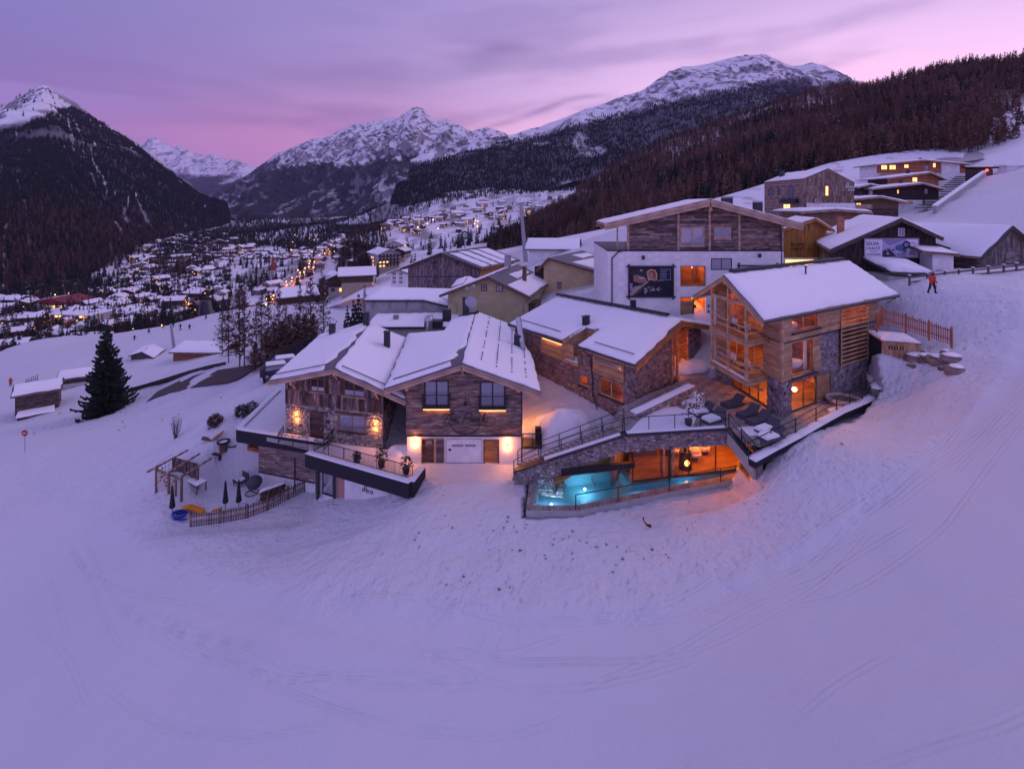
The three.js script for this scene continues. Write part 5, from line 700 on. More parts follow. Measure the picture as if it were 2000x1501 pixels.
    w([[-0.2, 0.42], [0.05, 0.6], [0.4, 0.56], [0.8, 0.62]]); w([[0.42, 0.58], [0.2, 0.25], [-0.05, -0.1], [-0.2, -0.12]]); w([[0.62, 0.52], [0.45, 0.1], [0.38, -0.08], [0.52, 0.16], [0.66, 0.14], [0.62, -0.06], [0.74, -0.04]]); w([[0.8, 0.06], [0.98, 0.14], [0.98, 0.2], [0.86, 0.18], [0.82, 0.0], [0.96, -0.08], [1.12, 0.02]]); w([[1.5, -0.2], [1.68, 0.3], [1.82, 0.62], [2.15, 0.7], [2.28, 0.46], [2.02, 0.22], [1.72, 0.22]]); w([[2.24, 0.04], [2.42, 0.12], [2.42, 0.2], [2.3, 0.18], [2.26, 0.0], [2.44, -0.08], [2.58, 0.06]]); w([[2.88, 0.18], [2.72, 0.2], [2.64, 0.0], [2.8, -0.04], [2.92, 0.18], [2.9, -0.04], [3.06, 0.0]]); w([[3.1, -0.08], [3.26, 0.3], [3.44, 0.62], [3.4, 0.66], [3.18, 0.1], [3.32, 0.2], [3.42, 0.16], [3.26, 0.06], [3.46, -0.08], [3.64, 0.0]]); w([[-0.1, -0.3], [1.4, -0.28], [2.6, -0.33], [3.5, -0.3]]); part(o, 'script_sign', g2, M.black); }
  const dA = part(o, 'door', new GB().box(fB, d1[0] + 0.08, (d1[0] + d1[1]) / 2 + 0.1, 0.33, d1[3] - 0.08, 0.08, 0.14), M.door); part(dA, 'door_frame', new GB().box(fB, d1[0], d1[0] + 0.08, 0.33, d1[3], -0.02, 0.15).box(fB, d1[1] - 0.06, d1[1], 0.33, d1[3], -0.02, 0.15).box(fB, (d1[0] + d1[1]) / 2 + 0.1, (d1[0] + d1[1]) / 2 + 0.3, 0.33, d1[3] - 0.08, -0.02, 0.15).box(fB, d1[0] + 0.08, d1[1] - 0.06, d1[3] - 0.08, d1[3], -0.02, 0.15), M.beam); part(dA, 'side_panel', new GB().box(fB, (d1[0] + d1[1]) / 2 + 0.3, d1[1] - 0.06, 0.33, d1[3] - 0.08, 0.06, 0.12), M.old[1]); part(dA, 'door_light', new GB().box(fB, d1[0] + 0.4, d1[0] + 0.95, 1.9, 2.2, 0.05, 0.08), M.pane);
  const gG = part(o, 'garage_door', new GB().box(fB, gd[0] + 0.04, gd[1] - 0.04, 0.4, gd[3] - 0.04, 0.02, 0.1), M.white); part(gG, 'door_frame', new GB().box(fB, gd[0], gd[1], gd[3] - 0.04, gd[3], -0.01, 0.12).box(fB, gd[0], gd[0] + 0.04, 0.33, gd[3] - 0.04, -0.01, 0.12).box(fB, gd[1] - 0.04, gd[1], 0.33, gd[3] - 0.04, -0.01, 0.12), M.frame); for (const [a, b] of [[882, 905], [908, 929]]) { const q = fB.rect(a, b, 868, 872); part(gG, 'slot_window', new GB().box(fB, ...q, 0.0, 0.02), M.pane); } const nb = fB.rect(876, 881, 876, 880); part(gG, 'number_plate', new GB().box(fB, ...nb, -0.01, 0.02), M.black);
  const dO = part(o, 'door', new GB().box(fB, d2[0] + 0.1, d2[1] - 0.1, 0.33, d2[3] - 0.1, 0.12, 0.18), M.orange); part(dO, 'door_frame', new GB().box(fB, d2[0], d2[0] + 0.1, 0.33, d2[3], -0.02, 0.2).box(fB, d2[1] - 0.1, d2[1], 0.33, d2[3], -0.02, 0.2).box(fB, d2[0] + 0.1, d2[1] - 0.1, d2[3] - 0.1, d2[3], -0.02, 0.2), M.door); part(dO, 'handle', new GB().box(fB, d2[1] - 0.28, d2[1] - 0.24, 1.1, 1.4, 0.06, 0.11), M.steel);
  part(o, 'drain_pipe', new GB().tube(fB.p(W + 0.05, 0.6, -0.14), fB.p(W + 0.05, 6.4, -0.14), 0.05, 0.05, 8).tube(fB.p(W + 0.05, 0.6, -0.14), fB.p(W + 0.5, 0.45, -0.6), 0.05, 0.05, 8), M.metal);
  chimney(o, fB, X(-5.1), 16.6, 8.4, 11.0, 0.75); part(o, 'chimney_collar', new GB().bar(pt(-6.3, 57.6, 0.45), pt(-5.1, 56.6, 0.5), 0.12, 0.3).bar(pt(-5.1, 56.6, 0.5), pt(-3.9, 57.4, 0.4), 0.12, 0.3), M.metal); part(o, 'roof_hood', new GB().box(fB, X(-7.9), X(-6.9), 8.2, 9.6, 16.8, 17.4), M.metal); part(o, 'roof_tank', new GB().box(fB, X(-10), X(-7.9), 7.6, 8.3, 16.5, 17.8), M.metal);
  const vp = at(838, 625, 57); part(o, 'vent_pipe', new GB().tube(vp.clone().setY(7.4), vp, 0.4, 0.4, 10), M.steel); part(o, 'vent_cap', new THREE.SphereGeometry(0.55, 10, 8, 0, 6.3, 0, 1.8).translate(vp.x, vp.y, vp.z), M.steel);
  const dish = at(919, 588, 57.5), dg = new THREE.SphereGeometry(1.15, 18, 8, 0, 6.284, 0, 0.75); dg.rotateX(Math.PI / 2 + 0.15); dg.scale(1, 1, 0.5); dg.translate(dish.x, dish.y, dish.z - 0.2); const ds = part(o, 'satellite_dish', dg, S({ color: C3(0.34, 0.34, 0.4), roughness: 0.6 })); part(ds, 'mast', new GB().tube(V3(dish.x - 0.05, 9, dish.z - 0.15), V3(dish.x, dish.y + 1.9, dish.z - 0.15), 0.05, 0.04, 6).bar(V3(dish.x - 0.5, dish.y + 1.6, dish.z), V3(dish.x + 0.5, dish.y + 1.6, dish.z), 0.08, 0.08), M.galv); for (const [x, y] of [[-0.4, 1.45], [0.35, 1.75]]) part(ds, 'receiver', new THREE.SphereGeometry(0.24, 8, 6).translate(dish.x + x, dish.y + y, dish.z + 0.05), M.galv);
  const sp = at(1017, 650, 50.2); part(o, 'flue_pipe', new GB().tube(at(1019, 668, 49.5), at(1012, 620, 50.5), 0.3, 0.3, 10).tube(at(1019, 668, 49.5), at(1023, 682, 48.8), 0.3, 0.22, 10), M.steel); part(o, 'flue_box', new GB().box(WORLD, 0.2, 0.9, 7.4, 8.8, 49.4, 50.2), M.metal);
  wallLamp(fB, fB.sAt(811, 0), fB.hAt(861, 1, 0), -0.01, 'glowing wall lamp left of the brown doors on the white ground floor', 3.2); wallLamp(fB, fB.sAt(991, 0), fB.hAt(867, 9, 0), -0.01, 'glowing wall lamp right of the orange door on the white ground floor', 3.2);
  const q = fB.side(W, -1), sd = wallLamp(q, 3.2, 4.0, 0.02, 'bright lamp on the side wall between the boarded and the stone chalet', 9);
}
// ================================================================ chalet C: red stone with a cut in its roof
const fC = new Frame(V3(10.74, 0, -42.68), [-0.6, -0.8], [0.707, -0.707]);
{
  const o = thing('stone_chalet', 'red stone chalet with larch bands and a cut in its snowy roof', 'house', fC.p(8, 4, 6)), E0 = V3(10.69, 8.23, -42), E1 = V3(-0.36, 8.23, -56.7), R0 = V3(16.7, 10.6, -48), R1 = V3(5.6, 10.6, -60.5), D0 = V3(22.4, 8.75, -53.2), D1 = V3(11.2, 8.75, -65.4), L = 17;
  const K = (k, m, dy = 0) => E0.clone().lerp(E1, k).addScaledVector(R0.clone().sub(E0), m).add(V3(0, dy, 0));
  const nA = 0.385, nB = 0.505, cut = [fC.sAt(1129, 0), fC.sAt(1096, 0)];
  const win = fC.rect(1170, 1217, 744, 777), small = fC.rect(1133, 1147, 733, 754), b2 = fC.rect(1160, 1220, 702, 742), b1 = fC.rect(1058, 1122, 668, 706); b1[2] = b2[2] = 6.15; b1[3] = b2[3] = 7.95;
  core(o, fC, 0, L, 1, 6.1, 0, 0.35, [win, small], M.mortar); core(o, fC, 0, cut[0], 6.1, 8.0, 0, 0.3, [], M.mortar); core(o, fC, cut[1], L, 6.1, 8.0, 0, 0.3, [], M.mortar);
  rubble(o, fC, 0, 0, L, 1.4, 8.0, [win, small, [cut[0], cut[1], 6.1, 9], b1, b2], { seed: 71, a: [0.27, 0.17, 0.19], b: [0.44, 0.33, 0.34] });
  for (const [b, sd] of [[b1, 3], [b2, 5]]) { boards(o, fC, 0, ...b, [], { size: 0.3, out: 0.16, mats: M.larch, seed: 70 + sd, maxLen: 6 }); }
  const slot = fC.rect(1164, 1216, 704, 713); part(o, 'slot_window', new GB().box(fC, slot[0], slot[1], 7.3, 7.62, -0.24, -0.2), M.pane); const led = fC.rect(1062, 1100, 668, 674); part(o, 'led_strip', new GB().box(fC, led[0], led[1], 7.72, 7.78, -0.26, -0.2), M.led); area(fC.p((led[0] + led[1]) / 2, 7.66, -0.34), fC.p((led[0] + led[1]) / 2, 5, -0.1), led[1] - led[0], 0.05, 14);
  for (const w of [win, small]) { const r = room(o, fC, w[0], w[1], w[2], w[3], 0.3, 1.8, M.room); glassIn(o, fC, w, 0.08, w === win ? 2 : 1, M.beam, 0.1); point(fC.p(w[0] + 0.35, w[2] + 0.4, 1.1), w === win ? 2.2 : 1.4, 0xff7a22, 3); const b = fC.p(w[0] + 0.35, w[2] + 0.4, 1.1); part(r, 'lamp_bulb', new THREE.SphereGeometry(0.06, 8, 6).translate(b.x, b.y, b.z), M.lamp); part(o, 'sill', new GB().box(fC, w[0] - 0.1, w[1] + 0.1, w[2] - 0.1, w[2] - 0.005, -0.2, 0.05), M.metal); }
  // gable end
  const q = fC.side(0, 1), T = 13.2, top = (t) => (t < 8.1 ? mix(8.1, 10.35, t / 8.1) : mix(10.35, 8.6, (t - 8.1) / 8)) - 0.1, gl = [6.5, 10.2, 4.9, 9.2];
  core(o, q, 0, T, 2, 7.9, 0, 0.35, [gl], M.mortar); part(o, 'gable_wall', new GB().prism(q, [[0, 7.9], [6.5, 7.9], [6.5, top(6.5) - 0.15], [0, top(0) - 0.15]], 0, 0.35), M.mortar); part(o, 'gable_wall', new GB().prism(q, [[10.2, 7.9], [T, 7.9], [T, top(T) - 0.15], [10.2, top(10.2) - 0.15]], 0, 0.35), M.mortar); rubble(o, q, 0, 0, T, 2.5, 11, [gl], { seed: 79, top: (t) => top(t) - 0.3, a: [0.27, 0.18, 0.21], b: [0.46, 0.36, 0.38] });
  room(o, q, 6.5, 10.2, 4.9, 10, 0.4, 4.5, M.room); glassIn(o, q, [6.5, 10.2, 4.9, 10], 0.25, 3, M.beam, 0.14); point(q.p(8.6, 8.6, 2.2), 15, 0xff7a22, 5); part(o, 'ceiling_lamp', new THREE.SphereGeometry(0.12, 8, 6).translate(...q.p(8.6, 8.6, 2.2).toArray()), M.lamp); point(q.p(8.6, 6.2, 2.0), 8, 0xff7a22, 5);
  for (let i = 0; i < 8; i++) part(o, 'slat', new GB().box(q, 7.7, 9.7, 6.7 + i * 0.38, 6.85 + i * 0.38, -0.16, -0.04), M.orange); for (const t of [6.5, 7.6, 9.8]) part(o, 'post', new GB().box(q, t, t + 0.2, 4.4, top(t) - 0.1, -0.2, 0), M.beam);
  const notch = [K(nA, 0), K(nA - 0.02, 0.4), K(nB - 0.03, 0.4), K(nB, 0)];
  roofPlane(o, [E0, ...notch, E1, R1, R0], { seed: 21, under: M.fascia, snow: 0.34 }); roofPlane(o, [R0, R1, D1, D0], { seed: 23, under: M.fascia });
  // loggia in the cut
  const fl = 6.4; part(o, 'loggia_floor', new GB().slab([K(nA, 0), K(nA - 0.02, 0.42), K(nB - 0.03, 0.42), K(nB, 0)].map((p) => V3(p.x, fl, p.z)), 0.2), M.larch[0]); const wallQ = (a, b, ya, yb, name) => part(o, name, new GB().hexa([V3(a.x, fl - 0.2, a.z), V3(b.x, fl - 0.2, b.z), V3(b.x + 0.1, fl - 0.2, b.z - 0.1), V3(a.x + 0.1, fl - 0.2, a.z - 0.1), V3(a.x, ya, a.z), V3(b.x, yb, b.z), V3(b.x + 0.1, yb, b.z - 0.1), V3(a.x + 0.1, ya, a.z - 0.1)]), M.larch[1]);
  wallQ(K(nB, 0), K(nB - 0.03, 0.4), 8.15, 9.0, 'loggia_cheek'); wallQ(K(nB - 0.03, 0.4), K(nA - 0.02, 0.4), 9.0, 9.0, 'loggia_back'); wallQ(K(nA - 0.02, 0.4), K(nA, 0), 9.0, 8.15, 'loggia_cheek'); for (const [a, b] of [[notch[3], notch[2]], [notch[2], notch[1]]]) verge(o, a, b, 0.34, 0.1, M.fascia, -0.16);
  part(o, 'loggia_snow', snowOn([K(nA, 0.02), K(nA - 0.01, 0.2), K(nB - 0.015, 0.2), K(nB, 0.02)].map((p) => V3(p.x, fl + 0.01, p.z)), 0.12, 27), M.snow); part(o, 'post', new GB().box(fC, cut[0] - 0.5, cut[0] - 0.1, 6.1, 8.0, -0.14, 0), M.beam);
  verge(o, E0, R0, 0.46, 0.1, M.orange); verge(o, R0, D0, 0.46, 0.1, M.orange); const eave = new GB(); for (const [a, b] of [[E0, notch[0]], [notch[3], E1]]) eave.tube(a.clone().add(V3(-0.08, -0.06, 0.06)), b.clone().add(V3(-0.08, -0.06, 0.06)), 0.09, 0.09, 8); part(o, 'gutter', eave, M.metal); part(o, 'ridge_cap', new GB().bar(R0.clone().add(V3(-1, 0.38, -1.1)), R1.clone().add(V3(0, 0.38, 0)), 0.55, 0.24), M.metal);
  const sg = new GB(); for (const [a, b] of [[0.04, 0.3], [0.56, 0.94]]) sg.tube(K(a, 0.09, 0.42), K(b, 0.09, 0.42), 0.04, 0.04, 5); part(o, 'snow_guard', sg, M.metal); for (const [k, m] of [[0.49, 0.33], [0.475, 0.36]]) { const p = K(k, m + 0.06); chimney(o, WORLD, p.x, -p.z, p.y - 0.2, p.y + 1.0, 0.42); } const rc = R0.clone().lerp(R1, 0.36); chimney(o, WORLD, rc.x + 0.4, -rc.z + 0.4, rc.y - 0.2, rc.y + 0.95, 0.55);
  const dp = new GB(), pA = K(nA - 0.035, 0), s0 = fC.sAt(1158, 0); dp.tube(V3(pA.x, 8.1, pA.z + 0.05), fC.p(s0, 7.4, -0.3), 0.06, 0.06, 8).tube(fC.p(s0, 7.4, -0.3), fC.p(s0, 6.3, -0.3), 0.06, 0.06, 8).tube(fC.p(s0, 6.3, -0.3), fC.p(s0 - 0.1, 5.6, -0.12), 0.06, 0.06, 8).tube(fC.p(s0 - 0.1, 5.6, -0.12), fC.p(s0 - 0.1, 3.9, -0.12), 0.06, 0.06, 8).tube(fC.p(s0 - 0.1, 3.9, -0.12), fC.p(s0 - 0.9, 2.9, -0.4), 0.06, 0.06, 8); part(o, 'drain_pipe', dp, M.metal); part(o, 'back_wall', new GB().box(fC, 0.3, L, 4, 8, 12.6, 13), M.mortar); part(o, 'end_wall', new GB().box(fC, L, L + 0.3, 2, 8, 0, 13), M.mortar);
}
// ================================================================ pool house, terrace and pool
{
  const deckY = 5.3, o = thing('pool_house', 'stone fronted pool house with glowing orange lounge under the terrace', 'pool house', V3(11, 1, -39)), W = (x, h, d) => V3(x, h, -d);
  const fF = new Frame(W(8.16, 0, 35.4), [7.84, -1.0], [0.126, -0.99]), FL = 7.95, fS = new Frame(W(8.16, 0, 35.4), [-8.0, -1.7], [0.2, -0.98]);
  part(o, 'stone_wall', new GB().prism(fF, [[0, 4.2], [FL, 4.08], [FL, 5.28], [0, 5.28]], 0.05, 0.5), M.mortar); rubble(o, fF, 0.05, 0, FL, 4.1, 5.26, [], { size: 0.3, seed: 91, a: [0.34, 0.28, 0.28], b: [0.52, 0.46, 0.44] });
  const topS = (s) => (s < 6.2 ? mix(5.28, 2.6, s / 6.2) : mix(2.6, 1.7, (s - 6.2) / 2.0)), lowS = (s) => (s < 4.4 ? mix(4.2, 2.0, s / 4.4) : 0.2); part(o, 'stone_wall', new GB().prism(fS, [[0, 4.2], [0, 5.28], [6.2, 2.6], [8.2, 1.7], [8.2, 0.2], [4.4, 0.4], [4.4, 2.0]], 0.05, 0.5), M.mortar); rubble(o, fS, 0.05, 0, 8.2, 0.2, 5.26, [], { size: 0.3, seed: 93, top: (s) => topS(s) - 0.05, low: lowS, a: [0.34, 0.28, 0.28], b: [0.52, 0.46, 0.44] });
  const cap = new GB(); cap.bar(fF.p(0, 5.33, 0.2), fF.p(FL, 5.33, 0.2), 0.7, 0.1).bar(fS.p(0, 5.33, 0.2), fS.p(6.2, 2.65, 0.2), 0.7, 0.1).bar(fS.p(6.2, 2.65, 0.2), fS.p(8.2, 1.75, 0.2), 0.7, 0.1); part(o, 'wall_cap', cap, M.metal); const cs = (a, b) => part(o, 'cap_snow', snowOn([a.clone().add(V3(0, 0, 0.12)), b.clone().add(V3(0, 0, 0.12)), b.clone().add(V3(0, 0, -0.3)), a.clone().add(V3(0, 0, -0.3))], 0.07, 97, 0.5), M.snow); cs(fF.p(0.2, 5.385, 0.2), fF.p(FL - 0.1, 5.385, 0.2)); cs(fS.p(5.9, 2.85, 0.2), fS.p(0.3, 5.26, 0.2));
  part(o, 'stair_stringer', new GB().hexa([W(16.0, 4.3, 36.5), W(16.95, 2.7, 34.35), W(17.3, 2.7, 34.5), W(16.4, 4.3, 36.7), W(16.0, 5.3, 36.5), W(16.95, 3.95, 34.35), W(17.3, 3.95, 34.5), W(16.4, 5.3, 36.7)]), M.concrete); part(o, 'end_wall', new GB().hexa([W(18.3, 0.3, 38.4), W(17.25, 0.3, 34.4), W(17.6, 0.3, 34.3), W(18.7, 0.3, 38.4), W(18.3, 5, 38.4), W(17.25, 3.8, 34.4), W(17.6, 3.8, 34.3), W(18.7, 5, 38.4)]), M.mortar); rubble(o, new Frame(W(18.3, 0, 38.4), [-1.05, 4.0], [1, 0.26]), -0.01, 0, 4.1, 0.4, 5, [], { seed: 99, top: (s) => mix(5, 3.8, s / 4.1), a: [0.34, 0.28, 0.28], b: [0.5, 0.44, 0.42] }); part(o, 'wall_cap', new GB().bar(W(16.1, 5.36, 36.4), W(17.1, 3.98, 34.4), 0.55, 0.1), M.metal);
  // lounge behind glass
  const g = new Frame(W(9.0, 0, 36.6), [8.9, -1.75], [0.19, -0.98]), GL = 9.3; part(o, 'room_floor', new GB().box(g, -0.1, GL, 1.05, 1.25, 0, 6), M.roomFloor); part(o, 'room_floor', new GB().box(g, -6, -0.1, 1.05, 1.2, 2.2, 2.5), M.tile); part(o, 'room_wall', new GB().box(g, -1, GL, 1.25, 4.4, 5.6, 5.9), M.ochre); part(o, 'room_wall', new GB().prism(g, [[-6, 1.2], [-1, 1.2], [-1, 3.8], [-6, 1.6]], 2.5, 2.7), M.ochre); part(o, 'room_wall', new GB().box(g, -1.1, -0.9, 1.25, 4.4, 2.5, 5.9), M.ochre); part(o, 'room_wall', new GB().box(g, GL, GL + 0.2, 1.25, 4.4, 0.1, 5.6), M.ochre); part(o, 'room_wall', new GB().box(g, -6.2, -6, 0.6, 1.6, 0.6, 2.5), M.mortar); part(o, 'room_ceiling', new GB().box(g, -1, GL + 0.2, 4.4, 4.6, -0.4, 5.9), M.ochre); part(o, 'room_ceiling', new GB().prism(g, [[-6, 1.5], [-1, 3.7], [0, 4.1], [0, 4.3], [-1, 3.9], [-6, 1.7]], 0.3, 2.5), M.ochre); glassIn(o, g, [0, GL, 1.25, 4.4], 0, 4, M.darkFrame, 0.1); part(o, 'post', new GB().box(g, 2.9, 3.15, 1.1, 4.4, -0.15, -0.01), M.darkFrame); for (const s of [2.55, 3.3]) part(o, 'post', new GB().box(g, s, s + 0.16, 1.25, 4.4, 0.12, 0.25), M.beam);
  part(o, 'ceiling_beam', new GB().box(g, -5.5, 0.2, 2.55, 2.95, -0.5, -0.2), M.black); part(o, 'bench', new GB().box(g, 0.3, 2.4, 1.26, 1.75, 3.6, 4.6).box(g, 0.3, 2.4, 1.75, 2.5, 4.6, 4.8), M.cloth); part(o, 'wall_panel', new GB().box(g, 6.0, 9, 2.2, 3.5, 5.4, 5.58), M.orange); part(o, 'wall_panel', new GB().box(g, 0.4, 2.5, 2.6, 3.3, 5.4, 5.58), M.brown);
  for (const [s, t, p] of [[1.4, 2.4, 18], [5.2, 2.6, 24], [8.0, 2.2, 26]]) ceilingLamp(o, g, s, 4.05, t, p, 0.14, 0xff8426); ceilingLamp(o, g, -0.6, 3.5, 1.4, 6, 0.1, 0xff7a22);
  const fire = g.p(4.55, 1.26, 1.1), st = part(o, 'stove', new THREE.CylinderGeometry(0.45, 0.5, 1.35, 18).translate(fire.x, fire.y + 0.68, fire.z), M.black); part(st, 'flame', new THREE.SphereGeometry(0.2, 10, 8).scale(1, 1.1, 0.4).translate(fire.x - 0.02, fire.y + 0.62, fire.z + 0.46), S({ color: C3(1, 0.5, 0.1), emissive: C3(1, 0.3, 0.04), emissiveIntensity: 7 })); point(fire.clone().add(V3(-0.02, 0.62, 0.75)), 1.2, 0xff6a1a, 4); part(st, 'stove_pipe', new GB().tube(fire.clone().add(V3(0, 1.3, 0)), fire.clone().add(V3(0, 3.1, 0)), 0.1, 0.1, 8), M.black);
  for (const [s, t] of [[3.9, 3.4], [5.6, 2.4], [6.6, 3.2]]) { const c = g.p(s, 1.26, t), a = new THREE.SphereGeometry(0.55, 14, 10, 0, 6.284, 0, 2.2); a.scale(1, 0.95, 0.9); const m = part(o, 'armchair', a.translate(c.x, c.y + 0.5, c.z), M.linen); part(m, 'cushion', new THREE.CylinderGeometry(0.42, 0.4, 0.2, 14).translate(c.x, c.y + 0.45, c.z + 0.25), M.linen); }
  // the pool
  const pool = thing('swimming_pool', 'turquoise lit outdoor pool with pale rim running under the stone arch', 'pool', W(9, -0.4, 36.5)), P = [[1.5, 33.9], [4.4, 33.85], [7.3, 34.75], [11.3, 36.05], [15.6, 37.3], [17.2, 37.95], [9.1, 36.75], [8.7, 39.6], [2.2, 38.3]], wy = 1.12, R = (h) => P.map(([x, d]) => W(x, h, d)), ring = (y) => { const c = P.map(([x, d]) => W(x, y, d)); return c; };
  const tileM = S({ color: C3(0.24, 0.54, 0.64), roughness: 0.35, map: plasterTex }); part(pool, 'basin_floor', new GB().slab(R(-0.3), 0.15), tileM); const bw = new GB(); P.forEach(([x, d], i) => { const [x2, d2] = P[(i + 1) % P.length]; bw.quad(W(x, -0.3, d), W(x2, -0.3, d2), W(x2, 1.2, d2), W(x, 1.2, d), [0, 0], [3, 0], [3, 1.5], [0, 1.5]); }); part(pool, 'basin_wall', bw, tileM);
  part(pool, 'water_surface', new GB().slab(R(wy), 0.002), new THREE.MeshPhysicalMaterial({ color: C3(0.80, 0.96, 0.98), transmission: 1, thickness: 0, roughness: 0.06, ior: 1.33, side: THREE.DoubleSide, bumpMap: snowBump, bumpScale: 0.01 }));
  const rim = new GB(), out = [[0.95, 33.35], [4.45, 33.3], [7.5, 34.25], [11.5, 35.5], [15.75, 36.75], [17.1, 37.2]], inn = P.slice(0, 6); for (let i = 0; i + 1 < out.length; i++) rim.hexa([...[out[i], out[i + 1], inn[i + 1], inn[i]].map(([x, d]) => W(x, -0.3, d)), ...[out[i], out[i + 1], inn[i + 1], inn[i]].map(([x, d]) => W(x, 1.22, d))]); rim.hexa([...[[0.95, 33.35], [1.5, 33.9], [2.2, 38.3], [1.5, 38.3]].map(([x, d]) => W(x, -0.3, d)), ...[[0.95, 33.35], [1.5, 33.9], [2.2, 38.3], [1.5, 38.3]].map(([x, d]) => W(x, 1.24, d))]); part(pool, 'pool_rim', rim, M.tile);
  const wl = new GB(); for (let i = 0; i + 1 < out.length; i++) wl.bar(W(out[i][0], 0.5, out[i][1] - 0.06), W(out[i + 1][0], 0.5, out[i + 1][1] - 0.06), 0.12, 1.36); part(pool, 'outer_wall', wl, M.concrete); part(pool, 'step_block', new GB().box(g, -0.9, 1.6, -0.28, 0.75, -0.4, 0.3), tileM); part(pool, 'spout', new GB().tube(W(6.2, 0.8, 36.9), W(6.0, 1.6, 36.7), 0.07, 0.05, 8), M.steel);
  for (const [x, d, y, i, c] of [[2.9, 35.9, 0.0, 6, 0xc4d4ff], [5.6, 37.6, 0.15, 4, 0xb0dcff], [9.4, 36.1, 0.1, 3.2, 0x6ad4f0], [13.2, 37.2, 0.3, 2.4, 0x5ac8ee]]) { part(pool, 'pool_light', new THREE.SphereGeometry(0.09, 10, 8).translate(x, y, -d), S({ color: C3(0.9, 0.95, 1), emissive: C3(0.8, 0.9, 1), emissiveIntensity: 8 })); point(W(x, y, d), i, c, 4.5); }
  railing('pool_railing', 'glass railing with black posts along the pool rim', [W(4.35, 1.15, 33.4), W(7.45, 1.15, 34.3), W(11.45, 1.15, 35.55), W(15.7, 1.15, 36.8), W(17.0, 1.15, 37.1)], { height: 1.05, post: 3, glass: true, r: 0.035 });
  // terrace over the pool house
  const tz = thing('sun_terrace', 'stone sun terrace with loungers above the pool house', 'terrace', W(17, 4.8, 38)), deck = [W(8.2, deckY, 35.7), W(16.05, deckY, 36.7), W(16.9, deckY, 35.2), W(17.6, deckY, 34.7), W(21.0, deckY, 36.2), W(25.4, deckY, 38.7), W(29.6, deckY, 41.0), W(32.6, deckY, 43.0), W(33.4, deckY, 45.6), W(29, deckY, 48), W(17, deckY, 47), W(12, deckY, 43.2), W(9.0, deckY, 40.5), W(7.5, deckY, 37.2)]; part(tz, 'terrace_slab', new GB().slab(deck, 0.5), M.tile); part(tz, 'terrace_snow', snowOn([W(8.6, 5.31, 36.0), W(13.5, 5.31, 36.6), W(14.6, 5.31, 38.6), W(13.6, 5.31, 40.4), W(11.8, 5.31, 40.2), W(10.4, 5.31, 38.6)], 0.14, 61), M.snow); part(tz, 'terrace_snow', snowOn([W(17.2, 5.31, 35.3), W(18.8, 5.31, 35.6), W(18.6, 5.31, 37.0), W(16.9, 5.31, 36.6)], 0.1, 64), M.snow); part(tz, 'terrace_snow', snowOn([W(14.2, 5.31, 41.2), W(15.9, 5.31, 41), W(16.4, 5.31, 43), W(14.8, 5.31, 43.6)], 0.12, 66), M.snow); part(tz, 'terrace_snow', snowOn([W(25.6, 5.31, 39.1), W(29.6, 5.31, 41.2), W(30, 5.31, 42), W(25.8, 5.31, 40.0)], 0.1, 63), M.snow);
  const rimT = [at(1468, 898, 33.6), at(1512, 874, 34.6), at(1560, 849, 35.8), at(1600, 826, 37.2), at(1640, 804, 38.8), at(1690, 783, 40.8), at(1722, 764, 42.7)]; for (let i = 0; i + 1 < rimT.length; i++) { const a = rimT[i], b = rimT[i + 1], m = part(tz, 'planter_edge', new GB().bar(V3(a.x, a.y - 0.25, a.z), V3(b.x, b.y - 0.25, b.z), 0.5, 0.5), M.band), n = V3(-(b.z - a.z), 0, b.x - a.x).normalize().multiplyScalar(0.36); part(m, 'planter_snow', snowOn([a.clone().add(n), b.clone().add(n), b.clone().sub(n), a.clone().sub(n)].map((p) => V3(p.x, p.y + 0.005, p.z)), 0.16, 65 + i, 0.5), M.snow); }
  const curve = [at(1722, 764, 42.7), at(1726, 745, 44.2), at(1716, 730, 45.4), at(1690, 722, 46), at(1650, 716, 45.6)]; railing('curved_railing', 'black curved wire railing round the hot tub corner', curve.map((p) => p.clone().add(V3(0, 0.15, 0))), { height: 1.25, post: 1.6, mid: 2, balusters: false, r: 0.03 }); railing('slope_railing', 'black wire railing along the snowy planter below the timber chalet', rimT.map((p) => p.clone().add(V3(-0.1, 0.05, -0.2))), { height: 1.05, post: 2.4, mid: 1, balusters: false, r: 0.03 }); for (let i = 0; i + 1 < curve.length; i++) { const a = curve[i], b = curve[i + 1]; const m = part(tz, 'retaining_wall', new GB().bar(V3(a.x, a.y - 0.7, a.z), V3(b.x, b.y - 0.7, b.z), 0.4, 1.8), M.mortar); }
  const cw = new GB(); for (let i = 0; i < 8; i++) { const a0 = -0.35 + i * 0.14, a1 = a0 + 0.14, p = (a) => V3(27.6 + Math.cos(a) * 5.6, 0, -42.9 - Math.sin(a) * 3.4); cw.bar(p(a0).setY(5.9), p(a1).setY(5.9), 0.35, 1.6); } part(tz, 'retaining_wall', cw, M.mortar);
  for (const [i, a, b] of [[0, [7.5, 37.2], [9, 40.5]], [1, [9, 40.5], [12, 43.2]]]) { const fr = new Frame(W(a[0], 0, a[1]), [b[0] - a[0], a[1] - b[1]], [0.8, -0.5]); part(tz, 'retaining_wall', new GB().box(fr, 0, Math.hypot(b[0] - a[0], b[1] - a[1]), 0.5, 5.28, 0.03, 0.4), M.mortar); rubble(tz, fr, 0.02, 0, Math.hypot(b[0] - a[0], b[1] - a[1]), 0.8, 5.25, [], { seed: 151 + i }); }
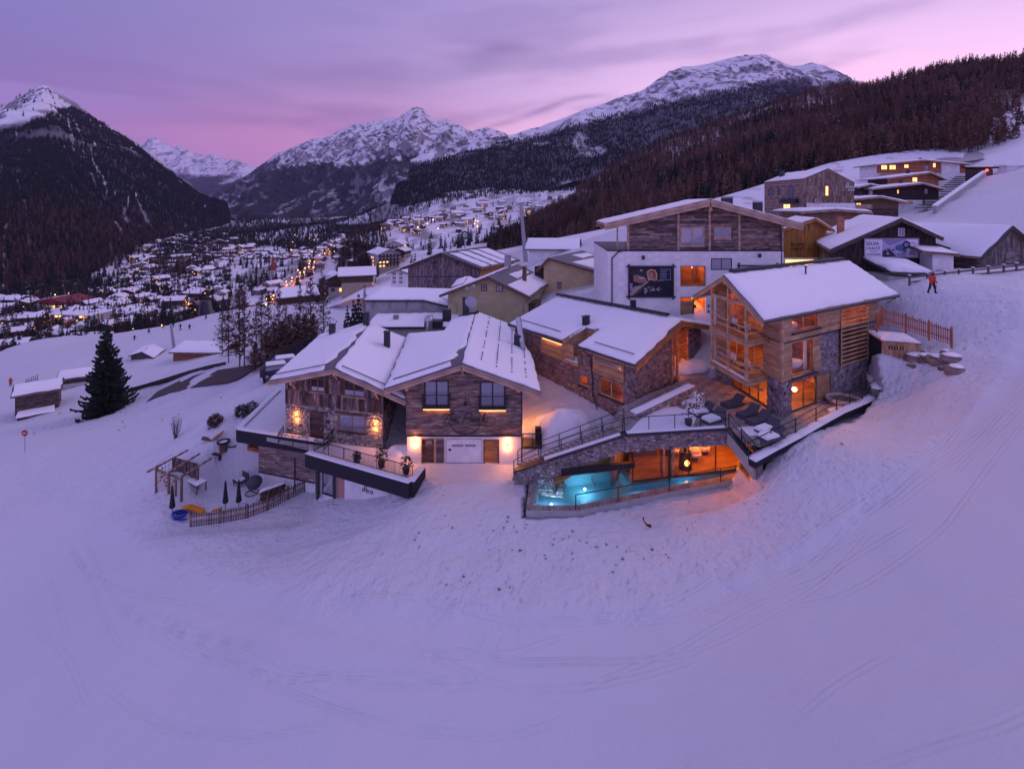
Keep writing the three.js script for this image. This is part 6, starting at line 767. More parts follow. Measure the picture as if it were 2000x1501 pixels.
  { const fr = new Frame(W(30.4, 0, 41.3), [2.3, -4.1], [1, 0.56]); part(tz, 'retaining_wall', new GB().box(fr, 0, 4.7, 4.5, 6.5, 0.03, 0.5), M.mortar); rubble(tz, fr, 0.02, 0, 4.7, 4.9, 6.5, [], { seed: 161 }); part(tz, 'wall_snow', snowOn([fr.abs(0, 6.505, 0), fr.abs(4.7, 6.505, 0), fr.abs(4.7, 6.505, 0.7), fr.abs(0, 6.505, 0.7)], 0.15, 69, 0.5), M.snow); }
  railing('terrace_wire_railing', 'thin black railing along the front edge of the sun terrace', [fF.p(-0.1, 5.4, 0.45), fF.p(FL, 5.4, 0.45)], { height: 1.0, post: 2, glass: true, r: 0.028 }); railing('corner_railing', 'black railing down the sloping wall right of the lounge', [W(16.2, 5.4, 36.5), W(17.15, 4.05, 34.5)], { height: 1.05, post: 1.1, mid: 1, balusters: false, r: 0.032 });
  // outdoor stair
  const sv = thing('outdoor_stair', 'dark outdoor stair climbing from the forecourt to the sun terrace', 'stairs', fS.p(6, 1, 1.2)), n = 20; for (let i = 0; i < n; i++) { const s = 0.2 + i * 0.4, y = mix(5.2, 1.3, i / (n - 1)); part(sv, 'step', new GB().box(fS, s, s + 0.42, y - 0.2, y, 0.55, 2.1), M.tile); } part(sv, 'stair_base', new GB().prism(fS, [[0.2, 4.95], [8.4, 1.0], [8.4, 0.3], [7.4, 0.9], [0.2, 4.35]], 0.58, 2.05), M.mortar);
  railing('stair_railing', 'black wire railing on the lower side of the outdoor stair', [fS.p(8.3, 1.35, 0.5), fS.p(6.2, 2.65, 0.5), fS.p(0, 5.35, 0.5)], { height: 1.0, post: 1.9, mid: 1, balusters: false, r: 0.03 }); railing('upper_stair_railing', 'black wire railing on the upper side of the outdoor stair', [fS.p(8.3, 1.35, 2.15), fS.p(0, 5.35, 2.15)], { height: 1.0, post: 1.9, mid: 1, balusters: false, r: 0.03 });
}
// ================================================================ chalet D: timber chalet with balconies
const fD = new Frame(V3(21.2, 0, -38.5), [0.866, -0.5], [-0.14, -0.99]);
{
  const o = thing('timber_chalet', 'three storey larch chalet with corner balconies and glowing rooms', 'house', fD.p(7, 5.3, 4)), q = fD.side(0, 1), L = 15.1, B = 9.2, f0 = 5.3, f1 = 8.1, f2 = 11.2, ev = 13.35;
  const wTop = fD.rect(1545, 1596, 606, 643), wMid = fD.rect(1545, 1587, 664, 730), wLow = fD.rect(1546, 1596, 748, 806), dLow = fD.rect(1597, 1623, 742, 792), scr = fD.rect(1640, 1692, 590, 706); wLow[2] = dLow[2] = f0 + 0.05; wLow[3] = dLow[3] = 7.7; const lHoles = [wLow, dLow, scr], sEnd = fD.sAt(1600, 0), sTop2 = fD.sAt(1640, 0);
  core(o, fD, 0.3, L, 4.4, f1, 0, 0.35, lHoles, M.mortar); rubble(o, fD, 0, 0, L, 4.6, f1, lHoles, { seed: 101, a: [0.32, 0.28, 0.31], b: [0.5, 0.45, 0.48] }); core(o, fD, 0.3, L, f1, 13.2, 0.03, 0.3, [wTop, wMid, scr], M.mortar, 'upper_wall'); rubble(o, fD, 0.03, sEnd, L, f1, f2, [scr], { seed: 103, a: [0.32, 0.28, 0.31], b: [0.5, 0.45, 0.48] });
  boards(o, fD, 0.03, -0.1, sEnd, f1, f2 - 0.15, [wMid], { size: 0.34, out: 0.2, mats: M.larch, seed: 105 }); boards(o, fD, 0.03, -0.1, scr[0], f2, ev - 0.15, [wTop], { size: 0.34, out: 0.2, mats: M.larch, seed: 107 }); boards(o, fD, 0.03, scr[1], L + 0.1, f2, ev - 0.15, [], { size: 0.34, out: 0.2, mats: M.larch, seed: 109 });
  part(o, 'floor_band', new GB().box(fD, -0.15, L, f2 - 0.15, f2, -0.12, 0.03), M.metal); part(o, 'floor_band', new GB().box(fD, -0.15, sEnd, f1 - 0.12, f1, -0.1, 0.03), M.metal); part(o, 'corner_post', new GB().box(fD, -0.16, 0.12, f1, ev, -0.24, 0.04), M.beam); part(o, 'end_wall', new GB().box(fD, L - 0.3, L, 4.4, 13.4, 0.35, B), M.mortar); part(o, 'back_wall', new GB().box(fD, 0.3, L - 0.3, 4.4, 13.4, B - 0.3, B), M.mortar);
  // gable side
  const gTop = (t) => mix(ev, 16, clamp(1 - Math.abs(t - 4.75) / 5.1)) - 0.3, oLow = [1.7, 6.6, f0 + 0.05, 7.7], oMid = [2.2, 7.4, f1 + 0.1, 10.8], oTop = [2.2, 7.6, f2 + 0.1, 14.0];
  core(o, q, 0, B, 4.4, f1, 0, 0.35, [oLow], M.mortar); rubble(o, q, 0, 0, B, 4.8, f1 - 0.1, [oLow], { seed: 111, a: [0.32, 0.28, 0.31], b: [0.5, 0.45, 0.48] }); core(o, q, 0, B, f1, 13.2, 0.03, 0.3, [oMid, oTop], M.frame, 'upper_wall'); part(o, 'gable_wall', new GB().prism(q, [[0, 13.2], [2.2, 13.2], [2.2, 14], [7.6, 14], [7.6, 13.2], [B, 13.2], [B, gTop(B) - 0.1], [4.75, 15.5], [0, gTop(0) - 0.1]], 0.03, 0.3), M.frame); boards(o, q, 0.03, 0, B, f1, f2 - 0.15, [oMid], { size: 0.34, out: 0.08, mats: M.larch, seed: 113 }); boards(o, q, 0.03, 0, B, f2, 16, [oTop], { size: 0.34, out: 0.08, mats: M.larch, seed: 115, top: gTop });
  // floors, rooms and their lamps
  for (const [y, k] of [[f0, 0], [f1, 1], [f2, 2]]) part(o, 'floor_slab', new GB().box(fD, 0.3, L - 0.3, y - 0.2, y, 0.35, B - 0.3), M.roomFloor); part(o, 'ceiling', new GB().box(fD, 0.3, L - 0.3, 14.0, 14.1, 0.4, B - 0.4), M.room); for (const [y0, y1] of [[f0, f1 - 0.2], [f1, f2 - 0.2], [f2, 14]]) { part(o, 'room_wall', new GB().box(fD, 8.6, 8.8, y0, y1, 0.36, B - 0.3), M.room); part(o, 'room_wall', new GB().box(fD, 0.3, 8.6, y0, y1, B - 0.5, B - 0.32), M.room); }
  glassIn(o, fD, wLow, 0.1, 2, M.darkFrame, 0.09); glassIn(o, fD, wMid, 0.1, 1, M.beam, 0.12); glassIn(o, fD, wTop, 0.1, 2, M.beam, 0.1); glassIn(o, q, oLow, 0.12, 4, M.darkFrame, 0.1); glassIn(o, q, oMid, 0.12, 4, M.beam, 0.12); glassIn(o, q, oTop, 0.12, 4, M.beam, 0.12); const dw = part(o, 'door', new GB().box(fD, dLow[0] + 0.05, dLow[1], dLow[2], dLow[3], 0.1, 0.18), M.larch[2]); for (const w of [wMid, wTop]) part(o, 'sill', new GB().box(fD, w[0] - 0.1, w[1] + 0.25, w[2] - 0.14, w[2] - 0.01, -0.35, 0.02), M.metal);
  ceilingLamp(o, fD, 2.2, 7.2, 2.6, 30); ceilingLamp(o, fD, 5.5, 7.2, 4.2, 22); ceilingLamp(o, fD, 1.6, 10.5, 2.2, 11); ceilingLamp(o, fD, 3.4, 10.6, 5.5, 14); ceilingLamp(o, fD, 2.2, 13.4, 2.0, 9); ceilingLamp(o, fD, 3.6, 13.4, 5.6, 14); const lampS = fD.p((wLow[0] * 0.45 + wLow[1] * 0.55), 6.35, 1.3); part(o, 'floor_lamp', new THREE.SphereGeometry(0.2, 12, 8).translate(lampS.x, lampS.y, lampS.z), M.lamp); point(lampS, 3, 0xffa040, 10); for (let i = 0; i < 7; i++) part(o, 'birch_pole', new GB().tube(fD.p(wLow[0] + 1.3 + i * 0.17, f0, 1.9 + (i % 3) * 0.2), fD.p(wLow[0] + 1.35 + i * 0.15, 7.8, 1.9 + (i % 2) * 0.2), 0.05, 0.04, 6), M.brown);
  const tub = fD.p(mix(wMid[0], wMid[1], 0.5), f1 + 0.05, 1.1), tg = new THREE.SphereGeometry(0.85, 20, 10, 0, 6.284, 1.57, 1.2); tg.scale(1, 0.85, 0.6); tg.translate(tub.x, tub.y + 0.85, tub.z); part(o, 'bathtub', tg, M.white); part(o, 'curtain', new GB().box(fD, wMid[1] - 0.6, wMid[1] - 0.15, f1 + 0.1, 10.8, 0.5, 0.6), M.linen); part(o, 'bed', new GB().box(fD, wTop[0] + 0.1, wTop[0] + 1.9, f2, f2 + 0.95, 0.8, 2.6), M.linen);
  // slatted stair screen
  room(o, fD, scr[0], scr[1], f0 + 0.3, 13.3, 0.4, 3, M.room); point(fD.p((scr[0] + scr[1]) / 2, 12.8, 1.6), 9, WARM, 4); part(o, 'ceiling_lamp', new THREE.SphereGeometry(0.1, 8, 6).translate(...fD.p((scr[0] + scr[1]) / 2, 12.8, 1.6).toArray()), M.lamp); part(o, 'landing', new GB().box(fD, scr[0], scr[1], f2 - 0.3, f2 - 0.05, 0.1, 3), M.dim); part(o, 'pane', new GB().quad(fD.p(scr[0], scr[2], 0.15), fD.p(scr[1], scr[2], 0.15), fD.p(scr[1], scr[3], 0.15), fD.p(scr[0], scr[3], 0.15)), M.glass); const ns = 15; for (let i = 0; i < ns; i++) { const y = mix(scr[2], scr[3] - 0.15, i / (ns - 1)); part(o, 'slat', new GB().box(fD, scr[0], scr[1], y, y + 0.15, -0.2, -0.1), pick(M.larch, hash(i, 5))); } for (const s of [scr[0] - 0.08, scr[1] - 0.08]) part(o, 'post', new GB().box(fD, s, s + 0.16, scr[2] - 0.1, ev - 0.2, -0.26, -0.2), M.beam);
  // balconies
  for (const y of [f1, f2]) { const p = part(o, 'balcony_deck', new GB().box(fD, -2.75, -0.02, y - 0.28, y - 0.02, 1.55, 6.9), M.larch[0]); part(p, 'deck_edge', new GB().box(fD, -2.85, -2.76, y - 0.42, y, 1.5, 6.95).box(fD, -2.76, -0.1, y - 0.42, y, 1.45, 1.54), M.beam); const r = new GB(); for (const h of [0.55, 1.02]) r.box(fD, -2.72, -2.62, y + h - 0.07, y + h + 0.05, 1.6, 6.8).box(fD, -2.6, -0.2, y + h - 0.07, y + h + 0.05, 1.62, 1.7); part(p, 'balcony_rail', r, M.beam); if (y === f1) part(p, 'deck_snow', snowOn([fD.p(-2.8, y + 0.003, 1.55), fD.p(-2.5, y + 0.003, 1.6), fD.p(-2.5, y + 0.003, 6.8), fD.p(-2.8, y + 0.003, 6.9)], 0.1, 71, 0.4), M.snow); }
  for (const t of [1.72, 4.2, 6.7]) part(o, 'post', new GB().box(fD, -2.78, -2.54, f1 - 0.4, gTop(t) + 0.1, t - 0.12, t + 0.12), M.beam); part(o, 'purlin', new GB().box(fD, -2.7, 0.1, gTop(1.72) - 0.35, gTop(1.72) - 0.05, 1.6, 1.85), M.beam); part(o, 'purlin', new GB().box(fD, -2.75, 0.1, 15.2, 15.55, 4.6, 4.9), M.beam); part(o, 'tie_beam', new GB().box(fD, -2.76, -2.56, 13.9, 14.15, 1.84, 6.6), M.beam);
  for (const [y, t] of [[f1, 2.6], [f1, 4.6], [f2, 2.6], [f2, 4.4]]) { const c = part(o, 'balcony_chair', new GB().box(fD, -2.0, -1.3, y + 0.35, y + 0.45, t, t + 0.7).bar(fD.p(-1.95, y, t + 0.05), fD.p(-1.95, y + 0.4, t + 0.05), 0.04).bar(fD.p(-1.35, y, t + 0.05), fD.p(-1.35, y + 0.4, t + 0.05), 0.04).bar(fD.p(-1.95, y, t + 0.65), fD.p(-1.95, y + 0.4, t + 0.65), 0.04).bar(fD.p(-1.35, y, t + 0.65), fD.p(-1.35, y + 0.4, t + 0.65), 0.04), M.cloth); part(c, 'back_cushion', new GB().box(fD, -1.4, -1.25, y + 0.45, y + 0.95, t, t + 0.7), M.linen); }
  // roof
  const F = (s, h, t) => fD.p(s, h, t), a0 = F(-2.85, ev, -0.55), r0 = F(-2.85, 16, 4.75), b0 = F(-2.85, ev, 9.9), a1 = F(18.6, ev, -0.55), r1 = F(17.8, 16, 4.75), b1 = F(17.8, ev, 9.9); roofPlane(o, [a0, a1, r1, r0], { seed: 41, under: M.beam, snow: 0.34 }); roofPlane(o, [r0, r1, b1, b0], { seed: 43, under: M.beam }); verge(o, r0, a0, 0.44, 0.1, M.beam); verge(o, r0, b0, 0.44, 0.1, M.beam); verge(o, r1, a1, 0.3, 0.1, M.beam); part(o, 'gutter', new GB().tube(a0.clone().add(V3(0, -0.12, 0.1)), a1.clone().add(V3(0, -0.12, 0.1)), 0.1, 0.1, 8), M.metal); part(o, 'gutter_arm', new GB().bar(F(15.1, ev - 0.4, 0), F(18.4, ev - 0.35, -0.4), 0.05).bar(F(16.6, ev - 0.7, -0.3), F(18.2, ev - 0.4, -0.4), 0.05), M.metal); part(o, 'ridge_cap', new GB().bar(F(-1.8, 16.3, 4.75), F(16.4, 16.36, 4.75), 0.5, 0.26), M.metal);
  const sg = new GB(); sg.tube(F(-2.4, ev + 0.66, 0.45), F(9.5, ev + 0.66, 0.45), 0.05, 0.05, 5); for (let s = -2.2; s < 9.5; s += 1.3) sg.box(fD, s, s + 0.08, ev + 0.3, ev + 0.68, 0.4, 0.5); part(o, 'snow_guard', sg, M.metal); part(o, 'vent_pipe', new GB().tube(F(7.6, 14.8, 3.2), F(7.6, 16.2, 3.2), 0.07, 0.07, 6).tube(F(7.6, 16.2, 3.2), F(7.6, 16.3, 3.2), 0.13, 0.13, 6), M.metal);
  for (const [a, b] of [[q, 0.9], [fD, 0.35]]) part(o, 'wall_fixture', new GB().tube(a.p(b, 7.0, -0.16), a.p(b, 7.25, -0.16), 0.06, 0.06, 8), M.metal);
  part(o, 'under_balcony_brace', new GB().bar(F(-0.1, 6.6, 2.2), F(-2.2, 7.7, 2.2), 0.16, 0.18), M.beam);
}
// hot tub with a pale rim
{ const c = at(1648, 786, 41.2); c.y = 5.35; const o = thing('hot_tub', 'round hot tub with pale rim and yellow green lit water', 'hot tub', c); const m = (n, g, mt) => o.add(mesh(n, g, mt)); const rim = new THREE.TorusGeometry(1.25, 0.16, 10, 36); rim.rotateX(Math.PI / 2); rim.scale(1, 1, 0.85); rim.translate(0, 0.3, 0); m('rim', rim, S({ color: C3(0.55, 0.4, 0.34), map: plasterTex })); const sd = new THREE.CylinderGeometry(1.25, 1.25, 0.6, 36, 1, true); sd.scale(1, 1, 0.85); m('tub_wall', sd, M.tile); const fl = new THREE.CircleGeometry(1.15, 36); fl.rotateX(-Math.PI / 2); fl.scale(1, 1, 0.85); const ff = fl.clone(); ff.translate(0, -0.25, 0); m('tub_floor', ff, S({ color: C3(0.6, 0.62, 0.3) })); const ws = fl.clone(); ws.translate(0, 0.2, 0); m('water_surface', ws, new THREE.MeshPhysicalMaterial({ color: C3(0.9, 0.96, 0.8), transmission: 1, thickness: 0, roughness: 0.05, ior: 1.33, side: THREE.DoubleSide })); const b = new THREE.SphereGeometry(0.07, 8, 6); b.translate(0.7, -0.1, 0.3); m('tub_light', b, S({ color: C3(1, 1, 0.6), emissive: C3(1, 0.95, 0.4), emissiveIntensity: 5 })); point(c.clone().add(V3(0.7, -0.1, 0.3)), 1.6, 0xf4ee7a, 3); }
// ================================================================ house E: tall white house with boarded top storey
{
  const fE = new Frame(at(1187, 500, 58).setY(0), [1, 0], [0.05, -1]), W = 344 / FOC * 58, o = thing('white_house', 'tall white house with weathered boarded gable storey and large poster', 'house', fE.p(W / 2, 8, 6)), ys = 16.5;
  const wd = fE.rect(1329, 1379, 519, 559), dr = fE.rect(1329, 1379, 580, 632), ws = fE.rect(1389, 1430, 504, 527), w1 = fE.rect(1330, 1378, 444, 481), w2 = fE.rect(1397, 1430, 444, 467);
  core(o, fE, 0, W, 5, ys, 0, 0.4, [wd, dr, ws], M.white); for (const s of [0, W]) part(o, 'side_wall', new GB().box(fE, s ? W - 0.4 : 0, s ? W : 0.4, 5, ys, 0.4, 14), M.white); part(o, 'terrace_floor', new GB().box(fE, -0.02, W + 0.02, ys, ys + 0.12, -0.05, 14), M.metal);
  const a = fE.sAt(1226, 0.4), tp = (s) => { const m = fE.sAt(1388, -1); return mix(19.75, 22.7, clamp(1 - Math.abs(s - m) / (m - fE.sAt(1181, -1)))) - 0.45; }; const g = new GB(); around(a, W - 0.1, ys + 0.12, 19.0, [w1, w2], (s0, s1, h0, h1) => g.box(fE, s0, s1, h0, h1, 0.42, 0.7)); part(o, 'upper_wall', g, M.old[3]); const ap = fE.sAt(1388, -1); part(o, 'gable_wall', new GB().prism(fE, [[a, 19], [w1[0], 19], [w1[0], w1[3]], [w1[1], w1[3]], [w1[1], 19], [w2[0], 19], [w2[0], w2[3]], [w2[1], w2[3]], [w2[1], 19], [W - 0.1, 19], [W - 0.1, tp(W) - 0.05], [ap, tp(ap) - 0.05], [a, tp(a) - 0.05]].filter((p) => p[1] >= 19 - 1e-6), 0.42, 0.7), M.old[3]);
  boards(o, fE, 0.4, a, W, ys + 0.14, 23, [w1, w2], { size: 0.28, out: 0.06, mats: [M.old[1], M.old[0], M.old[3], M.old[2], M.old[4]], seed: 121, top: tp, maxLen: 4 });
  for (const px of [1325, 1386, 1444, 1227, 1528]) { const s = fE.sAt(px, 0.3); part(o, 'post', new GB().box(fE, s - 0.13, s + 0.13, ys + 0.12, tp(s), 0.2, 0.34), M.fascia); } windowIn(o, fE, w1, 0.3, { frame: M.fascia, sill: M.fascia, fw: 0.16 }); windowIn(o, fE, w2, 0.3, { frame: M.fascia, sill: M.fascia, fw: 0.16 }); windowIn(o, fE, ws, -0.02, { frame: M.darkFrame }); const sc = fE.sAt(1207, 0.5); part(o, 'glass_screen', new GB().quad(fE.p(sc, ys + 0.15, 0.9), fE.p(a, ys + 0.15, 0.9), fE.p(a, 19.6, 0.9), fE.p(sc, 19.2, 0.9)), M.railGlass); part(o, 'post', new GB().box(fE, sc - 0.08, sc + 0.08, ys + 0.12, 19.4, 0.8, 1.0), M.fascia);
  for (const [r, pw] of [[wd, 5], [dr, 8]]) { room(o, fE, r[0], r[1], r[2], r[3], 0.4, 3.5, M.room); ceilingLamp(o, fE, (r[0] + r[1]) / 2 + 0.5, r[3] - 0.4, 1.8, pw, 0.1, 0xff8a3c); } glassIn(o, fE, wd, 0.1, 2, M.frame, 0.12); const m = (dr[0] + dr[1]) / 2; part(o, 'door', new GB().box(fE, dr[0] + 0.05, m, dr[2], dr[3] - 0.5, 0.1, 0.2), M.larch[2]); part(o, 'door_frame', new GB().box(fE, m, m + 0.12, dr[2], dr[3], 0.05, 0.2).box(fE, dr[0], dr[1], dr[3] - 0.1, dr[3], 0.05, 0.2), M.darkFrame); part(o, 'cupboard', new GB().box(fE, m + 0.2, dr[1] - 0.7, dr[2], dr[2] + 1.9, 1.4, 1.8), M.black);
  const R = (s, h, t) => fE.p(s, h, t), fl = at(1181, 436, 56.8), fa = at(1388, 388, 56.8), fr = at(1570, 436, 56.8), bk = V3(0.4, 0, -8); roofPlane(o, [fl, fa, fa.clone().add(bk), fl.clone().add(bk)], { seed: 51, under: M.fascia, snow: 0.12, cell: 1 }); roofPlane(o, [fa, fr, fr.clone().add(bk), fa.clone().add(bk)], { seed: 53, under: M.fascia, snow: 0.12, cell: 1 }); verge(o, fl, fa, 0.8, 0.14, M.fascia, 0.02); verge(o, fa, fr, 0.8, 0.14, M.fascia, 0.02); part(o, 'purlin', new GB().box(fE, ap - 0.18, ap + 0.18, 21.3, 21.8, -1.1, 0.4), M.beam); part(o, 'soffit', new GB().slab([fl, fa, fa.clone().add(bk), fl.clone().add(bk)].map((p) => p.clone().add(V3(0, -0.5, -0.2))), 0.08), M.fascia); part(o, 'soffit', new GB().slab([fa, fr, fr.clone().add(bk), fa.clone().add(bk)].map((p) => p.clone().add(V3(0, -0.5, -0.2))), 0.08), M.fascia);
  const c1 = at(1420, 396, 64), c2 = at(1480, 408, 64); chimney(o, WORLD, c1.x, 64, 21, c1.y + 0.7, 1.1); chimney(o, WORLD, c2.x, 64, 20.5, c2.y + 0.9, 0.9); const pp = new GB(); pp.tube(R(0.5, 8, -0.08), R(0.5, ys - 0.8, -0.08), 0.07, 0.07, 8).tube(R(0.5, ys - 0.8, -0.08), R(1.2, ys - 0.1, -0.08), 0.07, 0.07, 8).tube(R(1.2, ys - 0.1, -0.1), R(a - 0.1, ys + 0.2, 0.1), 0.07, 0.07, 8); part(o, 'drain_pipe', pp, M.metal); part(o, 'drain_pipe', new GB().tube(R(W - 0.25, 12.6, -0.08), R(W - 0.25, 19.2, 0.1), 0.07, 0.07, 8), M.metal); for (const [px, py] of [[1256, 503], [1483, 499]]) { const r = fE.rect(px - 2.5, px + 2.5, py - 4, py + 3); part(o, 'flood_light', new GB().box(fE, ...r, -0.3, -0.02), M.metal); } const br = new GB(); { const r = fE.rect(1440, 1524, 517, 519.5); br.box(fE, ...r, -0.2, -0.1); for (const px of [1443, 1518]) { const k = fE.rect(px - 1.6, px + 1.6, 513, 530); br.box(fE, ...k, -0.1, -0.01); } } part(o, 'wall_bracket', br, M.metal); for (const [px, py] of [[1384, 597], [1384, 608], [1392, 578]]) { const r = fE.rect(px - 1.4, px + 1.4, py - 2.5, py + 2.5); part(o, 'door_plate', new GB().box(fE, ...r, -0.08, -0.01), M.metal); }
  // the poster: an evening view of lit chalets, printed flat
  const cv = document.createElement('canvas'); cv.width = 512; cv.height = 346; const x = cv.getContext('2d'), box = (c, ...r) => { x.fillStyle = c; x.fillRect(...r); }, pl = (c, p) => { x.fillStyle = c; x.beginPath(); p.forEach(([u, v], i) => (i ? x.lineTo(u, v) : x.moveTo(u, v))); x.closePath(); x.fill(); }; box('#141024', 0, 0, 512, 346); box('#0b1226', 250, 170, 262, 176); pl('#2a2534', [[20, 60], [170, 20], [230, 110], [60, 140]]); pl('#8d6f62', [[50, 105], [90, 92], [200, 130], [215, 180], [130, 190], [55, 170]]); pl('#c9a878', [[205, 60], [250, 28], [310, 40], [330, 90], [325, 150], [225, 160]]); pl('#7a4438', [[215, 72], [255, 44], [305, 52], [318, 140], [240, 150]]); for (let i = 0; i < 4; i++) box('#d8b68c', 225, 74 + i * 20, 62 - i * 6, 7); for (let i = 0; i < 5; i++) box('#e8c0a4', 262 + (i % 3) * 18, 100 + i * 9, 8, 8); pl('#a08f80', [[0, 320], [60, 230], [150, 210], [215, 165], [230, 180], [120, 260], [40, 340]]); pl('#4a3440', [[30, 340], [160, 225], [215, 185], [180, 240], [80, 340]]); box('#8f84a8', 6, 190, 36, 84); box('#d6c6dc', 130, 38, 26, 12); box('#d8c0d0', 118, 125, 60, 12); for (let i = 0; i < 26; i++) box(['#d9cfd6', '#8a5568', '#b98a98', '#7f8ea8'][i % 4], 175 + hash(i, 1) * 190, 225 + hash(i, 2) * 50, 7 + hash(i, 3) * 16, 5 + hash(i, 4) * 10); for (let i = 0; i < 8; i++) box('#c8c2cc', 285 + i * 16, 148 + hash(i, 9) * 14, 8, 9); for (let i = 0; i < 14; i++) box('#b8b4b0', 170 + hash(i, 11) * 40, 270 + hash(i, 12) * 40, 9, 8); x.strokeStyle = '#9aa3c0'; x.lineWidth = 5; x.strokeRect(372, 30, 112, 122); for (let i = 0; i < 6; i++) box('#7f8bb0', 384, 46 + i * 16, 40 + hash(i, 21) * 50, 6);
  const pt = new THREE.CanvasTexture(cv); pt.colorSpace = THREE.SRGBColorSpace; const r = fE.rect(1228, 1314, 520, 579), po = thing('wall_poster', 'large dark printed poster of lit chalets on black frame poles', 'poster', fE.p((r[0] + r[1]) / 2, r[2], -0.2)); part(po, 'print', new GB().quad(fE.p(r[0], r[2], -0.14), fE.p(r[1], r[2], -0.14), fE.p(r[1], r[3], -0.14), fE.p(r[0], r[3], -0.14)), S({ map: pt, roughness: 0.6 })); part(po, 'backing', new GB().box(fE, r[0], r[1], r[2], r[3], -0.12, -0.06), M.black); for (const h of [r[2], r[3]]) part(po, 'frame_pole', new GB().tube(fE.p(r[0] - 0.3, h, -0.17), fE.p(r[1] + 0.3, h, -0.17), 0.1, 0.1, 8), M.metal); for (const s of [r[0], r[1]]) part(po, 'frame_pole', new GB().tube(fE.p(s, r[2] - 0.3, -0.2), fE.p(s, r[3] + 0.3, -0.2), 0.1, 0.1, 8), M.metal);
}
// ---------------------------------------------------------------- the other houses
M.roofTile = aged(0.16, 0.10, 0.085);
// gabled house, front gable at t = 0; all heights are absolute
function gabled({ name, label, cat = 'house', f, W, L, base, eave, ridge, mid = 0.5, ov = 0.8, front = 0.9, wall, upper, split, windows = [], boardsOpt, snow = 0.24, sides, deckUnder = M.frame, vergeM = M.frame, vergeH = 0.3, rightEave, patch, seed = 1, extra }) {
  const o = thing(name, label, cat, f.abs(W / 2, base + 1, L / 2)), rs = W * mid, eR = rightEave ?? eave, top = (s) => (s < rs ? mix(eave, ridge, s / rs) : mix(ridge, eR, (s - rs) / (W - rs)));
  const holes = windows.map((w) => f.rect(...w.r)); const sp = split ?? Math.min(eave, eR) - 0.05; core(o, f, 0, W, base, sp, 0, 0.3, holes, wall); part(o, 'gable_wall', new GB().prism(f, [[0, sp], [W, sp], [W, eR - 0.05], [rs, ridge - 0.05], [0, eave - 0.05]], 0, 0.3), upper || wall);
  for (const [s0, s1, e] of [[0, 0.3, eave], [W - 0.3, W, eR]]) part(o, 'side_wall', new GB().box(f, s0, s1, base, e - 0.02, 0.3, L), sides || wall); part(o, 'back_wall', new GB().box(f, 0.3, W - 0.3, base, Math.min(eave, eR) - 0.05, L - 0.3, L), wall);
  if (boardsOpt) boards(o, f, 0, 0, W, boardsOpt.from ?? base, ridge, holes, { top: (s) => top(s) - 0.08, upright: true, size: 0.5, out: 0.06, mats: [upper || wall], seed, ...boardsOpt });
  const sl = (ridge - eave) / rs, sr = (ridge - eR) / (W - rs), F = (s, h, t) => f.abs(s, h, t), a0 = F(-ov, eave - ov * sl + 0.2, -front), r0 = F(rs, ridge + 0.2, -front), b0 = F(W + ov, eR - ov * sr + 0.2, -front), a1 = F(-ov, eave - ov * sl + 0.2, L + front), r1 = F(rs, ridge + 0.2, L + front), b1 = F(W + ov, eR - ov * sr + 0.2, L + front);
  roofPlane(o, [a0, r0, r1, a1], { snow: patch === 'right' ? 0 : snow, seed: seed + 2, under: deckUnder, cell: 1.1 }); const R = roofPlane(o, [r0, b0, b1, r1], { snow: patch ? 0 : snow, seed: seed + 4, under: deckUnder, cell: 1.1 });
  if (patch) { const P = (u, v) => r0.clone().lerp(b0, v).lerp(r1.clone().lerp(b1, v), u); for (const q of patch === 'right' ? [[0.02, 0.45, 0.98, 0.97], [0.4, 0.2, 0.9, 0.42]] : patch) part(R, 'roof_snow', snowOn([P(q[0], q[1]), P(q[0], q[3]), P(q[2], q[3]), P(q[2], q[1] + 0.06)].map((p) => p.add(V3(0, 0.01, 0))), snow, seed + 6, 0.9), M.roofSnow); if (patch === 'right') part(o, 'roof_snow', snowOn([a0, r0, r1, a1], snow, seed + 8, 1.1), M.roofSnow); }
  verge(o, a0, r0, vergeH, 0.1, vergeM); verge(o, r0, b0, vergeH, 0.1, vergeM); windows.forEach((w, i) => windowIn(o, f, holes[i], -0.1, { frame: w.frame || M.frame, pane: w.lit ? litMat : M.pane, bars: w.bars ?? 1, cross: w.cross ?? 0, fw: w.fw ?? 0.09, sill: w.sill })); extra?.(o, f, top); return o;
}
const from = (px, d, u, v) => new Frame(at(px, 400, d).setY(0), u, v);
// purple grey barn behind
gabled({ name: 'purple_barn', label: 'large purple grey boarded barn with wide gable and snow striped roof', cat: 'barn', f: from(797, 85, [1, 0], [0.47, -0.88]), W: 12.3, L: 13, base: 3, eave: 11.2, ridge: 13.6, ov: 0.9, wall: M.purpleBoard, sides: M.orange, seed: 3, split: 9, boardsOpt: { size: 0.62, mats: [M.purpleBoard, aged(0.34, 0.28, 0.33), aged(0.44, 0.38, 0.42)], from: 3 }, patch: [[0.08, 0.1, 0.24, 0.95], [0.3, 0.08, 0.45, 0.96], [0.51, 0.08, 0.66, 0.96], [0.72, 0.1, 0.93, 0.95]], vergeM: M.barn, extra: (o, f) => { part(o, 'belt_board', new GB().box(f, 0, 12.3, 9.5, 9.62, -0.12, -0.06), M.barn); for (const s of [4.6, 8.6]) part(o, 'purlin', new GB().box(f, s, s + 0.3, 11.8, 12.2, -0.9, 0), M.barn); } });
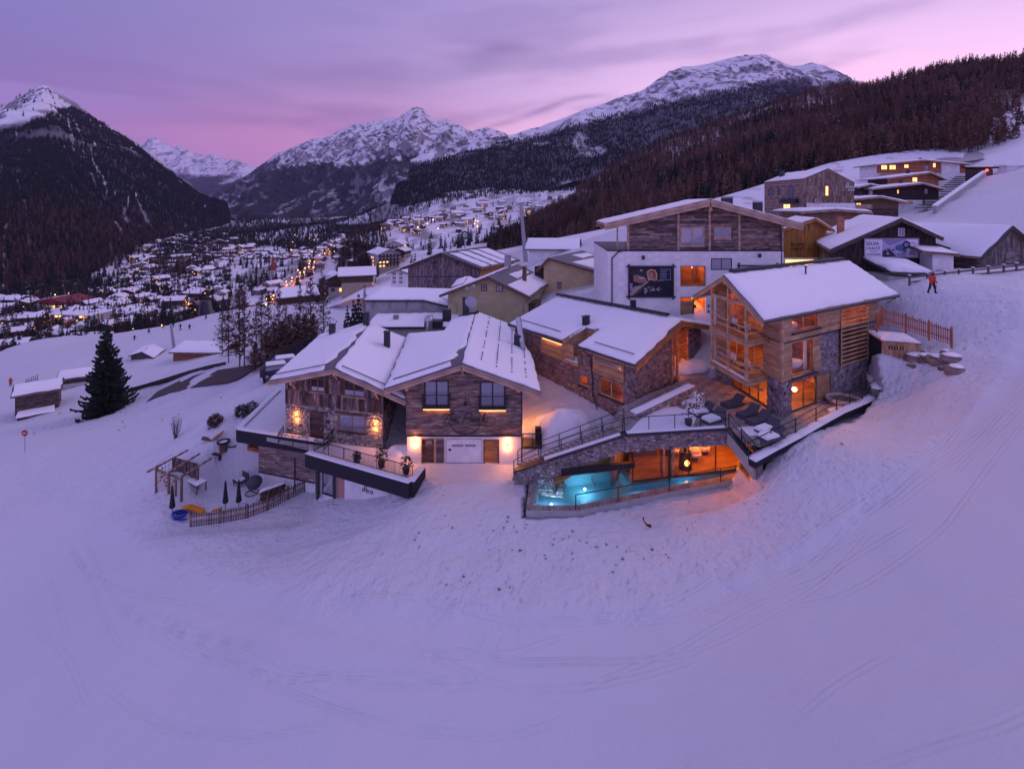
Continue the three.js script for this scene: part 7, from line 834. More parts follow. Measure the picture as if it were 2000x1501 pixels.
// cream house and the one behind it
gabled({ name: 'cream_house', label: 'cream plastered house with two small windows in its gable behind the boarded chalet', f: from(875, 66, [1, 0], [0.29, -0.96]), W: 10.5, L: 12.5, base: 3.5, eave: 10.1, rightEave: 9.9, ridge: 12.3, mid: 0.54, wall: M.cream, seed: 7, windows: [{ r: [940, 951, 555, 568], frame: M.brown, bars: 1 }, { r: [970, 982, 556, 569], frame: M.brown, bars: 1 }], patch: 'right', vergeM: M.brown, extra: (o, f) => { part(o, 'drain_pipe', new GB().tube(f.p(-0.7, 9.5, -0.3), f.p(1.2, 8.6, -0.1), 0.05, 0.05, 6).tube(f.p(1.2, 8.6, -0.1), f.p(1.2, 5, -0.1), 0.05, 0.05, 6), M.galv); part(o, 'drain_pipe', new GB().tube(f.p(11.0, 9.2, 0.2), f.p(10.2, 8.6, -0.1), 0.05, 0.05, 6).tube(f.p(10.2, 8.6, -0.1), f.p(10.2, 5, -0.1), 0.05, 0.05, 6), M.galv); chimney(o, f, 9.0, 5.0, 10.4, 13, 0.5, M.brown); chimney(o, f, 5.4, 9, 12, 14.2, 0.8, M.galv); part(o, 'balcony', new GB().box(f, 10.5, 11.4, 7.2, 8.4, 1.5, 5), M.barn); } });
gabled({ name: 'ochre_house', label: 'ochre yellow house with dark timber gable behind the cream house', f: from(1062, 76, [1, 0], [0.5, -0.866]), W: 9.2, L: 12, base: 5, eave: 12.6, rightEave: 11.4, ridge: 13.7, mid: 0.12, wall: M.creamBack, upper: M.creamBack, seed: 11, windows: [{ r: [1089, 1097, 551, 563], frame: M.brown, bars: 1 }], patch: [[0.1, 0.35, 0.95, 0.97], [0.5, 0.1, 0.9, 0.3]], vergeM: M.brown, extra: (o, f) => { part(o, 'timber_gable', new GB().box(f, -1.6, 1.2, 6, 12.4, 0.4, 8), M.barnDark); part(o, 'drain_pipe', new GB().tube(f.p(9.3, 10.6, -0.2), f.p(8.2, 9.9, -0.12), 0.05, 0.05, 6).tube(f.p(8.2, 9.9, -0.12), f.p(8.2, 6, -0.12), 0.05, 0.05, 6), M.galv); part(o, 'lean_to', new GB().box(f, 8.6, 10.4, 5, 8.4, 1, 5), M.frame); } });
{ // long grey hall with flat snowy roofs
  const o = thing('grey_hall', 'long low grey hall with flat snowy roof behind the left chalet', 'hall', at(795, 640, 70)), f = from(714, 68, [1, 0], [0.02, -1]); part(o, 'wall', new GB().prism(f, [[0, 3], [11.6, 3], [11.6, 7.9], [8.2, 8.7], [0, 8.7]], 0, 6), M.concrete); roofPlane(o, [f.abs(-0.3, 8.85, -0.4), f.abs(8.2, 8.85, -0.4), f.abs(11.8, 8.0, -0.4), f.abs(12, 9.3, 5.5), f.abs(0.6, 9.6, 5.5)], { seed: 15, snow: 0.3, under: M.metal }); for (let i = 0; i < 5; i++) part(o, 'light_bracket', new GB().box(f, 1 + i * 2.3, 1.08 + i * 2.3, 7.6, 8.6, -0.3, -0.1), M.galv);
  const p = thing('lower_annex', 'low annex roof under snow in front of the grey hall', 'annex', at(810, 640, 63)), g = from(716, 63, [1, 0.03], [0.02, -1]); part(p, 'wall', new GB().box(g, 0, 11.6, 2, 6.3, 0, 4.4), M.concrete); roofPlane(p, [g.abs(-0.3, 6.35, -0.4), g.abs(12, 6.5, -0.4), g.abs(12.4, 7.2, 4.4), g.abs(0, 7.0, 4.4)], { seed: 17, snow: 0.2, under: M.metal }); for (const s of [3, 7.5]) part(p, 'roof_vent', new GB().box(g, s, s + 0.7, 7.0, 7.4, 1.6, 2.1), M.steel);
}
gabled({ name: 'small_white_house', label: 'small pale house with plain snow roof under the larch hillside', f: from(1033, 112, [0.2, -0.98], [1, 0.05]), W: 6, L: 10.8, base: 6, eave: 12.2, ridge: 14, wall: M.white, seed: 19 });
gabled({ name: 'red_roof_shed', label: 'little shed with red roof edge between purple barn and cream house', f: from(886, 74, [1, 0], [0, -1]), W: 3.2, L: 5, base: 5, eave: 9.6, ridge: 10.1, ov: 0.3, wall: M.white, vergeM: M.red, seed: 21 });
// little white apartment house left of the barn
gabled({ name: 'white_apartment_house', label: 'small white apartment house with rows of dark windows beside the purple barn', f: from(763, 150, [1, 0], [0.3, -0.95]), W: 5.2, L: 10, base: -8, eave: 1.2, ridge: 2.2, wall: M.white, seed: 23, windows: [0, 1, 2].flatMap((r) => [0, 1].map((c) => ({ r: [767 + c * 13, 773 + c * 13, 532 + r * 8, 537 + r * 8], bars: 0, fw: 0.05 }))) });
// orange boarded chalet with lettering
gabled({ name: 'orange_chalet', label: 'orange boarded chalet with black lettering and bright windows below', f: from(1531, 68, [1, 0.02], [0.3, -0.95]), W: 5.9, L: 9, base: 10, eave: 18.6, rightEave: 18.9, ridge: 20.0, mid: 0.72, wall: M.white, upper: wood(0.66, 0.34, 0.07), split: 14.7, seed: 25, boardsOpt: { from: 14.7, size: 0.42, mats: [wood(0.66, 0.34, 0.07), wood(0.58, 0.29, 0.06)] }, deckUnder: M.orange, vergeM: M.orange, extra: (o, f) => { lettering(o, f, 'SELDA', f.sAt(1544, 0), f.hAt(480, 2, 0), -0.09, 0.42, M.black); lettering(o, f, 'CHALET', f.sAt(1544, 0), f.hAt(488, 2, 0), -0.09, 0.36, M.black); for (const r of [[1579, 1582, 438, 454], [1579, 1582, 478, 490]]) windowIn(o, f, f.rect(...r), -0.1, { bars: 0, frame: M.darkFrame, fw: 0.04 }); const w = f.rect(1534, 1590, 507, 520); for (let i = 0; i < 3; i++) { const a = mix(w[0], w[1], i / 3) + 0.05, b = mix(w[0], w[1], (i + 1) / 3) - 0.05; part(o, 'lit_window', new GB().box(f, a, b, w[2], w[3], -0.06, -0.02), S({ color: C3(1, 0.75, 0.35), emissive: C3(1, 0.62, 0.2), emissiveIntensity: 1.4 })); } area(f.p((w[0] + w[1]) / 2, (w[2] + w[3]) / 2, -0.3), f.p((w[0] + w[1]) / 2, w[2] - 1, -3), 3.6, 0.8, 3, 0xffb050); } });
{ // dark barn with the billboard
  const f = from(1626, 57, [1, -0.03], [0.43, -0.9]);
  const bill = () => { const cv = document.createElement('canvas'); cv.width = 512; cv.height = 170; const x = cv.getContext('2d'), bx = (c, ...r) => { x.fillStyle = c; x.fillRect(...r); }; bx('#e9e6f2', 0, 0, 512, 170); bx('#b9b4d4', 165, 0, 235, 170); x.fillStyle = '#8f8bb4'; x.beginPath(); x.moveTo(165, 10); x.lineTo(235, 60); x.lineTo(400, 0); x.lineTo(165, 0); x.fill(); x.fillStyle = '#5d6f9c'; x.beginPath(); x.moveTo(290, 60); x.lineTo(400, 30); x.lineTo(400, 130); x.lineTo(300, 100); x.fill(); x.fillStyle = '#4a3a50'; x.beginPath(); x.moveTo(165, 110); x.lineTo(230, 85); x.lineTo(300, 160); x.lineTo(165, 170); x.fill(); for (let i = 0; i < 14; i++) bx(['#d8d4e6', '#2a2550', '#9b96c0'][i % 3], 190 + hash(i, 1) * 190, 70 + hash(i, 2) * 80, 10 + hash(i, 3) * 22, 5 + hash(i, 4) * 14); x.fillStyle = '#171a4a'; x.beginPath(); x.arc(400, 52, 38, 0, 7); x.fill(); bx('#c9c9e6', 382, 36, 36, 6); bx('#c9c9e6', 376, 50, 48, 6); bx('#c9c9e6', 384, 64, 32, 6); x.strokeStyle = '#3a3468'; x.lineWidth = 6; x.beginPath(); x.arc(455, 60, 30, -2.4, 0.1); x.stroke(); bx('#5b568c', 430, 118, 44, 9); bx('#5b568c', 424, 136, 66, 9); x.fillStyle = '#1b1548'; x.font = 'bold 42px sans-serif'; x.fillText('SELDA', 8, 56); x.font = 'bold 38px sans-serif'; x.fillText('CHALET', 8, 98); bx('#8d88b6', 48, 112, 62, 7); bx('#4a447c', 10, 138, 140, 8); const t = new THREE.CanvasTexture(cv); t.colorSpace = THREE.SRGBColorSpace; return t; };
  const apexS = 8.0, W = 12.4, top = (s) => (s < apexS ? mix(17.0, 20.2, s / apexS) : mix(20.2, 18.2, (s - apexS) / (W - apexS)));
  gabled({ name: 'billboard_barn', label: 'dark boarded house with snowy roof and a large billboard under its small window', cat: 'barn', f, W, L: 19, base: 11, eave: 16.9, rightEave: 18.3, ridge: 20.3, mid: apexS / W, ov: 0.5, front: 1.1, wall: M.barnDark, seed: 27, boardsOpt: { size: 0.45, mats: [M.barnDark, aged(0.10, 0.06, 0.06), aged(0.07, 0.05, 0.055)] }, windows: [{ r: [1754, 1767, 445, 461], frame: S({ color: C3(0.55, 0.55, 0.6) }), bars: 1, cross: 1, fw: 0.12 }], vergeM: M.barn, vergeH: 0.4, snow: 0.2, extra: (o, g) => { chimney(o, g, 2.6, 9, 17.5, 20.3, 0.9, M.redwood); for (let i = 0; i < 4; i++) part(o, 'side_shutter', new GB().box(g, -0.12, -0.02, 14.6, 15.9, 1.2 + i * 1.5, 2.1 + i * 1.5), M.grey); part(o, 'side_porch', new GB().prism(g, [[W, 11], [W + 3.2, 11], [W + 3.2, 16.6], [W, 17.6]], 2, 6), M.barnDark); } });
  const r = f.rect(1690, 1793, 467, 502, -0.1), b = thing('billboard', 'wide framed advertising billboard with dark lettering on the dark barn', 'billboard', f.p((r[0] + r[1]) / 2, r[2], -0.2)); part(b, 'print', new GB().quad(f.p(r[0], r[2], -0.2), f.p(r[1], r[2], -0.2), f.p(r[1], r[3], -0.2), f.p(r[0], r[3], -0.2)), S({ map: bill(), roughness: 0.6 })); part(b, 'backing', new GB().box(f, r[0], r[1], r[2], r[3], -0.18, -0.12), M.black); for (const h of [r[2] - 0.14, r[3]]) part(b, 'frame_bar', new GB().box(f, r[0] - 0.14, r[1] + 0.14, h, h + 0.14, -0.26, -0.12), M.galv); for (const s of [r[0] - 0.14, r[1]]) part(b, 'frame_bar', new GB().box(f, s, s + 0.14, r[2], r[3], -0.26, -0.12), M.galv);
  // lean-to with deep snow and small white annex in front
  const o = thing('snowy_lean_to', 'low lean-to with deep snow roof below the billboard', 'lean-to', at(1750, 545, 55)), P = [at(1683, 506, 57.2), at(1772, 504, 54), at(1826, 530, 51.2), at(1778, 535, 51.8), at(1740, 540, 52.8)]; const ys = [15.9, 15.9, 14.9, 14.8, 14.8]; P.forEach((p, i) => (p.y = ys[i])); roofPlane(o, P, { seed: 29, snow: 0.45, under: M.barn }); part(o, 'wall', new GB().slab([P[0], P[1], P[2], P[3], P[4]].map((p) => V3(p.x * 0.998, 14.3, p.z * 1.004)), 3), M.concrete); const q = new Frame(V3(P[4].x, 0, P[4].z), [P[2].x - P[4].x, P[2].z - P[4].z], [0.43, -0.9]);
  const w = thing('white_annex', 'small white annex with one window behind the hiker', 'annex', at(1842, 545, 53)), h = from(1822, 53.5, [1, 0.05], [0.4, -0.9]); part(w, 'wall', new GB().box(h, 0, 2.2, 11, 16.6, 0, 4), M.white); roofPlane(w, [h.abs(-1.2, 17.0, -0.5), h.abs(2.7, 16.7, -0.5), h.abs(2.7, 17, 4.2), h.abs(-1.2, 17.2, 4.2)], { seed: 33, snow: 0.2 }); windowIn(w, h, h.rect(1829, 1842, 527, 543), -0.08, { bars: 1, frame: M.galv });
}
{ // grey barn on the far right
  const A = at(1916, 507, 56), ap = at(1968, 443, 56.5), f = new Frame(V3(A.x + 0.3, 0, A.z - 0.4), [1, -0.05], [-0.25, -0.97]); gabled({ name: 'grey_barn', label: 'weathered grey barn with tall boarded gable at the right end of the fence', cat: 'barn', f, W: 7.2, L: 20, base: 11, eave: 16.3, rightEave: 16.3, ridge: 19.4, mid: 0.46, ov: 0.5, front: 0.6, wall: M.grey, sides: M.barn, seed: 35, boardsOpt: { size: 0.4, mats: [M.grey, aged(0.32, 0.28, 0.28), aged(0.44, 0.40, 0.39), aged(0.27, 0.23, 0.23)] }, snow: 0.3, vergeM: M.barn, vergeH: 0.22, extra: (o, g) => { part(o, 'barn_door', new GB().box(g, 3.0, 4.6, 14.0, 16.6, -0.14, -0.07), aged(0.5, 0.45, 0.44)); } });
}
// brown modern building and the upper chalets
gabled({ name: 'modern_block', label: 'modern brown boarded block with snow roof above the orange chalet', cat: 'building', f: new Frame(V3(59.7, 0, -100), [0.96, -0.28], [-0.02, -1]), W: 13.5, L: 15, base: 15, eave: 27.2, rightEave: 26.6, ridge: 29.4, mid: 0.48, ov: 0.05, front: 0.05, wall: M.brownClad, seed: 41, boardsOpt: { size: 0.6, mats: [M.brownClad, aged(0.37, 0.26, 0.21), aged(0.46, 0.34, 0.28)] }, vergeH: 0.12, windows: [{ r: [1612, 1618, 363, 382], bars: 0, lit: true, fw: 0.05 }, { r: [1632, 1637, 363, 373], bars: 0 }], extra: (o, f) => { const q = f.side(0, 1); for (const [t, h, w, hh, l] of [[11.4, 24.2, 1.8, 1.6], [8.8, 24.3, 0.8, 1.6], [3.6, 23.4, 1.8, 2.6], [4.6, 19.4, 2.6, 2.8, 1], [4.6, 16.6, 2.6, 1.4]]) windowIn(o, q, [t, t + w, h, h + hh], -0.06, { bars: 1, frame: M.darkFrame, fw: 0.07, pane: l ? litMat : M.pane }); part(o, 'balcony', new GB().box(q, 1.6, 7.4, 22.4, 23.3, -1.0, -0.05), M.metal); part(o, 'white_base', new GB().box(f, 0.6, 13.6, 15, 22.4, -0.25, -0.08), M.white); windowIn(o, f, f.rect(1590, 1602, 387, 398, -0.2), -0.3, { bars: 1, cross: 1, frame: M.redwood }); chimney(o, f, 3, 12, 27.6, 29.8, 1.0); lettering(o, f, 'GRÜNWALD', f.sAt(1650, 0), f.hAt(366.5, 10, 0), -0.1, 0.36, M.white); lettering(o, f, 'RESORT', f.sAt(1656, 0), f.hAt(372, 10, 0), -0.1, 0.36, M.white); const ring = new GB(); stroke(ring, f, -0.1, [...Array(10)].map((_, i) => [11.6 + Math.cos(i * 0.7) * 0.32, f.hAt(360, 11, 0) + Math.sin(i * 0.7) * 0.32]), 0.06); part(o, 'wall_emblem', ring, M.white); } });
const upper = [ // label, front-left px, depth, width m, base py, eave py, ridge py, wall, upper wall, lit windows
  ['long upper chalet with red brown boards and lit windows at the top of the terrace', 1714, 150, 26, 352, 322, 314, M.white, M.redwood, [[1721, 1733, 322, 331, 1], [1737, 1750, 322, 331, 1], [1766, 1775, 321, 328, 1], [1806, 1814, 323, 332, 0], [1822, 1828, 318, 327, 1], [1843, 1856, 317, 327, 1]], 0.5],
  ['dark chalet with porch below the long upper chalet', 1735, 135, 13.5, 388, 348, 338, M.barnDark, M.redwood, [[1782, 1792, 346, 355, 1]], 0.78],
  ['lower dark and white chalet with porch on the upper terrace', 1706, 126, 16, 408, 369, 359, M.white, M.barnDark, [[1752, 1756, 370, 378, 1], [1806, 1812, 368, 378, 0], [1803, 1807, 390, 400, 0]], 0.72],
  ['low brown chalet with wide snow roof beside the modern block', 1619, 112, 15.5, 417, 394, 385, M.dark[2], M.brown, [[1640, 1646, 398, 406, 1], [1655, 1659, 397, 405, 1], [1672, 1682, 396, 404, 1], [1700, 1705, 399, 408, 0]], 0.7],
  ['small flat hut with snow roof in front of the brown block', 1570, 88, 10, 428, 414, 410, M.frame, M.frame, [], 0.5],
  ['small dark shed between the modern block and the upper chalets', 1678, 128, 4.5, 400, 365, 361, M.barnDark, M.barnDark, [], 0.5]];
upper.forEach(([label, px, d, W, by, ey, ry, w, u, wins, mid], i) => { const f = from(px, d, [1, 0.04], [0.1, -0.99]), H = (py) => CAMY - (py - HOR) / FOC * d; gabled({ name: 'upper_chalet', label, f, W, L: 9, base: H(by) - 6, eave: H(ey), ridge: H(ry), mid, ov: 1.2, front: 1.5, wall: w, upper: u, split: mix(H(by), H(ey), 0.45), seed: 51 + i * 4, windows: wins.map(([a, b, c, e, l]) => ({ r: [a, b, c, e], lit: l, bars: 1, fw: 0.08 })), vergeM: M.fascia, snow: 0.35, extra: (o, g) => { if (i < 4) { chimney(o, g, W * 0.6, 4, H(ry) - 0.5, H(ry) + 1.1, 0.7); part(o, 'porch_rail', new GB().box(g, 0, W * 0.55, H(by) + 1.2, H(by) + 2.1, -1.6, -1.45), M.fascia); } if (i === 0) { part(o, 'white_wing', new GB().box(g, W * 0.72, W * 0.92, H(by) - 6, H(318), -0.6, -0.05), M.white); part(o, 'side_wing', new GB().box(g, W, W + 9, H(352), H(330), 1, 6), M.barn); part(o, 'wing_roof', new GB().box(g, W - 1, W + 10, H(329), H(326), 0, 7), M.barnDark); part(o, 'red_lamp', new THREE.SphereGeometry(0.4, 8, 6).translate(...g.p(W + 6, H(333), -0.5).toArray()), S({ color: C3(1, 0.1, 0.05), emissive: C3(1, 0.1, 0.05), emissiveIntensity: 2 })); point(g.p(W + 6, H(333), -1.2), 3, 0xff2a18, 20); } } }); });
{ const o = thing('ramp_wall', 'pale concrete ramp wall running up beside the upper chalets', 'wall', at(1830, 405, 118)), a = at(1826, 404, 112), b = at(1925, 334, 150); part(o, 'wall', new GB().bar(V3(a.x, a.y - 1.6, a.z), V3(b.x, b.y - 1.6, b.z), 0.6, 3.6), M.concrete); part(o, 'coping', new GB().bar(V3(a.x, a.y + 0.3, a.z), V3(b.x, b.y + 0.3, b.z), 0.9, 0.3), M.roofSnow); const s = thing('ramp_stair', 'dark open stair beside the pale ramp wall', 'stairs', at(1815, 405, 116)); for (let i = 0; i < 14; i++) { const p = at(1810, 405, 116).lerp(at(1890, 340, 148), i / 14); part(s, 'step', new GB().box(WORLD, p.x - 1.5, p.x + 1.5, p.y - 0.2, p.y, -p.z, -p.z + 1.8), M.barn); }
  const t = thing('snow_gun_shelter', 'bright pale stand with people lights at the top right of the piste', 'shelter', at(1985, 330, 150)); part(t, 'wall', new GB().box(from(1968, 150, [1, 0], [0, -1]), 0, 9, 30, 34, 0, 3), M.white); part(t, 'roof', new GB().box(from(1966, 150, [1, 0], [0, -1]), -0.5, 10, 34, 34.4, -0.5, 3.5), M.roofSnow); }
// sheds below on the left
const shed = (name, label, px, d, u, v, W, L, by, ey, ry, o2 = {}) => { const f = from(px, d, u, v), H = (py) => CAMY - (py - HOR) / FOC * d; return gabled({ name, label, cat: 'shed', f, W, L, base: H(by) - 1.5, eave: H(ey), ridge: H(ry), ov: 0.5, front: 0.5, wall: M.barn, boardsOpt: { size: 0.5, mats: [M.barn, aged(0.15, 0.12, 0.12), aged(0.25, 0.2, 0.18)] }, vergeM: M.barnDark, vergeH: 0.2, snow: 0.25, seed: px, ...o2 }); };
shed('wooden_shed', 'nearest weathered shed with snowy roof left of the great spruce', 38, 86, [0.62, 0.78], [0.8, -0.6], 4.4, 5.4, 802, 757, 746, { extra: (o, f) => { const p = part(o, 'lean_to', new GB().box(f, 4.4, 6.0, -15, -13.4, 0.4, 4.8), M.barn); part(p, 'roof_snow', snowOn([f.abs(4.3, -13.0, 0.2), f.abs(6.3, -13.5, 0.2), f.abs(6.3, -13.5, 5), f.abs(4.3, -13.0, 5)], 0.22, 5), M.roofSnow); } });
shed('wooden_shed', 'open fronted shed half hidden behind the great spruce', 128, 100, [0.5, 0.87], [0.87, -0.5], 4.2, 8, 758, 728, 720, { extra: (o, f) => part(o, 'lean_to', new GB().box(f, 4.2, 6.2, -15.5, -13.4, 0, 5), M.concrete) });
shed('wooden_shed', 'small dark shed right of the great spruce top', 256, 112, [1, 0.25], [-0.3, -0.95], 6.2, 6, 716, 694, 686);
shed('timber_barn', 'long reddish timber barn with snow roof beside the slope road', 338, 104, [0.32, -0.95], [1, 0.05], 5.4, 10.5, 712, 686, 674, { wall: wood(0.30, 0.13, 0.06), sides: wood(0.34, 0.15, 0.07), boardsOpt: null });
// ---------------------------------------------------------------- things outdoors
const onDeck = (px, py, y) => { const d = (CAMY - y) / (py - HOR) * FOC; return V3((px - 1000) / FOC * d, y, -d); };
const localF = new Frame(V3(0, 0, 0), [1, 0], [0, -1]);
function picketFence(name, label, pts, { h = 1.05, gap = 0.19, w = 0.11, mats = M.old, posts = 1.9, rails = [0.3, 0.78], seed = 1 }) {
  const o = thing(name, label, 'fence', pts[0].clone()), R = rng(seed); for (let i = 0; i + 1 < pts.length; i++) {
    const a = pts[i], b = pts[i + 1], l = a.distanceTo(b), dir = b.clone().sub(a).setY(0).normalize(), n = Math.round(l / gap), nrm = V3(-dir.z, 0, dir.x).multiplyScalar(0.05); for (const y of rails) part(o, 'rail', new GB().bar(a.clone().add(V3(0, y, 0)), b.clone().add(V3(0, y, 0)), 0.05, 0.08), pick(mats, R()));
    for (let k = 0; k < n; k++) { const p = a.clone().lerp(b, (k + 0.5) / n), hh = h * (0.92 + R() * 0.14), f = new Frame(p, [dir.x, dir.z], [dir.z, -dir.x]); part(o, 'picket', new GB().prism(f, [[-w / 2, -0.15], [w / 2, -0.15], [w / 2, hh - 0.08], [0, hh], [-w / 2, hh - 0.08]], -0.06, -0.03), pick(mats, R())); }
    const m = Math.max(1, Math.round(l / posts)); for (let k = 0; k <= m; k++) { if (k === m && i + 2 < pts.length) continue; const p = a.clone().lerp(b, k / m); part(o, 'post', new GB().bar(p.clone().add(V3(0, -0.4, 0)), p.clone().add(V3(0, h * 1.08, 0)), 0.12, 0.12), pick(mats, R())); }
  } return o;
}
picketFence('picket_fence', 'weathered grey picket fence round the play garden', [[372, 1027], [430, 1020], [482, 1010], [522, 995], [562, 974], [612, 950]].map(([x, y]) => gp(x, y)), { seed: 3 });
picketFence('red_picket_fence', 'reddish new picket fence on the snow above the garden shed', [[1713, 640], [1724, 628], [1770, 642], [1815, 656], [1859, 670]].map(([x, y], i) => at(x, y, [43.5, 44, 43, 41.5, 40][i])), { seed: 5, mats: [M.redwood, wood(0.60, 0.24, 0.13), wood(0.46, 0.17, 0.10)], h: 1.25, gap: 0.16, w: 0.075, rails: [0.3, 1.0] });
{ // two-rail fence on the right
  const o = thing('rail_fence', 'grey two rail timber fence in front of the barns at the piste edge', 'fence', at(1780, 556, 50)), P = [[1776, 558], [1845, 549], [1900, 543], [1960, 537], [2010, 531]].map(([x, y]) => at(x, y, 49.5)); for (let i = 0; i + 1 < P.length; i++) for (const h of [0.35, 0.8]) { part(o, 'rail', new GB().bar(P[i].clone().add(V3(0, h, 0)), P[i + 1].clone().add(V3(0, h, 0)), 0.07, 0.16), M.old[i % 3]); } for (let i = 0; i + 1 < P.length; i++) for (let k = 0; k < 2; k++) { const p = P[i].clone().lerp(P[i + 1], k / 2); part(o, 'post', new GB().bar(p.clone().add(V3(0, -1.2, 0.06)), p.clone().add(V3(0, 1.05, 0.06)), 0.14, 0.14), M.old[1]); part(o, 'post_snow', new GB().box(WORLD, p.x - 0.1, p.x + 0.1, p.y + 1.06, p.y + 1.14, -p.z - 0.16, -p.z + 0.04), M.roofSnow); }
}
{ // garden shed beside the timber chalet
  const b = at(1752, 718, 42.5), f = new Frame(at(1722, 706, 43.2).setY(0), [0.93, 0.36], [0.1, -0.99]), o = thing('garden_shed', 'small larch boarded shed with snow top and six slots', 'shed', b), y0 = b.y - 0.6, y1 = at(1722, 664, 43.2).y, W = 2.75; const slots = [...Array(6)].map((_, i) => [0.5 + i * 0.2, 0.6 + i * 0.2, y1 - 0.75, y1 - 0.4]); part(o, 'body', new GB().box(f, 0.02, W - 0.02, y0, y1 - 0.05, 0.02, 2), M.dim); boards(o, f, 0, 0, W, y0, y1, slots, { upright: true, size: 0.2, out: 0.04, mats: M.larch, seed: 9, name: 'board' }); const q = f.side(W, -1); boards(o, q, 0, 0, 2, y0, y1, [], { upright: true, size: 0.22, out: 0.04, mats: M.larch, seed: 11, name: 'board' }); part(o, 'roof_snow', snowOn([f.abs(-0.15, y1, -0.15), f.abs(W + 0.15, y1, -0.15), f.abs(W + 0.15, y1 + 0.25, 2.1), f.abs(-0.15, y1 + 0.3, 2.1)], 0.2, 13, 0.4), M.roofSnow); part(o, 'roof_board', new GB().slab([f.abs(-0.14, y1 - 0.003, -0.14), f.abs(W + 0.14, y1 - 0.003, -0.14), f.abs(W + 0.14, y1 + 0.245, 2.08), f.abs(-0.14, y1 + 0.295, 2.08)], 0.05), M.redwood);
}
{ // boulders
  const rockM = S({ color: C3(0.30, 0.22, 0.19), map: rockTex, bumpMap: rockTex, bumpScale: 0.06 }), names = ['broad brown boulder next to the garden shed', 'flat boulder second from the garden shed', 'rounded brown boulder in the middle of the rock row', 'large tan boulder near the right end of the rock row', 'dark boulder lying lowest and farthest right of the row', 'small dark stone above the rock row', 'small stone under snow near the red fence', 'narrow stone below the rock row', 'small stone beside the shed corner', 'little dark stone in the snow above the boulders'];
  [[1792, 705, 0.85], [1812, 703, 0.7], [1836, 706, 0.75], [1858, 704, 0.8], [1866, 725, 0.7], [1808, 690, 0.35], [1850, 690, 0.4], [1842, 722, 0.4], [1784, 716, 0.4], [1822, 680, 0.22]].forEach(([px, py, r], i) => { const g = new THREE.IcosahedronGeometry(r, 3), p = g.attributes.position; for (let k = 0; k < p.count; k++) { const x = p.getX(k), y = p.getY(k), z = p.getZ(k), n = 1 + (fbm(x / r * 1.3 + i * 5, y / r * 1.3 + z / r, 3, i) - 0.5) * 0.9; p.setXYZ(k, x * n * 1.15, y * n * 0.72, z * n); } g.computeVertexNormals(); const b = gp(px, py), o = thing('boulder', names[i], 'boulder', b); o.add(mesh('rock', g, rockM)); if (i < 7) { const c = new THREE.SphereGeometry(r * 0.86, 14, 6, 0, 6.284, 0, 1.1); c.scale(1.1, 0.5, 0.95); c.translate(0, r * 0.42, -r * 0.12); o.add(mesh('snow_cap', c, M.roofSnow)); } o.rotation.y = i; });
}
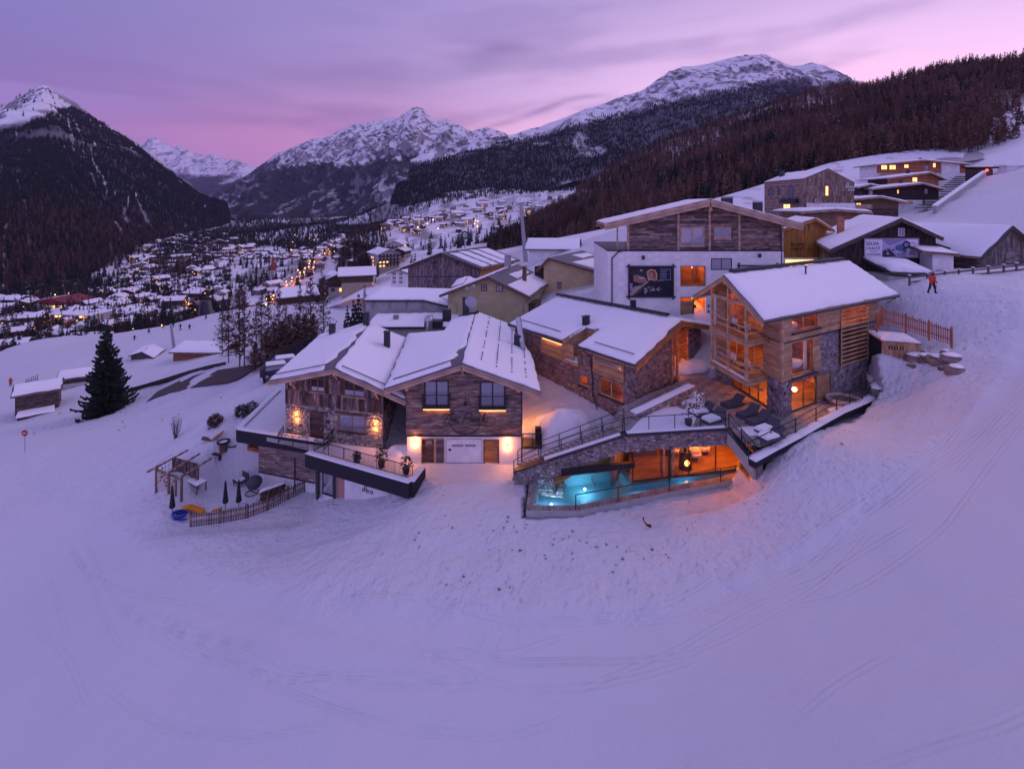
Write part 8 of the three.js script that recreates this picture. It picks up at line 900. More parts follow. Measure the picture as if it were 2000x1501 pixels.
// terrace furniture
{
  const lounger = (label, p, turn, snowy) => { const o = thing('sun_lounger', label, 'sun lounger', p, 'sun loungers on the terrace'); const add = (n, g, m) => { const q = mesh(n, g.build ? g.build() : g, m); o.add(q); return q; }; add('base', new GB().box(localF, -0.42, 0.42, 0.02, 0.22, -1.0, 0.9), M.cloth); add('mattress', new GB().box(localF, -0.4, 0.4, 0.23, 0.36, -0.98, 0.3), snowy ? M.roofSnow : M.cloth); add('backrest', new GB().bar(V3(0, 0.3, -0.34), V3(0, 0.78, -0.95), 0.8, 0.12), M.cloth); if (snowy) add('snow_patch', new GB().box(localF, -0.38, 0.38, 0.37, 0.44, -0.9, 0.2), M.roofSnow); o.rotation.y = turn; };
  const L = [['snow covered lounger nearest the stone retaining wall', 1372, 808, 1], ['snow covered lounger behind the terrace front railing', 1395, 822, 1], ['dark lounger under the timber chalet balcony', 1432, 792, 0], ['dark lounger in the middle of the terrace', 1462, 812, 0], ['dark lounger beside the stone corner', 1482, 826, 0], ['snow covered lounger near the planter', 1500, 842, 1], ['snow covered lounger at the outer terrace edge', 1508, 856, 1]]; L.forEach(([l, x, y, s], i) => lounger(l, onDeck(x, y, 5.31), -1.15 + (i % 2) * 0.08, s));
  const R = rng(31), leafM = S({ color: C3(0.03, 0.045, 0.03), roughness: 0.8 }); const potted = (label, p, h, r, snow, n = 90) => { const o = thing('potted_shrub', label, 'plant', p), g = new GB(), w = new GB(); for (let i = 0; i < n; i++) { const a = R() * 6.283, u = R(), q = V3(Math.cos(a) * r * Math.sqrt(R()), h * (0.35 + 0.6 * u), Math.sin(a) * r * Math.sqrt(R())).multiply(V3(1.1 - u * 0.4, 1, 1.1 - u * 0.4)), e = () => V3((R() - 0.5) * 0.3, (R() - 0.5) * 0.2, (R() - 0.5) * 0.3); (R() < snow ? w : g).tri(q.clone().add(e()), q.clone().add(e()), q.clone().add(e())); } g.tube(V3(0, 0.3, 0), V3(0, h * 0.8, 0), 0.04, 0.02, 5); o.add(mesh('foliage', g.build(), leafM)); if (w.P.length) o.add(mesh('snow_on_leaves', w.build(), M.roofSnow)); const pot = new THREE.CylinderGeometry(0.3, 0.22, 0.5, 14); pot.translate(0, 0.25, 0); o.add(mesh('pot', pot, M.metal)); };
  potted('snow laden potted shrub at the front of the sun terrace', onDeck(1345, 832, 5.31), 1.9, 0.5, 0.5, 120); potted('large snow topped potted shrub beside the retaining wall', onDeck(1361, 806, 5.31), 1.7, 0.75, 0.7, 160); const t2 = (px, py, y = 0.98) => onDeck(px, py, y); potted('tall evergreen in a planter on the lit terrace edge', t2(745, 912), 1.75, 0.55, 0.05, 200); potted('leafy shrub at the right end of the terrace railing', t2(793, 924), 1.4, 0.5, 0.05, 150); potted('small evergreen behind the terrace railing', t2(697, 902), 0.9, 0.38, 0.05, 110);
  // retaining wall with snow on top, right of the stair head
  const a = onDeck(1243, 830, 4.9), b = onDeck(1357, 776, 5.3), o = thing('retaining_wall', 'pale stone retaining wall with snow on its sloping top', 'wall', a), f = new Frame(a.clone().setY(0), [b.x - a.x, b.z - a.z], [-0.6, -0.8]), l = Math.hypot(b.x - a.x, b.z - a.z), tp = (s) => mix(5.75, 6.3, s / l); part(o, 'wall', new GB().prism(f, [[0, 3.6], [l, 3.6], [l, tp(l)], [0, tp(0)]], 0, 0.6), M.mortar); rubble(o, f, 0, 0, l, 3.8, 6.3, [], { seed: 141, top: (s) => tp(s) - 0.06, a: [0.42, 0.34, 0.30], b: [0.58, 0.49, 0.42] }); rubble(o, f.side(0, 1), 0, 0, 0.6, 3.8, 5.7, [], { seed: 142, a: [0.42, 0.34, 0.30], b: [0.58, 0.49, 0.42] }); part(o, 'wall_snow', snowOn([f.abs(0, tp(0) + 0.003, -0.05), f.abs(l, tp(l) + 0.003, -0.05), f.abs(l, tp(l) + 0.003, 0.65), f.abs(0, tp(0) + 0.003, 0.65)], 0.16, 15, 0.5), M.snow);
}
function heap(name, label, cat, c, rx, ry, rz, mat, seed, kind) { const g = new THREE.SphereGeometry(1, 48, 24, 0, 6.284, 0, 1.75), p = g.attributes.position; for (let i = 0; i < p.count; i++) { const x = p.getX(i), y = p.getY(i), z = p.getZ(i), n = 1 + (fbm(x * 1.6 + seed, z * 1.6 + y, 4, seed) - 0.5) * 0.5; p.setXYZ(i, x * rx * n, y * ry * n, z * rz * n); } g.computeVertexNormals(); const m = mesh(numbered(name), g, mat); m.position.copy(c); scene.add(m); return tag(m, label, cat); }
heap('snow_mound', 'high shovelled snow mound between the stone chalet and the stair', 'snow mound', onGround(4.6, 43.2, -0.4), 3.0, 2.1, 2.4, M.snow, 3); heap('snow_mound', 'small shovelled snow heap in the dark gap between the two left chalets', 'snow mound', onGround(-9.7, 41.8, -0.2), 1.2, 0.9, 1.0, M.snow, 5); heap('snow_mound', 'snow bank beneath the far corner of the stone chalet gable', 'snow mound', onGround(17.4, 50.8, -0.3), 3.6, 0.9, 2.8, M.snow, 7);
{ // small landing with bins beside the boarded chalet
  const p = at(1040, 868, 41.2), o = thing('side_landing', 'small dark landing with rail and bins right of the boarded chalet', 'landing', p); part(o, 'platform', new GB().box(WORLD, p.x - 0.9, p.x + 0.8, p.y - 0.15, p.y, 40.8, 42.4), M.metal); for (const x of [-0.8, 0, 0.75]) part(o, 'post', new GB().box(WORLD, p.x + x - 0.03, p.x + x + 0.03, p.y, p.y + 1.05, 40.82, 40.88), M.rail); part(o, 'handrail', new GB().box(WORLD, p.x - 0.85, p.x + 0.8, p.y + 1.05, p.y + 1.1, 40.8, 40.9), M.rail); part(o, 'bin', new GB().box(WORLD, p.x + 0.25, p.x + 0.75, p.y + 0.02, p.y + 1.3, 41.3, 41.8), M.black); part(o, 'support', new GB().box(WORLD, p.x - 0.85, p.x + 0.75, p.y - 1.6, p.y - 0.16, 41, 42.3), M.white);
}
// ------------------------------------------------ play garden
{
  const o = thing('play_frame', 'wooden climbing frame with three long logs and board wall', 'climbing frame', gp(345, 960)), gy = (p) => ground(p.x, -p.z);
  const logs = [[at(288, 921, 43.2), at(366, 879, 47.6)], [at(313, 932, 42.6), at(389, 886, 47.0)], [at(338, 940, 42.0), at(412, 895, 46.4)]]; logs.forEach(([a, b]) => { part(o, 'log', new GB().tube(a, b, 0.11, 0.09, 10), M.old[2]); for (const t of [0.2, 0.62]) { const p = a.clone().lerp(b, t); part(o, 'post', new GB().bar(V3(p.x, gy(p) - 0.3, p.z), V3(p.x, p.y - 0.08, p.z), 0.16, 0.16), M.old[4]); } });
  const [A, B, C] = logs.map(([a, b]) => (t) => a.clone().lerp(b, t)); part(o, 'cross_beam', new GB().bar(A(0.2).add(V3(0, -0.2, 0)), C(0.2).add(V3(0, -0.2, 0)), 0.12, 0.14), M.old[4]);
  const p0 = A(0.62), p1 = C(0.62), f = new Frame(p0.clone().setY(0), [p1.x - p0.x, p1.z - p0.z], [0, -1]), l = p0.clone().setY(0).distanceTo(p1.clone().setY(0)), g0 = gy(p0); boards(o, f, 0.1, 0, l, g0 - 0.1, p0.y + 0.05, [], { upright: true, size: 0.2, out: 0.05, mats: [M.old[0], M.old[1], M.old[3]], seed: 17, name: 'board' });
  const q0 = A(0.2), q1 = B(0.2), h = new Frame(q0.clone().setY(0), [q1.x - q0.x, q1.z - q0.z], [0, -1]), w = q0.clone().setY(0).distanceTo(q1.clone().setY(0)); const wall = part(o, 'climbing_wall', new GB().box(h, 0, w, g0 - 0.2, q0.y - 0.4, 0.0, 0.08), S({ color: C3(0.5, 0.42, 0.4) })); const R = rng(23); for (let i = 0; i < 14; i++) { const e = h.p(R() * w, g0 + 0.2 + R() * 1.6, -0.03); part(wall, 'climbing_hold', new THREE.SphereGeometry(0.07, 6, 5).translate(e.x, e.y, e.z), M.brown); }
  const lad = new GB(), k0 = B(0.2), k1 = C(0.2); for (let i = 0; i < 5; i++) { const y = mix(gy(k0) + 0.3, k0.y - 0.5, i / 4); part(o, 'rung', new GB().tube(V3(k0.x, y, k0.z), V3(mix(k0.x, k1.x, 0.55), y, mix(k0.z, k1.z, 0.55)), 0.035, 0.035, 6), M.fascia); } const m2 = k0.clone().lerp(k1, 0.55); part(o, 'post', new GB().bar(V3(m2.x, gy(m2) - 0.2, m2.z), V3(m2.x, k0.y - 0.1, m2.z), 0.12, 0.12), M.old[4]); const net = new GB(); for (let i = 0; i <= 4; i++) { net.tube(A(0.24 + i * 0.09).add(V3(0, -0.1, 0)), A(0.24 + i * 0.09).setY(gy(A(0.4)) + 0.2), 0.015, 0.015, 4); net.tube(A(0.22).setY(g0 + 0.3 + i * 0.4), A(0.62).setY(g0 + 0.3 + i * 0.4), 0.015, 0.015, 4); } part(o, 'rope_net', net, M.black);
  const bn = gp(383, 952), bq = thing('garden_table', 'snow covered low table and bench under the climbing frame', 'table', bn), tt = (n, g, m) => bq.add(mesh(n, g.build ? g.build() : g, m)); tt('top', new GB().box(localF, -0.9, 0.9, 0.55, 0.62, -0.5, 0.5), M.old[0]); for (const [x, z] of [[-0.8, -0.4], [0.8, -0.4], [-0.8, 0.4], [0.8, 0.4]]) tt('leg', new GB().box(localF, x - 0.05, x + 0.05, -0.2, 0.55, z - 0.05, z + 0.05), M.old[1]); tt('top_snow', snowOn([V3(-0.88, 0.622, 0.48), V3(0.88, 0.622, 0.48), V3(0.88, 0.622, -0.48), V3(-0.88, 0.622, -0.48)], 0.14, 4, 0.3), M.roofSnow); bq.rotation.y = -0.5;
  for (const [px, py, l] of [[336, 1010, 'closed dark parasol standing by the blue toy'], [440, 1000, 'closed dark parasol behind the picket fence, left of a pair'], [466, 998, 'closed dark parasol behind the picket fence, right of a pair']]) { const p = gp(px, py), q = thing('closed_parasol', l, 'parasol', p); q.add(mesh('pole', new GB().tube(V3(0, -0.2, 0), V3(0, 2.7, 0), 0.035, 0.03, 6).build(), M.galv)); const c = new THREE.LatheGeometry([[0.03, 2.75], [0.09, 2.5], [0.13, 1.9], [0.2, 1.2], [0.24, 0.9], [0.16, 0.8]].map(([x, y]) => new THREE.Vector2(x, y)), 10); q.add(mesh('closed_canopy', c, M.black)); const b = new THREE.CylinderGeometry(0.3, 0.34, 0.12, 12); b.translate(0, 0.02, 0); q.add(mesh('foot', b, M.concrete)); }
  { const p = gp(372, 998), q = thing('yellow_slide', 'yellow plastic toy slide lying collapsed on the snow', 'toy', p), add = (n, g) => q.add(mesh(n, g.build ? g.build() : g, M.yellow)); const s = new THREE.SphereGeometry(0.42, 12, 8); s.scale(1, 0.7, 0.8); s.translate(-0.4, 0.2, 0); add('body', s); add('chute', new GB().bar(V3(-0.2, 0.3, 0), V3(1.2, 0.06, 0.2), 0.45, 0.1)); add('side_rail', new GB().bar(V3(-0.2, 0.4, 0.24), V3(1.2, 0.16, 0.44), 0.05, 0.16)); add('side_rail', new GB().bar(V3(-0.2, 0.4, -0.24), V3(1.2, 0.16, -0.04), 0.05, 0.16)); add('step', new GB().bar(V3(1.9, 0.08, 0.1), V3(2.6, 0.2, -0.2), 0.2, 0.08)); const p2 = gp(350, 1012), r = thing('blue_sled', 'blue plastic bob sled on the snow beside the parasol', 'sled', p2); const hull = new THREE.SphereGeometry(0.5, 14, 8, 0, 6.284, 1.2, 1.2); hull.scale(1.3, 0.7, 0.8); hull.translate(0, 0.4, 0); r.add(mesh('hull', hull, M.blue), mesh('runner', new GB().bar(V3(-0.7, 0.06, 0.3), V3(0.8, 0.12, 0.3), 0.1, 0.1).build(), M.blue), mesh('seat', new GB().box(localF, -0.3, 0.3, 0.25, 0.34, -0.2, 0.2).build(), M.black), mesh('handle', new GB().tube(V3(0.5, 0.3, 0), V3(0.9, 0.62, 0), 0.05, 0.04, 6).build(), M.blue)); }
  { const p = gp(436, 880), q = thing('fire_barrel', 'rusty fire barrel with snow rim in the garden', 'fire barrel', p); const b = new THREE.CylinderGeometry(0.34, 0.38, 0.9, 16); b.translate(0, 0.4, 0); q.add(mesh('barrel', b, M.brown)); const r = new THREE.TorusGeometry(0.5, 0.11, 8, 20); r.rotateX(1.57); r.translate(0, 0.9, 0); q.add(mesh('rim', r, M.black)); const s = new THREE.CircleGeometry(0.42, 16); s.rotateX(-1.57); s.translate(0, 0.9, 0); q.add(mesh('snow_fill', s, M.snow));
    const t = thing('iron_ring', 'dark iron ring lying beside the fire barrel', 'ring', gp(454, 872).add(V3(0, 0.1, 0))); const tr = new THREE.TorusGeometry(0.36, 0.06, 6, 18); tr.rotateX(1.5); t.add(mesh('ring', tr, M.black)); const e = thing('garden_bench', 'dark wooden bench half sunk in the snow', 'bench', gp(418, 892)); e.add(mesh('seat', new GB().box(localF, -0.85, 0.85, 0.28, 0.36, -0.16, 0.16).build(), M.dark[0]), mesh('leg', new GB().box(localF, -0.8, -0.7, -0.2, 0.28, -0.14, 0.14).build(), M.dark[0]), mesh('leg', new GB().box(localF, 0.7, 0.8, -0.2, 0.28, -0.14, 0.14).build(), M.dark[0])); e.rotation.y = -0.35; const d = thing('deck_chair', 'reddish wooden deck chair tipped back in the garden snow', 'deck chair', gp(415, 862)); d.add(mesh('backrest', new GB().bar(V3(-0.1, 0.2, 0), V3(0.95, 0.85, 0), 0.6, 0.07).build(), M.redwood), mesh('seat', new GB().bar(V3(-0.1, 0.2, 0), V3(-0.95, 0.5, 0), 0.6, 0.07).build(), M.brown), mesh('leg', new GB().bar(V3(0.3, -0.1, 0.2), V3(0.6, 0.65, 0.2), 0.06).build(), M.redwood), mesh('leg', new GB().bar(V3(0.3, -0.1, -0.2), V3(0.6, 0.65, -0.2), 0.06).build(), M.redwood)); d.rotation.y = 0.3; }
  { const p = gp(470, 945), q = thing('garden_armchair', 'dark rattan armchair in the snow by the boarded wall', 'chair', p); q.add(mesh('seat', new GB().box(localF, -0.55, 0.55, 0.3, 0.48, -0.5, 0.5).build(), M.cloth), mesh('backrest', new GB().box(localF, -0.55, 0.55, 0.48, 0.9, 0.4, 0.52).build(), M.cloth), ...[[-0.5, -0.4], [0.5, -0.4], [-0.5, 0.4], [0.5, 0.4]].map(([x, z]) => mesh('leg', new GB().box(localF, x - 0.04, x + 0.04, -0.1, 0.3, z - 0.04, z + 0.04).build(), M.metal)), mesh('seat_snow', new GB().box(localF, -0.4, 0.4, 0.482, 0.53, -0.4, 0.3).build(), M.snow)); q.rotation.y = -0.6;
    const w = thing('hanging_chair', 'hanging chair shell on a curved dark stand by the wall', 'chair', gp(492, 962)); const cg = new GB(); let a = V3(0.5, 0, 0); for (let i = 1; i <= 12; i++) { const t = i / 12 * 2.3, b = V3(0.5 - Math.sin(t) * 1.1, 1.15 * (1 - Math.cos(t)), 0); cg.tube(a, b, 0.04, 0.04, 6); a = b; } w.add(mesh('stand', cg.build(), M.rail)); const sh = new THREE.SphereGeometry(0.62, 14, 10, 0, 3.6, 0, 2.4); sh.translate(0.25, 1.0, 0); w.add(mesh('shell', sh, M.cloth)); const ft = new THREE.TorusGeometry(0.55, 0.04, 6, 20); ft.rotateX(1.57); w.add(mesh('foot_ring', ft, M.rail)); }
  { const a = gp(506, 985), b = gp(556, 966), q = thing('firewood_stack', 'firewood stack with snow on top inside the picket fence', 'firewood', a.clone()), f = new Frame(a.clone().setY(0), [b.x - a.x, b.z - a.z], [-0.1, -1]), l = Math.hypot(b.x - a.x, b.z - a.z), R = rng(41), lm = [M.brown, M.dark[2], wood(0.3, 0.18, 0.1)]; for (let r = 0; r < 5; r++) for (let s = 0.1 + (r % 2) * 0.11; s < l; s += 0.22) { const y = mix(a.y, b.y, s / l) + 0.02 + r * 0.2; part(q, 'log', new GB().tube(f.p(s, y + (R() - 0.5) * 0.03, -R() * 0.08), f.p(s, y, 0.45), 0.1 + R() * 0.02, 0.1, 7), pick(lm, R())); } part(q, 'stack_snow', snowOn([V3(...f.abs(-0.05, a.y + 1.02, -0.05).toArray()), f.abs(l, b.y + 1.02, -0.05), f.abs(l, b.y + 1.02, 0.5), f.abs(-0.05, a.y + 1.02, 0.5)], 0.16, 21, 0.4), M.snow); }
}
// shrubs
{
  const twigs = (name, label, px, py, h, r, col, n, up = 0.7, seed = 1) => { const p = gp(px, py), R = rng(seed), g = new GB(col), o = thing(name, label, 'shrub', p); for (let i = 0; i < n; i++) { const a = R() * 6.283, l = h * (0.6 + R() * 0.45), q = V3(Math.cos(a) * r * R(), l, Math.sin(a) * r * R()), s = V3(Math.cos(a) * 0.08, 0, Math.sin(a) * 0.08); g.c = col.map((c) => c * (0.7 + R() * 0.6)); const m = s.clone().lerp(q, 0.5).add(V3((R() - 0.5) * 0.2, 0, (R() - 0.5) * 0.2)); g.tube(s, m, 0.016, 0.011, 3); g.tube(m, q, 0.011, 0.004, 3); for (let k = 0; k < 3; k++) { const b = m.clone().lerp(q, R()); g.tube(b, b.clone().add(V3((R() - 0.5) * 0.5, R() * 0.35, (R() - 0.5) * 0.5)), 0.008, 0.003, 3); } } o.add(mesh('branches', g.build(), treeMat)); return o; };
  twigs('bare_shrub', 'tall bare shrub with dark stems alone on the snow', 342, 858, 2.6, 0.95, [0.06, 0.045, 0.05], 46, 0.7, 3);
  const ball = (name, label, px, py, r, col, seed, snow) => { const p = gp(px, py), R = rng(seed), g = new GB(col), o = thing(name, label, 'shrub', p); for (let i = 0; i < 700; i++) { const a = R() * 6.283, t = Math.acos(1 - R() * 1.7), k = r * (0.55 + R() * 0.5), q = V3(Math.sin(t) * Math.cos(a) * k, r * 0.85 + Math.cos(t) * k, Math.sin(t) * Math.sin(a) * k), e = () => V3((R() - 0.5) * 0.3, (R() - 0.5) * 0.3, (R() - 0.5) * 0.3); g.c = R() < snow ? [0.6, 0.6, 0.64] : col.map((c) => c * (0.6 + R() * 0.8)); g.tri(q.clone().add(e()), q.clone().add(e()), q.clone().add(e())); } o.add(mesh('foliage', g.build(), treeMat)); };
  ball('round_bush', 'round brown bush alone on the garden slope', 420, 834, 0.72, [0.085, 0.05, 0.04], 5, 0.0); ball('round_bush', 'round dark green bush by the driveway wall', 473, 814, 0.72, [0.035, 0.045, 0.025], 7, 0.12); ball('brown_heap_bush', 'tall brown snowy dry grass heap beside the green bush', 492, 806, 0.65, [0.13, 0.08, 0.06], 9, 0.4);
  const t = thing('fallen_branch', 'dark broken branch sticking out of the open snow slope', 'branch', gp(1264, 1036).add(V3(0, 0.25, 0))); t.add(mesh('branch', new GB().tube(V3(0.25, 0.05, 0), V3(0, 0.12, 0), 0.09, 0.07, 6).tube(V3(0, 0.12, 0), V3(-0.22, 0.4, 0), 0.06, 0.03, 6).tube(V3(-0.22, 0.4, 0), V3(-0.25, 0.62, 0), 0.03, 0.05, 6).build(), M.black));
  // dry grass tips poking through the snow
  const R = rng(61), pl = [], blade = new GB([1, 1, 1]); for (let k = 0; k < 5; k++) { const a = k * 1.3; blade.tri(V3(Math.cos(a) * 0.1, 0, Math.sin(a) * 0.1), V3(-Math.cos(a) * 0.1, 0, -Math.sin(a) * 0.1), V3(Math.cos(a + 1) * 0.35, 0.5, Math.sin(a + 1) * 0.35)); }
  const areas = [[[870, 950], [1010, 1000], [1080, 1060], [1000, 1160], [860, 1150], [800, 1050]], [[1040, 1020], [1300, 1000], [1480, 940], [1560, 900], [1500, 1020], [1330, 1090], [1180, 1130], [1020, 1080]], [[230, 790], [330, 780], [440, 770], [420, 800], [300, 830], [240, 850], [60, 850], [60, 815]], [[1600, 850], [1760, 740], [1800, 780], [1620, 930]]]; for (let k = 0; k < 5200; k++) { const px = R() * 1800 + 40, py = 740 + R() * 430, i = areas.findIndex((q) => inside(q, px, py)); if (i < 0 || fbm(px * 0.02, py * 0.03, 3, 63) < 0.52 || R() < (i === 2 ? 0.0 : 0.45)) continue; const p = gp(px, py), s = 0.1 + R() * R() * 0.34; p.y += micro(p.x, -p.z) - 0.05; pl.push([p, s * (i === 2 ? 1.6 : 1), R() * 6.28, 0.5 + R() * 0.7]); }
  const im = new THREE.InstancedMesh(blade.build(), S({ color: C3(0.10, 0.065, 0.05), vertexColors: true }), pl.length), m4 = new THREE.Matrix4(), qq = new THREE.Quaternion(); im.name = 'dry_grass'; pl.forEach(([p, s, a, c], i) => { im.setMatrixAt(i, m4.compose(p, qq.setFromAxisAngle(V3(0, 1, 0), a), V3(s * 1.2, s * 0.45, s))); im.setColorAt(i, C3(c, c, c)); }); scene.add(im); tag(im, 'dry grass tips poking through the thin snow', 'grass', null, 'stuff');
}
// road and driveway on the left
{
  const strip = (pts, w, y) => { const g = new GB(), e = (i) => { const a = pts[Math.max(0, i - 1)], b = pts[Math.min(pts.length - 1, i + 1)]; return V3(-(b.z - a.z), 0, b.x - a.x).normalize().multiplyScalar(w / 2); }; for (let i = 0; i + 1 < pts.length; i++) { const a = pts[i], b = pts[i + 1], ea = e(i), eb = e(i + 1), n = 6, Q = (u, v) => { const c = a.clone().lerp(b, u).add(ea.clone().lerp(eb, u).multiplyScalar(v)); c.y = ground(c.x, -c.z) + 0.32 + y; return c; }; for (let k = 0; k < n; k++) for (let j = 0; j < 6; j++) { const v0 = -1 + j / 3, v1 = -1 + (j + 1) / 3; g.quad(Q(k / n, v0), Q((k + 1) / n, v0), Q((k + 1) / n, v1), Q(k / n, v1), [0, 0], [1, 0], [1, 1], [0, 1]); } } return g; };
  struct('slope_road', strip([[296, 778], [330, 762], [370, 750], [410, 742], [450, 735], [490, 728]].map(([x, y]) => gp(x, y)), 5.2, 0), M.asphalt, 'dark wet road on the slope below the left chalet'); const o = thing('road_barrier', 'dark timber barrier along the slope road', 'barrier', gp(290, 757)); const P = [[250, 768], [290, 757], [330, 745], [372, 732], [410, 722], [440, 716]].map(([x, y]) => gp(x, y)); for (let i = 0; i + 1 < P.length; i++) { part(o, 'board', new GB().bar(P[i].clone().add(V3(0, 0.45, 0)), P[i + 1].clone().add(V3(0, 0.45, 0)), 0.2, 0.9), M.barnDark); part(o, 'board_snow', new GB().bar(P[i].clone().add(V3(0, 0.95, 0)), P[i + 1].clone().add(V3(0, 0.95, 0)), 0.3, 0.1), M.roofSnow); }
  const gw = thing('curved_parapet', 'dark curved parapet round the parking behind the left chalet', 'wall', at(520, 712, 62)); const Q = [at(516, 742, 58), at(514, 720, 62), at(528, 700, 66), at(556, 684, 69), at(592, 668, 72), at(640, 655, 74)]; for (let i = 0; i + 1 < Q.length; i++) part(gw, 'parapet', new GB().bar(Q[i].clone().add(V3(0, -1.0, 0)), Q[i + 1].clone().add(V3(0, -1.0, 0)), 0.25, 2.6), M.band);
  const car = (label, p, turn, col) => { const c = thing('parked_car', label, 'car', p, 'cars parked behind the left chalet'), body = S({ color: col, roughness: 0.3, metalness: 0.2 }), add = (n, g, m) => { const q = mesh(n, g.build ? g.build() : g, m); c.add(q); return q; }; add('body', new GB().prism(localF, [[-2.1, 0.3], [2.1, 0.3], [2.15, 0.75], [1.3, 0.95], [0.75, 1.45], [-1.5, 1.5], [-2.05, 1.0]], -0.85, 0.85), body); for (const t of [-0.87, 0.87]) add('side_window', new GB().prism(localF, [[-1.6, 0.98], [1.0, 0.98], [0.65, 1.38], [-1.4, 1.42]], t - 0.01, t + 0.01), M.pane); add('windscreen', new GB().bar(V3(1.28, 0.97, 0), V3(0.78, 1.43, 0), 1.5, 0.04), M.pane); for (const x of [-1.35, 1.35]) for (const z of [-0.85, 0.85]) { const w = new THREE.CylinderGeometry(0.33, 0.33, 0.22, 16); w.rotateX(1.57); w.translate(x, 0.33, z); const ty = add('wheel', w, M.black); const rm = new THREE.CylinderGeometry(0.19, 0.19, 0.24, 10); rm.rotateX(1.57); rm.translate(x, 0.33, z); ty.add(mesh('rim', rm, M.steel)); } for (const z of [-0.6, 0.6]) { add('headlight', new GB().box(localF, 2.1, 2.17, 0.6, 0.74, z - 0.18, z + 0.18), M.steel); add('tail_light', new GB().box(localF, -2.1, -2.05, 0.75, 0.95, z - 0.16, z + 0.16), M.red); } add('roof_snow', new GB().prism(localF, [[-1.45, 1.51], [0.7, 1.46], [0.5, 1.58], [-1.35, 1.62]], -0.75, 0.75), M.roofSnow); c.rotation.y = turn; };
  const ca = at(563, 704, 61), cb = at(545, 716, 59); ca.y = ground(ca.x, 61) + 0.25; cb.y = ground(cb.x, 59) + 0.25; car('snow dusted grey car parked farther behind the left chalet', ca, 0.5, C3(0.12, 0.14, 0.2)); car('dark car parked nearest the left chalet roof', cb, 0.5, C3(0.04, 0.04, 0.05));
  const pm = gp(48, 884), ms = thing('piste_marker', 'round red piste marker on a thin pole', 'sign', pm); ms.add(mesh('pole', new GB().tube(V3(0, -0.2, 0), V3(0, 2.5, 0), 0.04, 0.04, 6).build(), M.galv)); const dsc = new THREE.CylinderGeometry(0.4, 0.4, 0.04, 20); dsc.rotateX(1.57); dsc.translate(0, 2.55, 0.03); ms.add(mesh('disc', dsc, M.red)); ms.add(mesh('symbol', new GB().box(localF, -0.22, 0.22, 2.5, 2.6, -0.07, -0.055).build(), M.white)); const sb = gp(62, 750), sf = thing('snow_fence', 'leaning slatted snow fence behind the nearest shed', 'fence', sb); for (let i = 0; i < 7; i++) sf.add(mesh('slat', new GB().bar(V3(i * 0.4 - 1.4, -0.2, 0), V3(i * 0.4 - 1.4, 1 + i * 0.16, -0.2), 0.1, 0.05).build(), M.barn)); sf.add(mesh('rail', new GB().bar(V3(-1.6, 0.5, -0.1), V3(1.2, 0.9, -0.14), 0.06, 0.06).build(), M.barn));
}
// cableway and masts
{
  const pol = (name, label, cat, px, py, d, top, r, tilt = 0) => { const b = at(px, py, d), t = at(px + tilt, top, d), o = thing(name, label, cat, b); part(o, 'mast', new GB().tube(b.clone().add(V3(0, -3, 0)), t, r, r * 0.6, 8), M.galv); return o; };
  const py = pol('cableway_pylon', 'tall leaning grey cableway pylon in front of the larch hillside', 'pylon', 1027, 492, 150, 396, 0.75, -10); part(py, 'cross_arm', new GB().bar(at(1010, 398, 150), at(1024, 396, 150), 0.4, 0.5), M.galv); const p2 = pol('slope_pylon', 'dark leaning pylon above the timber barn on the left slope', 'pylon', 342, 672, 118, 632, 0.4, -9); const lp = pol('mast_lamp', 'tall mast with round lantern above the purple barn', 'mast', 908, 500, 130, 458, 0.22); part(lp, 'lantern', new THREE.TorusGeometry(0.9, 0.2, 8, 16).translate(...at(908, 459, 130).toArray()), M.metal);
  const c = at(965, 451, 140), g = thing('gondola_cabin', 'dark gondola cabin hanging before the hamlet terrace', 'gondola', c); const b = new THREE.SphereGeometry(1, 14, 10); b.scale(0.75, 1.2, 0.75); g.add(mesh('cabin', b, M.metal)); g.add(mesh('window_band', new THREE.CylinderGeometry(0.74, 0.74, 0.7, 14), M.pane)); g.add(mesh('hanger', new GB().tube(V3(0, 1.1, 0), V3(0, 2.6, 0), 0.06, 0.06, 5).build(), M.metal)); const cab = new GB(); const a = at(1016, 397, 150), e = at(700, 500, 135); let q = a; for (let i = 1; i <= 14; i++) { const t = i / 14, n = a.clone().lerp(e, t); n.y -= Math.sin(t * Math.PI) * 2.2; cab.tube(q, n, 0.03, 0.03, 4); q = n; } solo('cableway_rope', 'thin cable running from the leaning pylon to the gondola', 'cable', cab, M.metal);
  const sm = at(1457, 112, 4200), st = thing('summit_mast', 'tiny mast station on the summit of the broad ridge', 'mast', sm); st.add(mesh('mast', new GB().tube(V3(0, -30, 0), V3(0, 24, 0), 4, 3, 6).build(), M.galv), mesh('platform', new GB().box(localF, -16, 16, 14, 22, -5, 5).build(), M.galv));
}
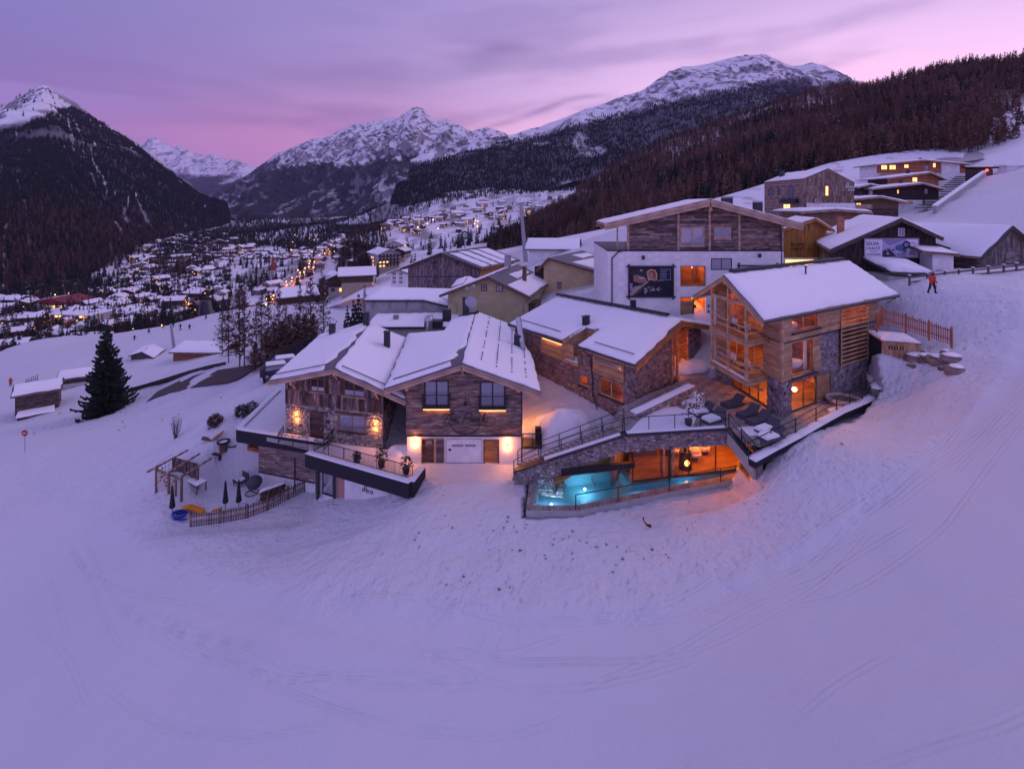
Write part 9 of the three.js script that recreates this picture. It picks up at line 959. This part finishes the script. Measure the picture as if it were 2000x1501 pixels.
// ------------------------------------------------ people
function figure(joints, bones, cols) { // one continuous surface from tapered bones
  const mc = new MarchingCubes(64, new THREE.MeshBasicMaterial(), false, false, 60000), N = 64, sz = 1.05; mc.isolation = 0; mc.field.fill(-1);
  const sd = (p, [a, b, ra, rb]) => { const A = joints[a], B = joints[b], ab = B.clone().sub(A), t = clamp(p.clone().sub(A).dot(ab) / ab.lengthSq()); return p.distanceTo(A.clone().addScaledVector(ab, t)) - mix(ra, rb, t); };
  const pt = (i, j, k) => V3((i / (N / 2) - 1) * sz, (j / (N / 2) - 1) * sz + 0.9, (k / (N / 2) - 1) * sz); for (let k = 0; k < N; k++) for (let j = 0; j < N; j++) for (let i = 0; i < N; i++) { const p = pt(i, j, k); let d = 0, s = 0; for (const b of bones) s += Math.exp(-28 * sd(p, b)); d = -Math.log(s + 1e-9) / 28; mc.field[k * N * N + j * N + i] = -d; }
  mc.update(); const n = mc.count, P = mc.positionArray.slice(0, n * 3), g = new THREE.BufferGeometry(), Cc = new Float32Array(n * 3); for (let i = 0; i < n; i++) { P[i * 3] *= sz; P[i * 3 + 1] = P[i * 3 + 1] * sz + 0.9; P[i * 3 + 2] *= sz; const p = V3(P[i * 3], P[i * 3 + 1], P[i * 3 + 2]); let best = 1e9, c = [0, 0, 0]; bones.forEach((b) => { const d = sd(p, b); if (d < best) { best = d; c = cols[b[4]]; } }); Cc.set(c, i * 3); } g.setAttribute('position', new THREE.BufferAttribute(P, 3)); g.setAttribute('color', new THREE.BufferAttribute(Cc, 3)); const m = mergeVertices(g, 1e-4); m.computeVertexNormals(); return m;
}
{
  const J = { hip: V3(0, 0.95, 0), chest: V3(0.05, 1.36, 0), neck: V3(0.08, 1.5, 0), head: V3(0.12, 1.64, 0), headF: V3(0.15, 1.66, 0), hl: V3(0, 0.93, 0.1), hr: V3(0, 0.93, -0.1), kl: V3(0.22, 0.53, 0.1), kr: V3(-0.12, 0.5, -0.1), al: V3(0.28, 0.1, 0.1), ar: V3(-0.38, 0.14, -0.1), tl: V3(0.46, 0.05, 0.12), tr: V3(-0.22, 0.05, -0.12), sl: V3(0.04, 1.42, 0.19), sr: V3(0.04, 1.42, -0.19), el: V3(-0.08, 1.15, 0.27), er: V3(0.16, 1.16, -0.27), wl: V3(0.14, 1.02, 0.27), wr: V3(0.38, 1.12, -0.26), fl: V3(0.22, 1.02, 0.26), fr: V3(0.46, 1.13, -0.25), pk: V3(-0.14, 1.34, 0), pk2: V3(-0.13, 1.1, 0) };
  const cols = { jacket: [0.55, 0.06, 0.03], trousers: [0.012, 0.012, 0.02], skin: [0.42, 0.24, 0.17], cap: [0.05, 0.03, 0.03], boot: [0.01, 0.01, 0.012] };
  const bones = [['hip', 'chest', 0.15, 0.18, 'jacket'], ['chest', 'neck', 0.14, 0.07, 'jacket'], ['neck', 'head', 0.055, 0.09, 'skin'], ['head', 'headF', 0.105, 0.1, 'cap'], ['sl', 'sr', 0.09, 0.09, 'jacket'], ['hl', 'kl', 0.1, 0.075, 'trousers'], ['hr', 'kr', 0.1, 0.075, 'trousers'], ['kl', 'al', 0.072, 0.055, 'trousers'], ['kr', 'ar', 0.072, 0.055, 'trousers'], ['al', 'tl', 0.06, 0.05, 'boot'], ['ar', 'tr', 0.06, 0.05, 'boot'], ['sl', 'el', 0.07, 0.055, 'jacket'], ['sr', 'er', 0.07, 0.055, 'jacket'], ['el', 'wl', 0.052, 0.042, 'jacket'], ['er', 'wr', 0.052, 0.042, 'jacket'], ['wl', 'fl', 0.042, 0.035, 'boot'], ['wr', 'fr', 0.042, 0.035, 'boot'], ['pk', 'pk2', 0.13, 0.12, 'jacket']];
  const skinM = S({ vertexColors: true, color: C3(1, 1, 1), roughness: 0.8 }), geo = figure(J, bones, cols), pole = new GB().tube(V3(0.2, 1.1, 0.27), V3(-0.12, 0.02, 0.3), 0.012, 0.008, 5).build(), pole2 = new GB().tube(V3(0.44, 1.2, -0.25), V3(0.75, 0.02, -0.3), 0.012, 0.008, 5).build();
  const dusky = S({ color: C3(0.03, 0.03, 0.04) }), person = (label, p, turn, s = 1, ski = false, far = false) => { const o = thing('person', label, 'person', p); o.add(mesh('body', geo, far ? dusky : skinM), mesh('walking_pole', pole, M.black), mesh('walking_pole', pole2, M.black)); if (ski) for (const z of [0.11, -0.11]) o.add(mesh('ski', new GB().box(localF, -0.8, 0.95, 0.0, 0.03, z - 0.05, z + 0.05).build(), M.black)); o.rotation.y = turn; o.scale.setScalar(s); };
  const hp = at(1821, 573, 44.5); hp.y = Math.max(hp.y, ground(hp.x, 44.5)); person('hiker in a red jacket walking with poles across the snow below the barns', hp, 0.35, 1.05); person('skier in an orange red jacket far left on the lower piste', gp(20, 754), 2.4, 1, true); person('skier left of a pair on the upper piste at top right', at(1962, 259, 215), 1, 1, true); person('skier right of a pair on the upper piste at top right', at(1968, 259, 215), 2, 1, true);
  [[262, 664], [290, 660], [318, 654], [352, 648], [402, 640], [370, 655], [338, 668]].forEach(([x, y], i) => { const d = 132 + (i * 7) % 16; const p = at(x, y, d); p.y = ground(p.x, d); person(['leftmost tiny skier on the open slope below the village', 'second tiny skier from the left on the open slope', 'tiny skier in the middle of the open slope', 'tiny skier near the leaning slope pylon', 'rightmost tiny skier by the forest edge of the slope', 'tiny skier right of the slope pylon', 'tiny skier just behind the timber barn'][i], p, i, 0.95, true, true); });
}
scene.fog = new THREE.FogExp2(0xb9b2e0, 0.00003);
renderer.render(scene, camera);
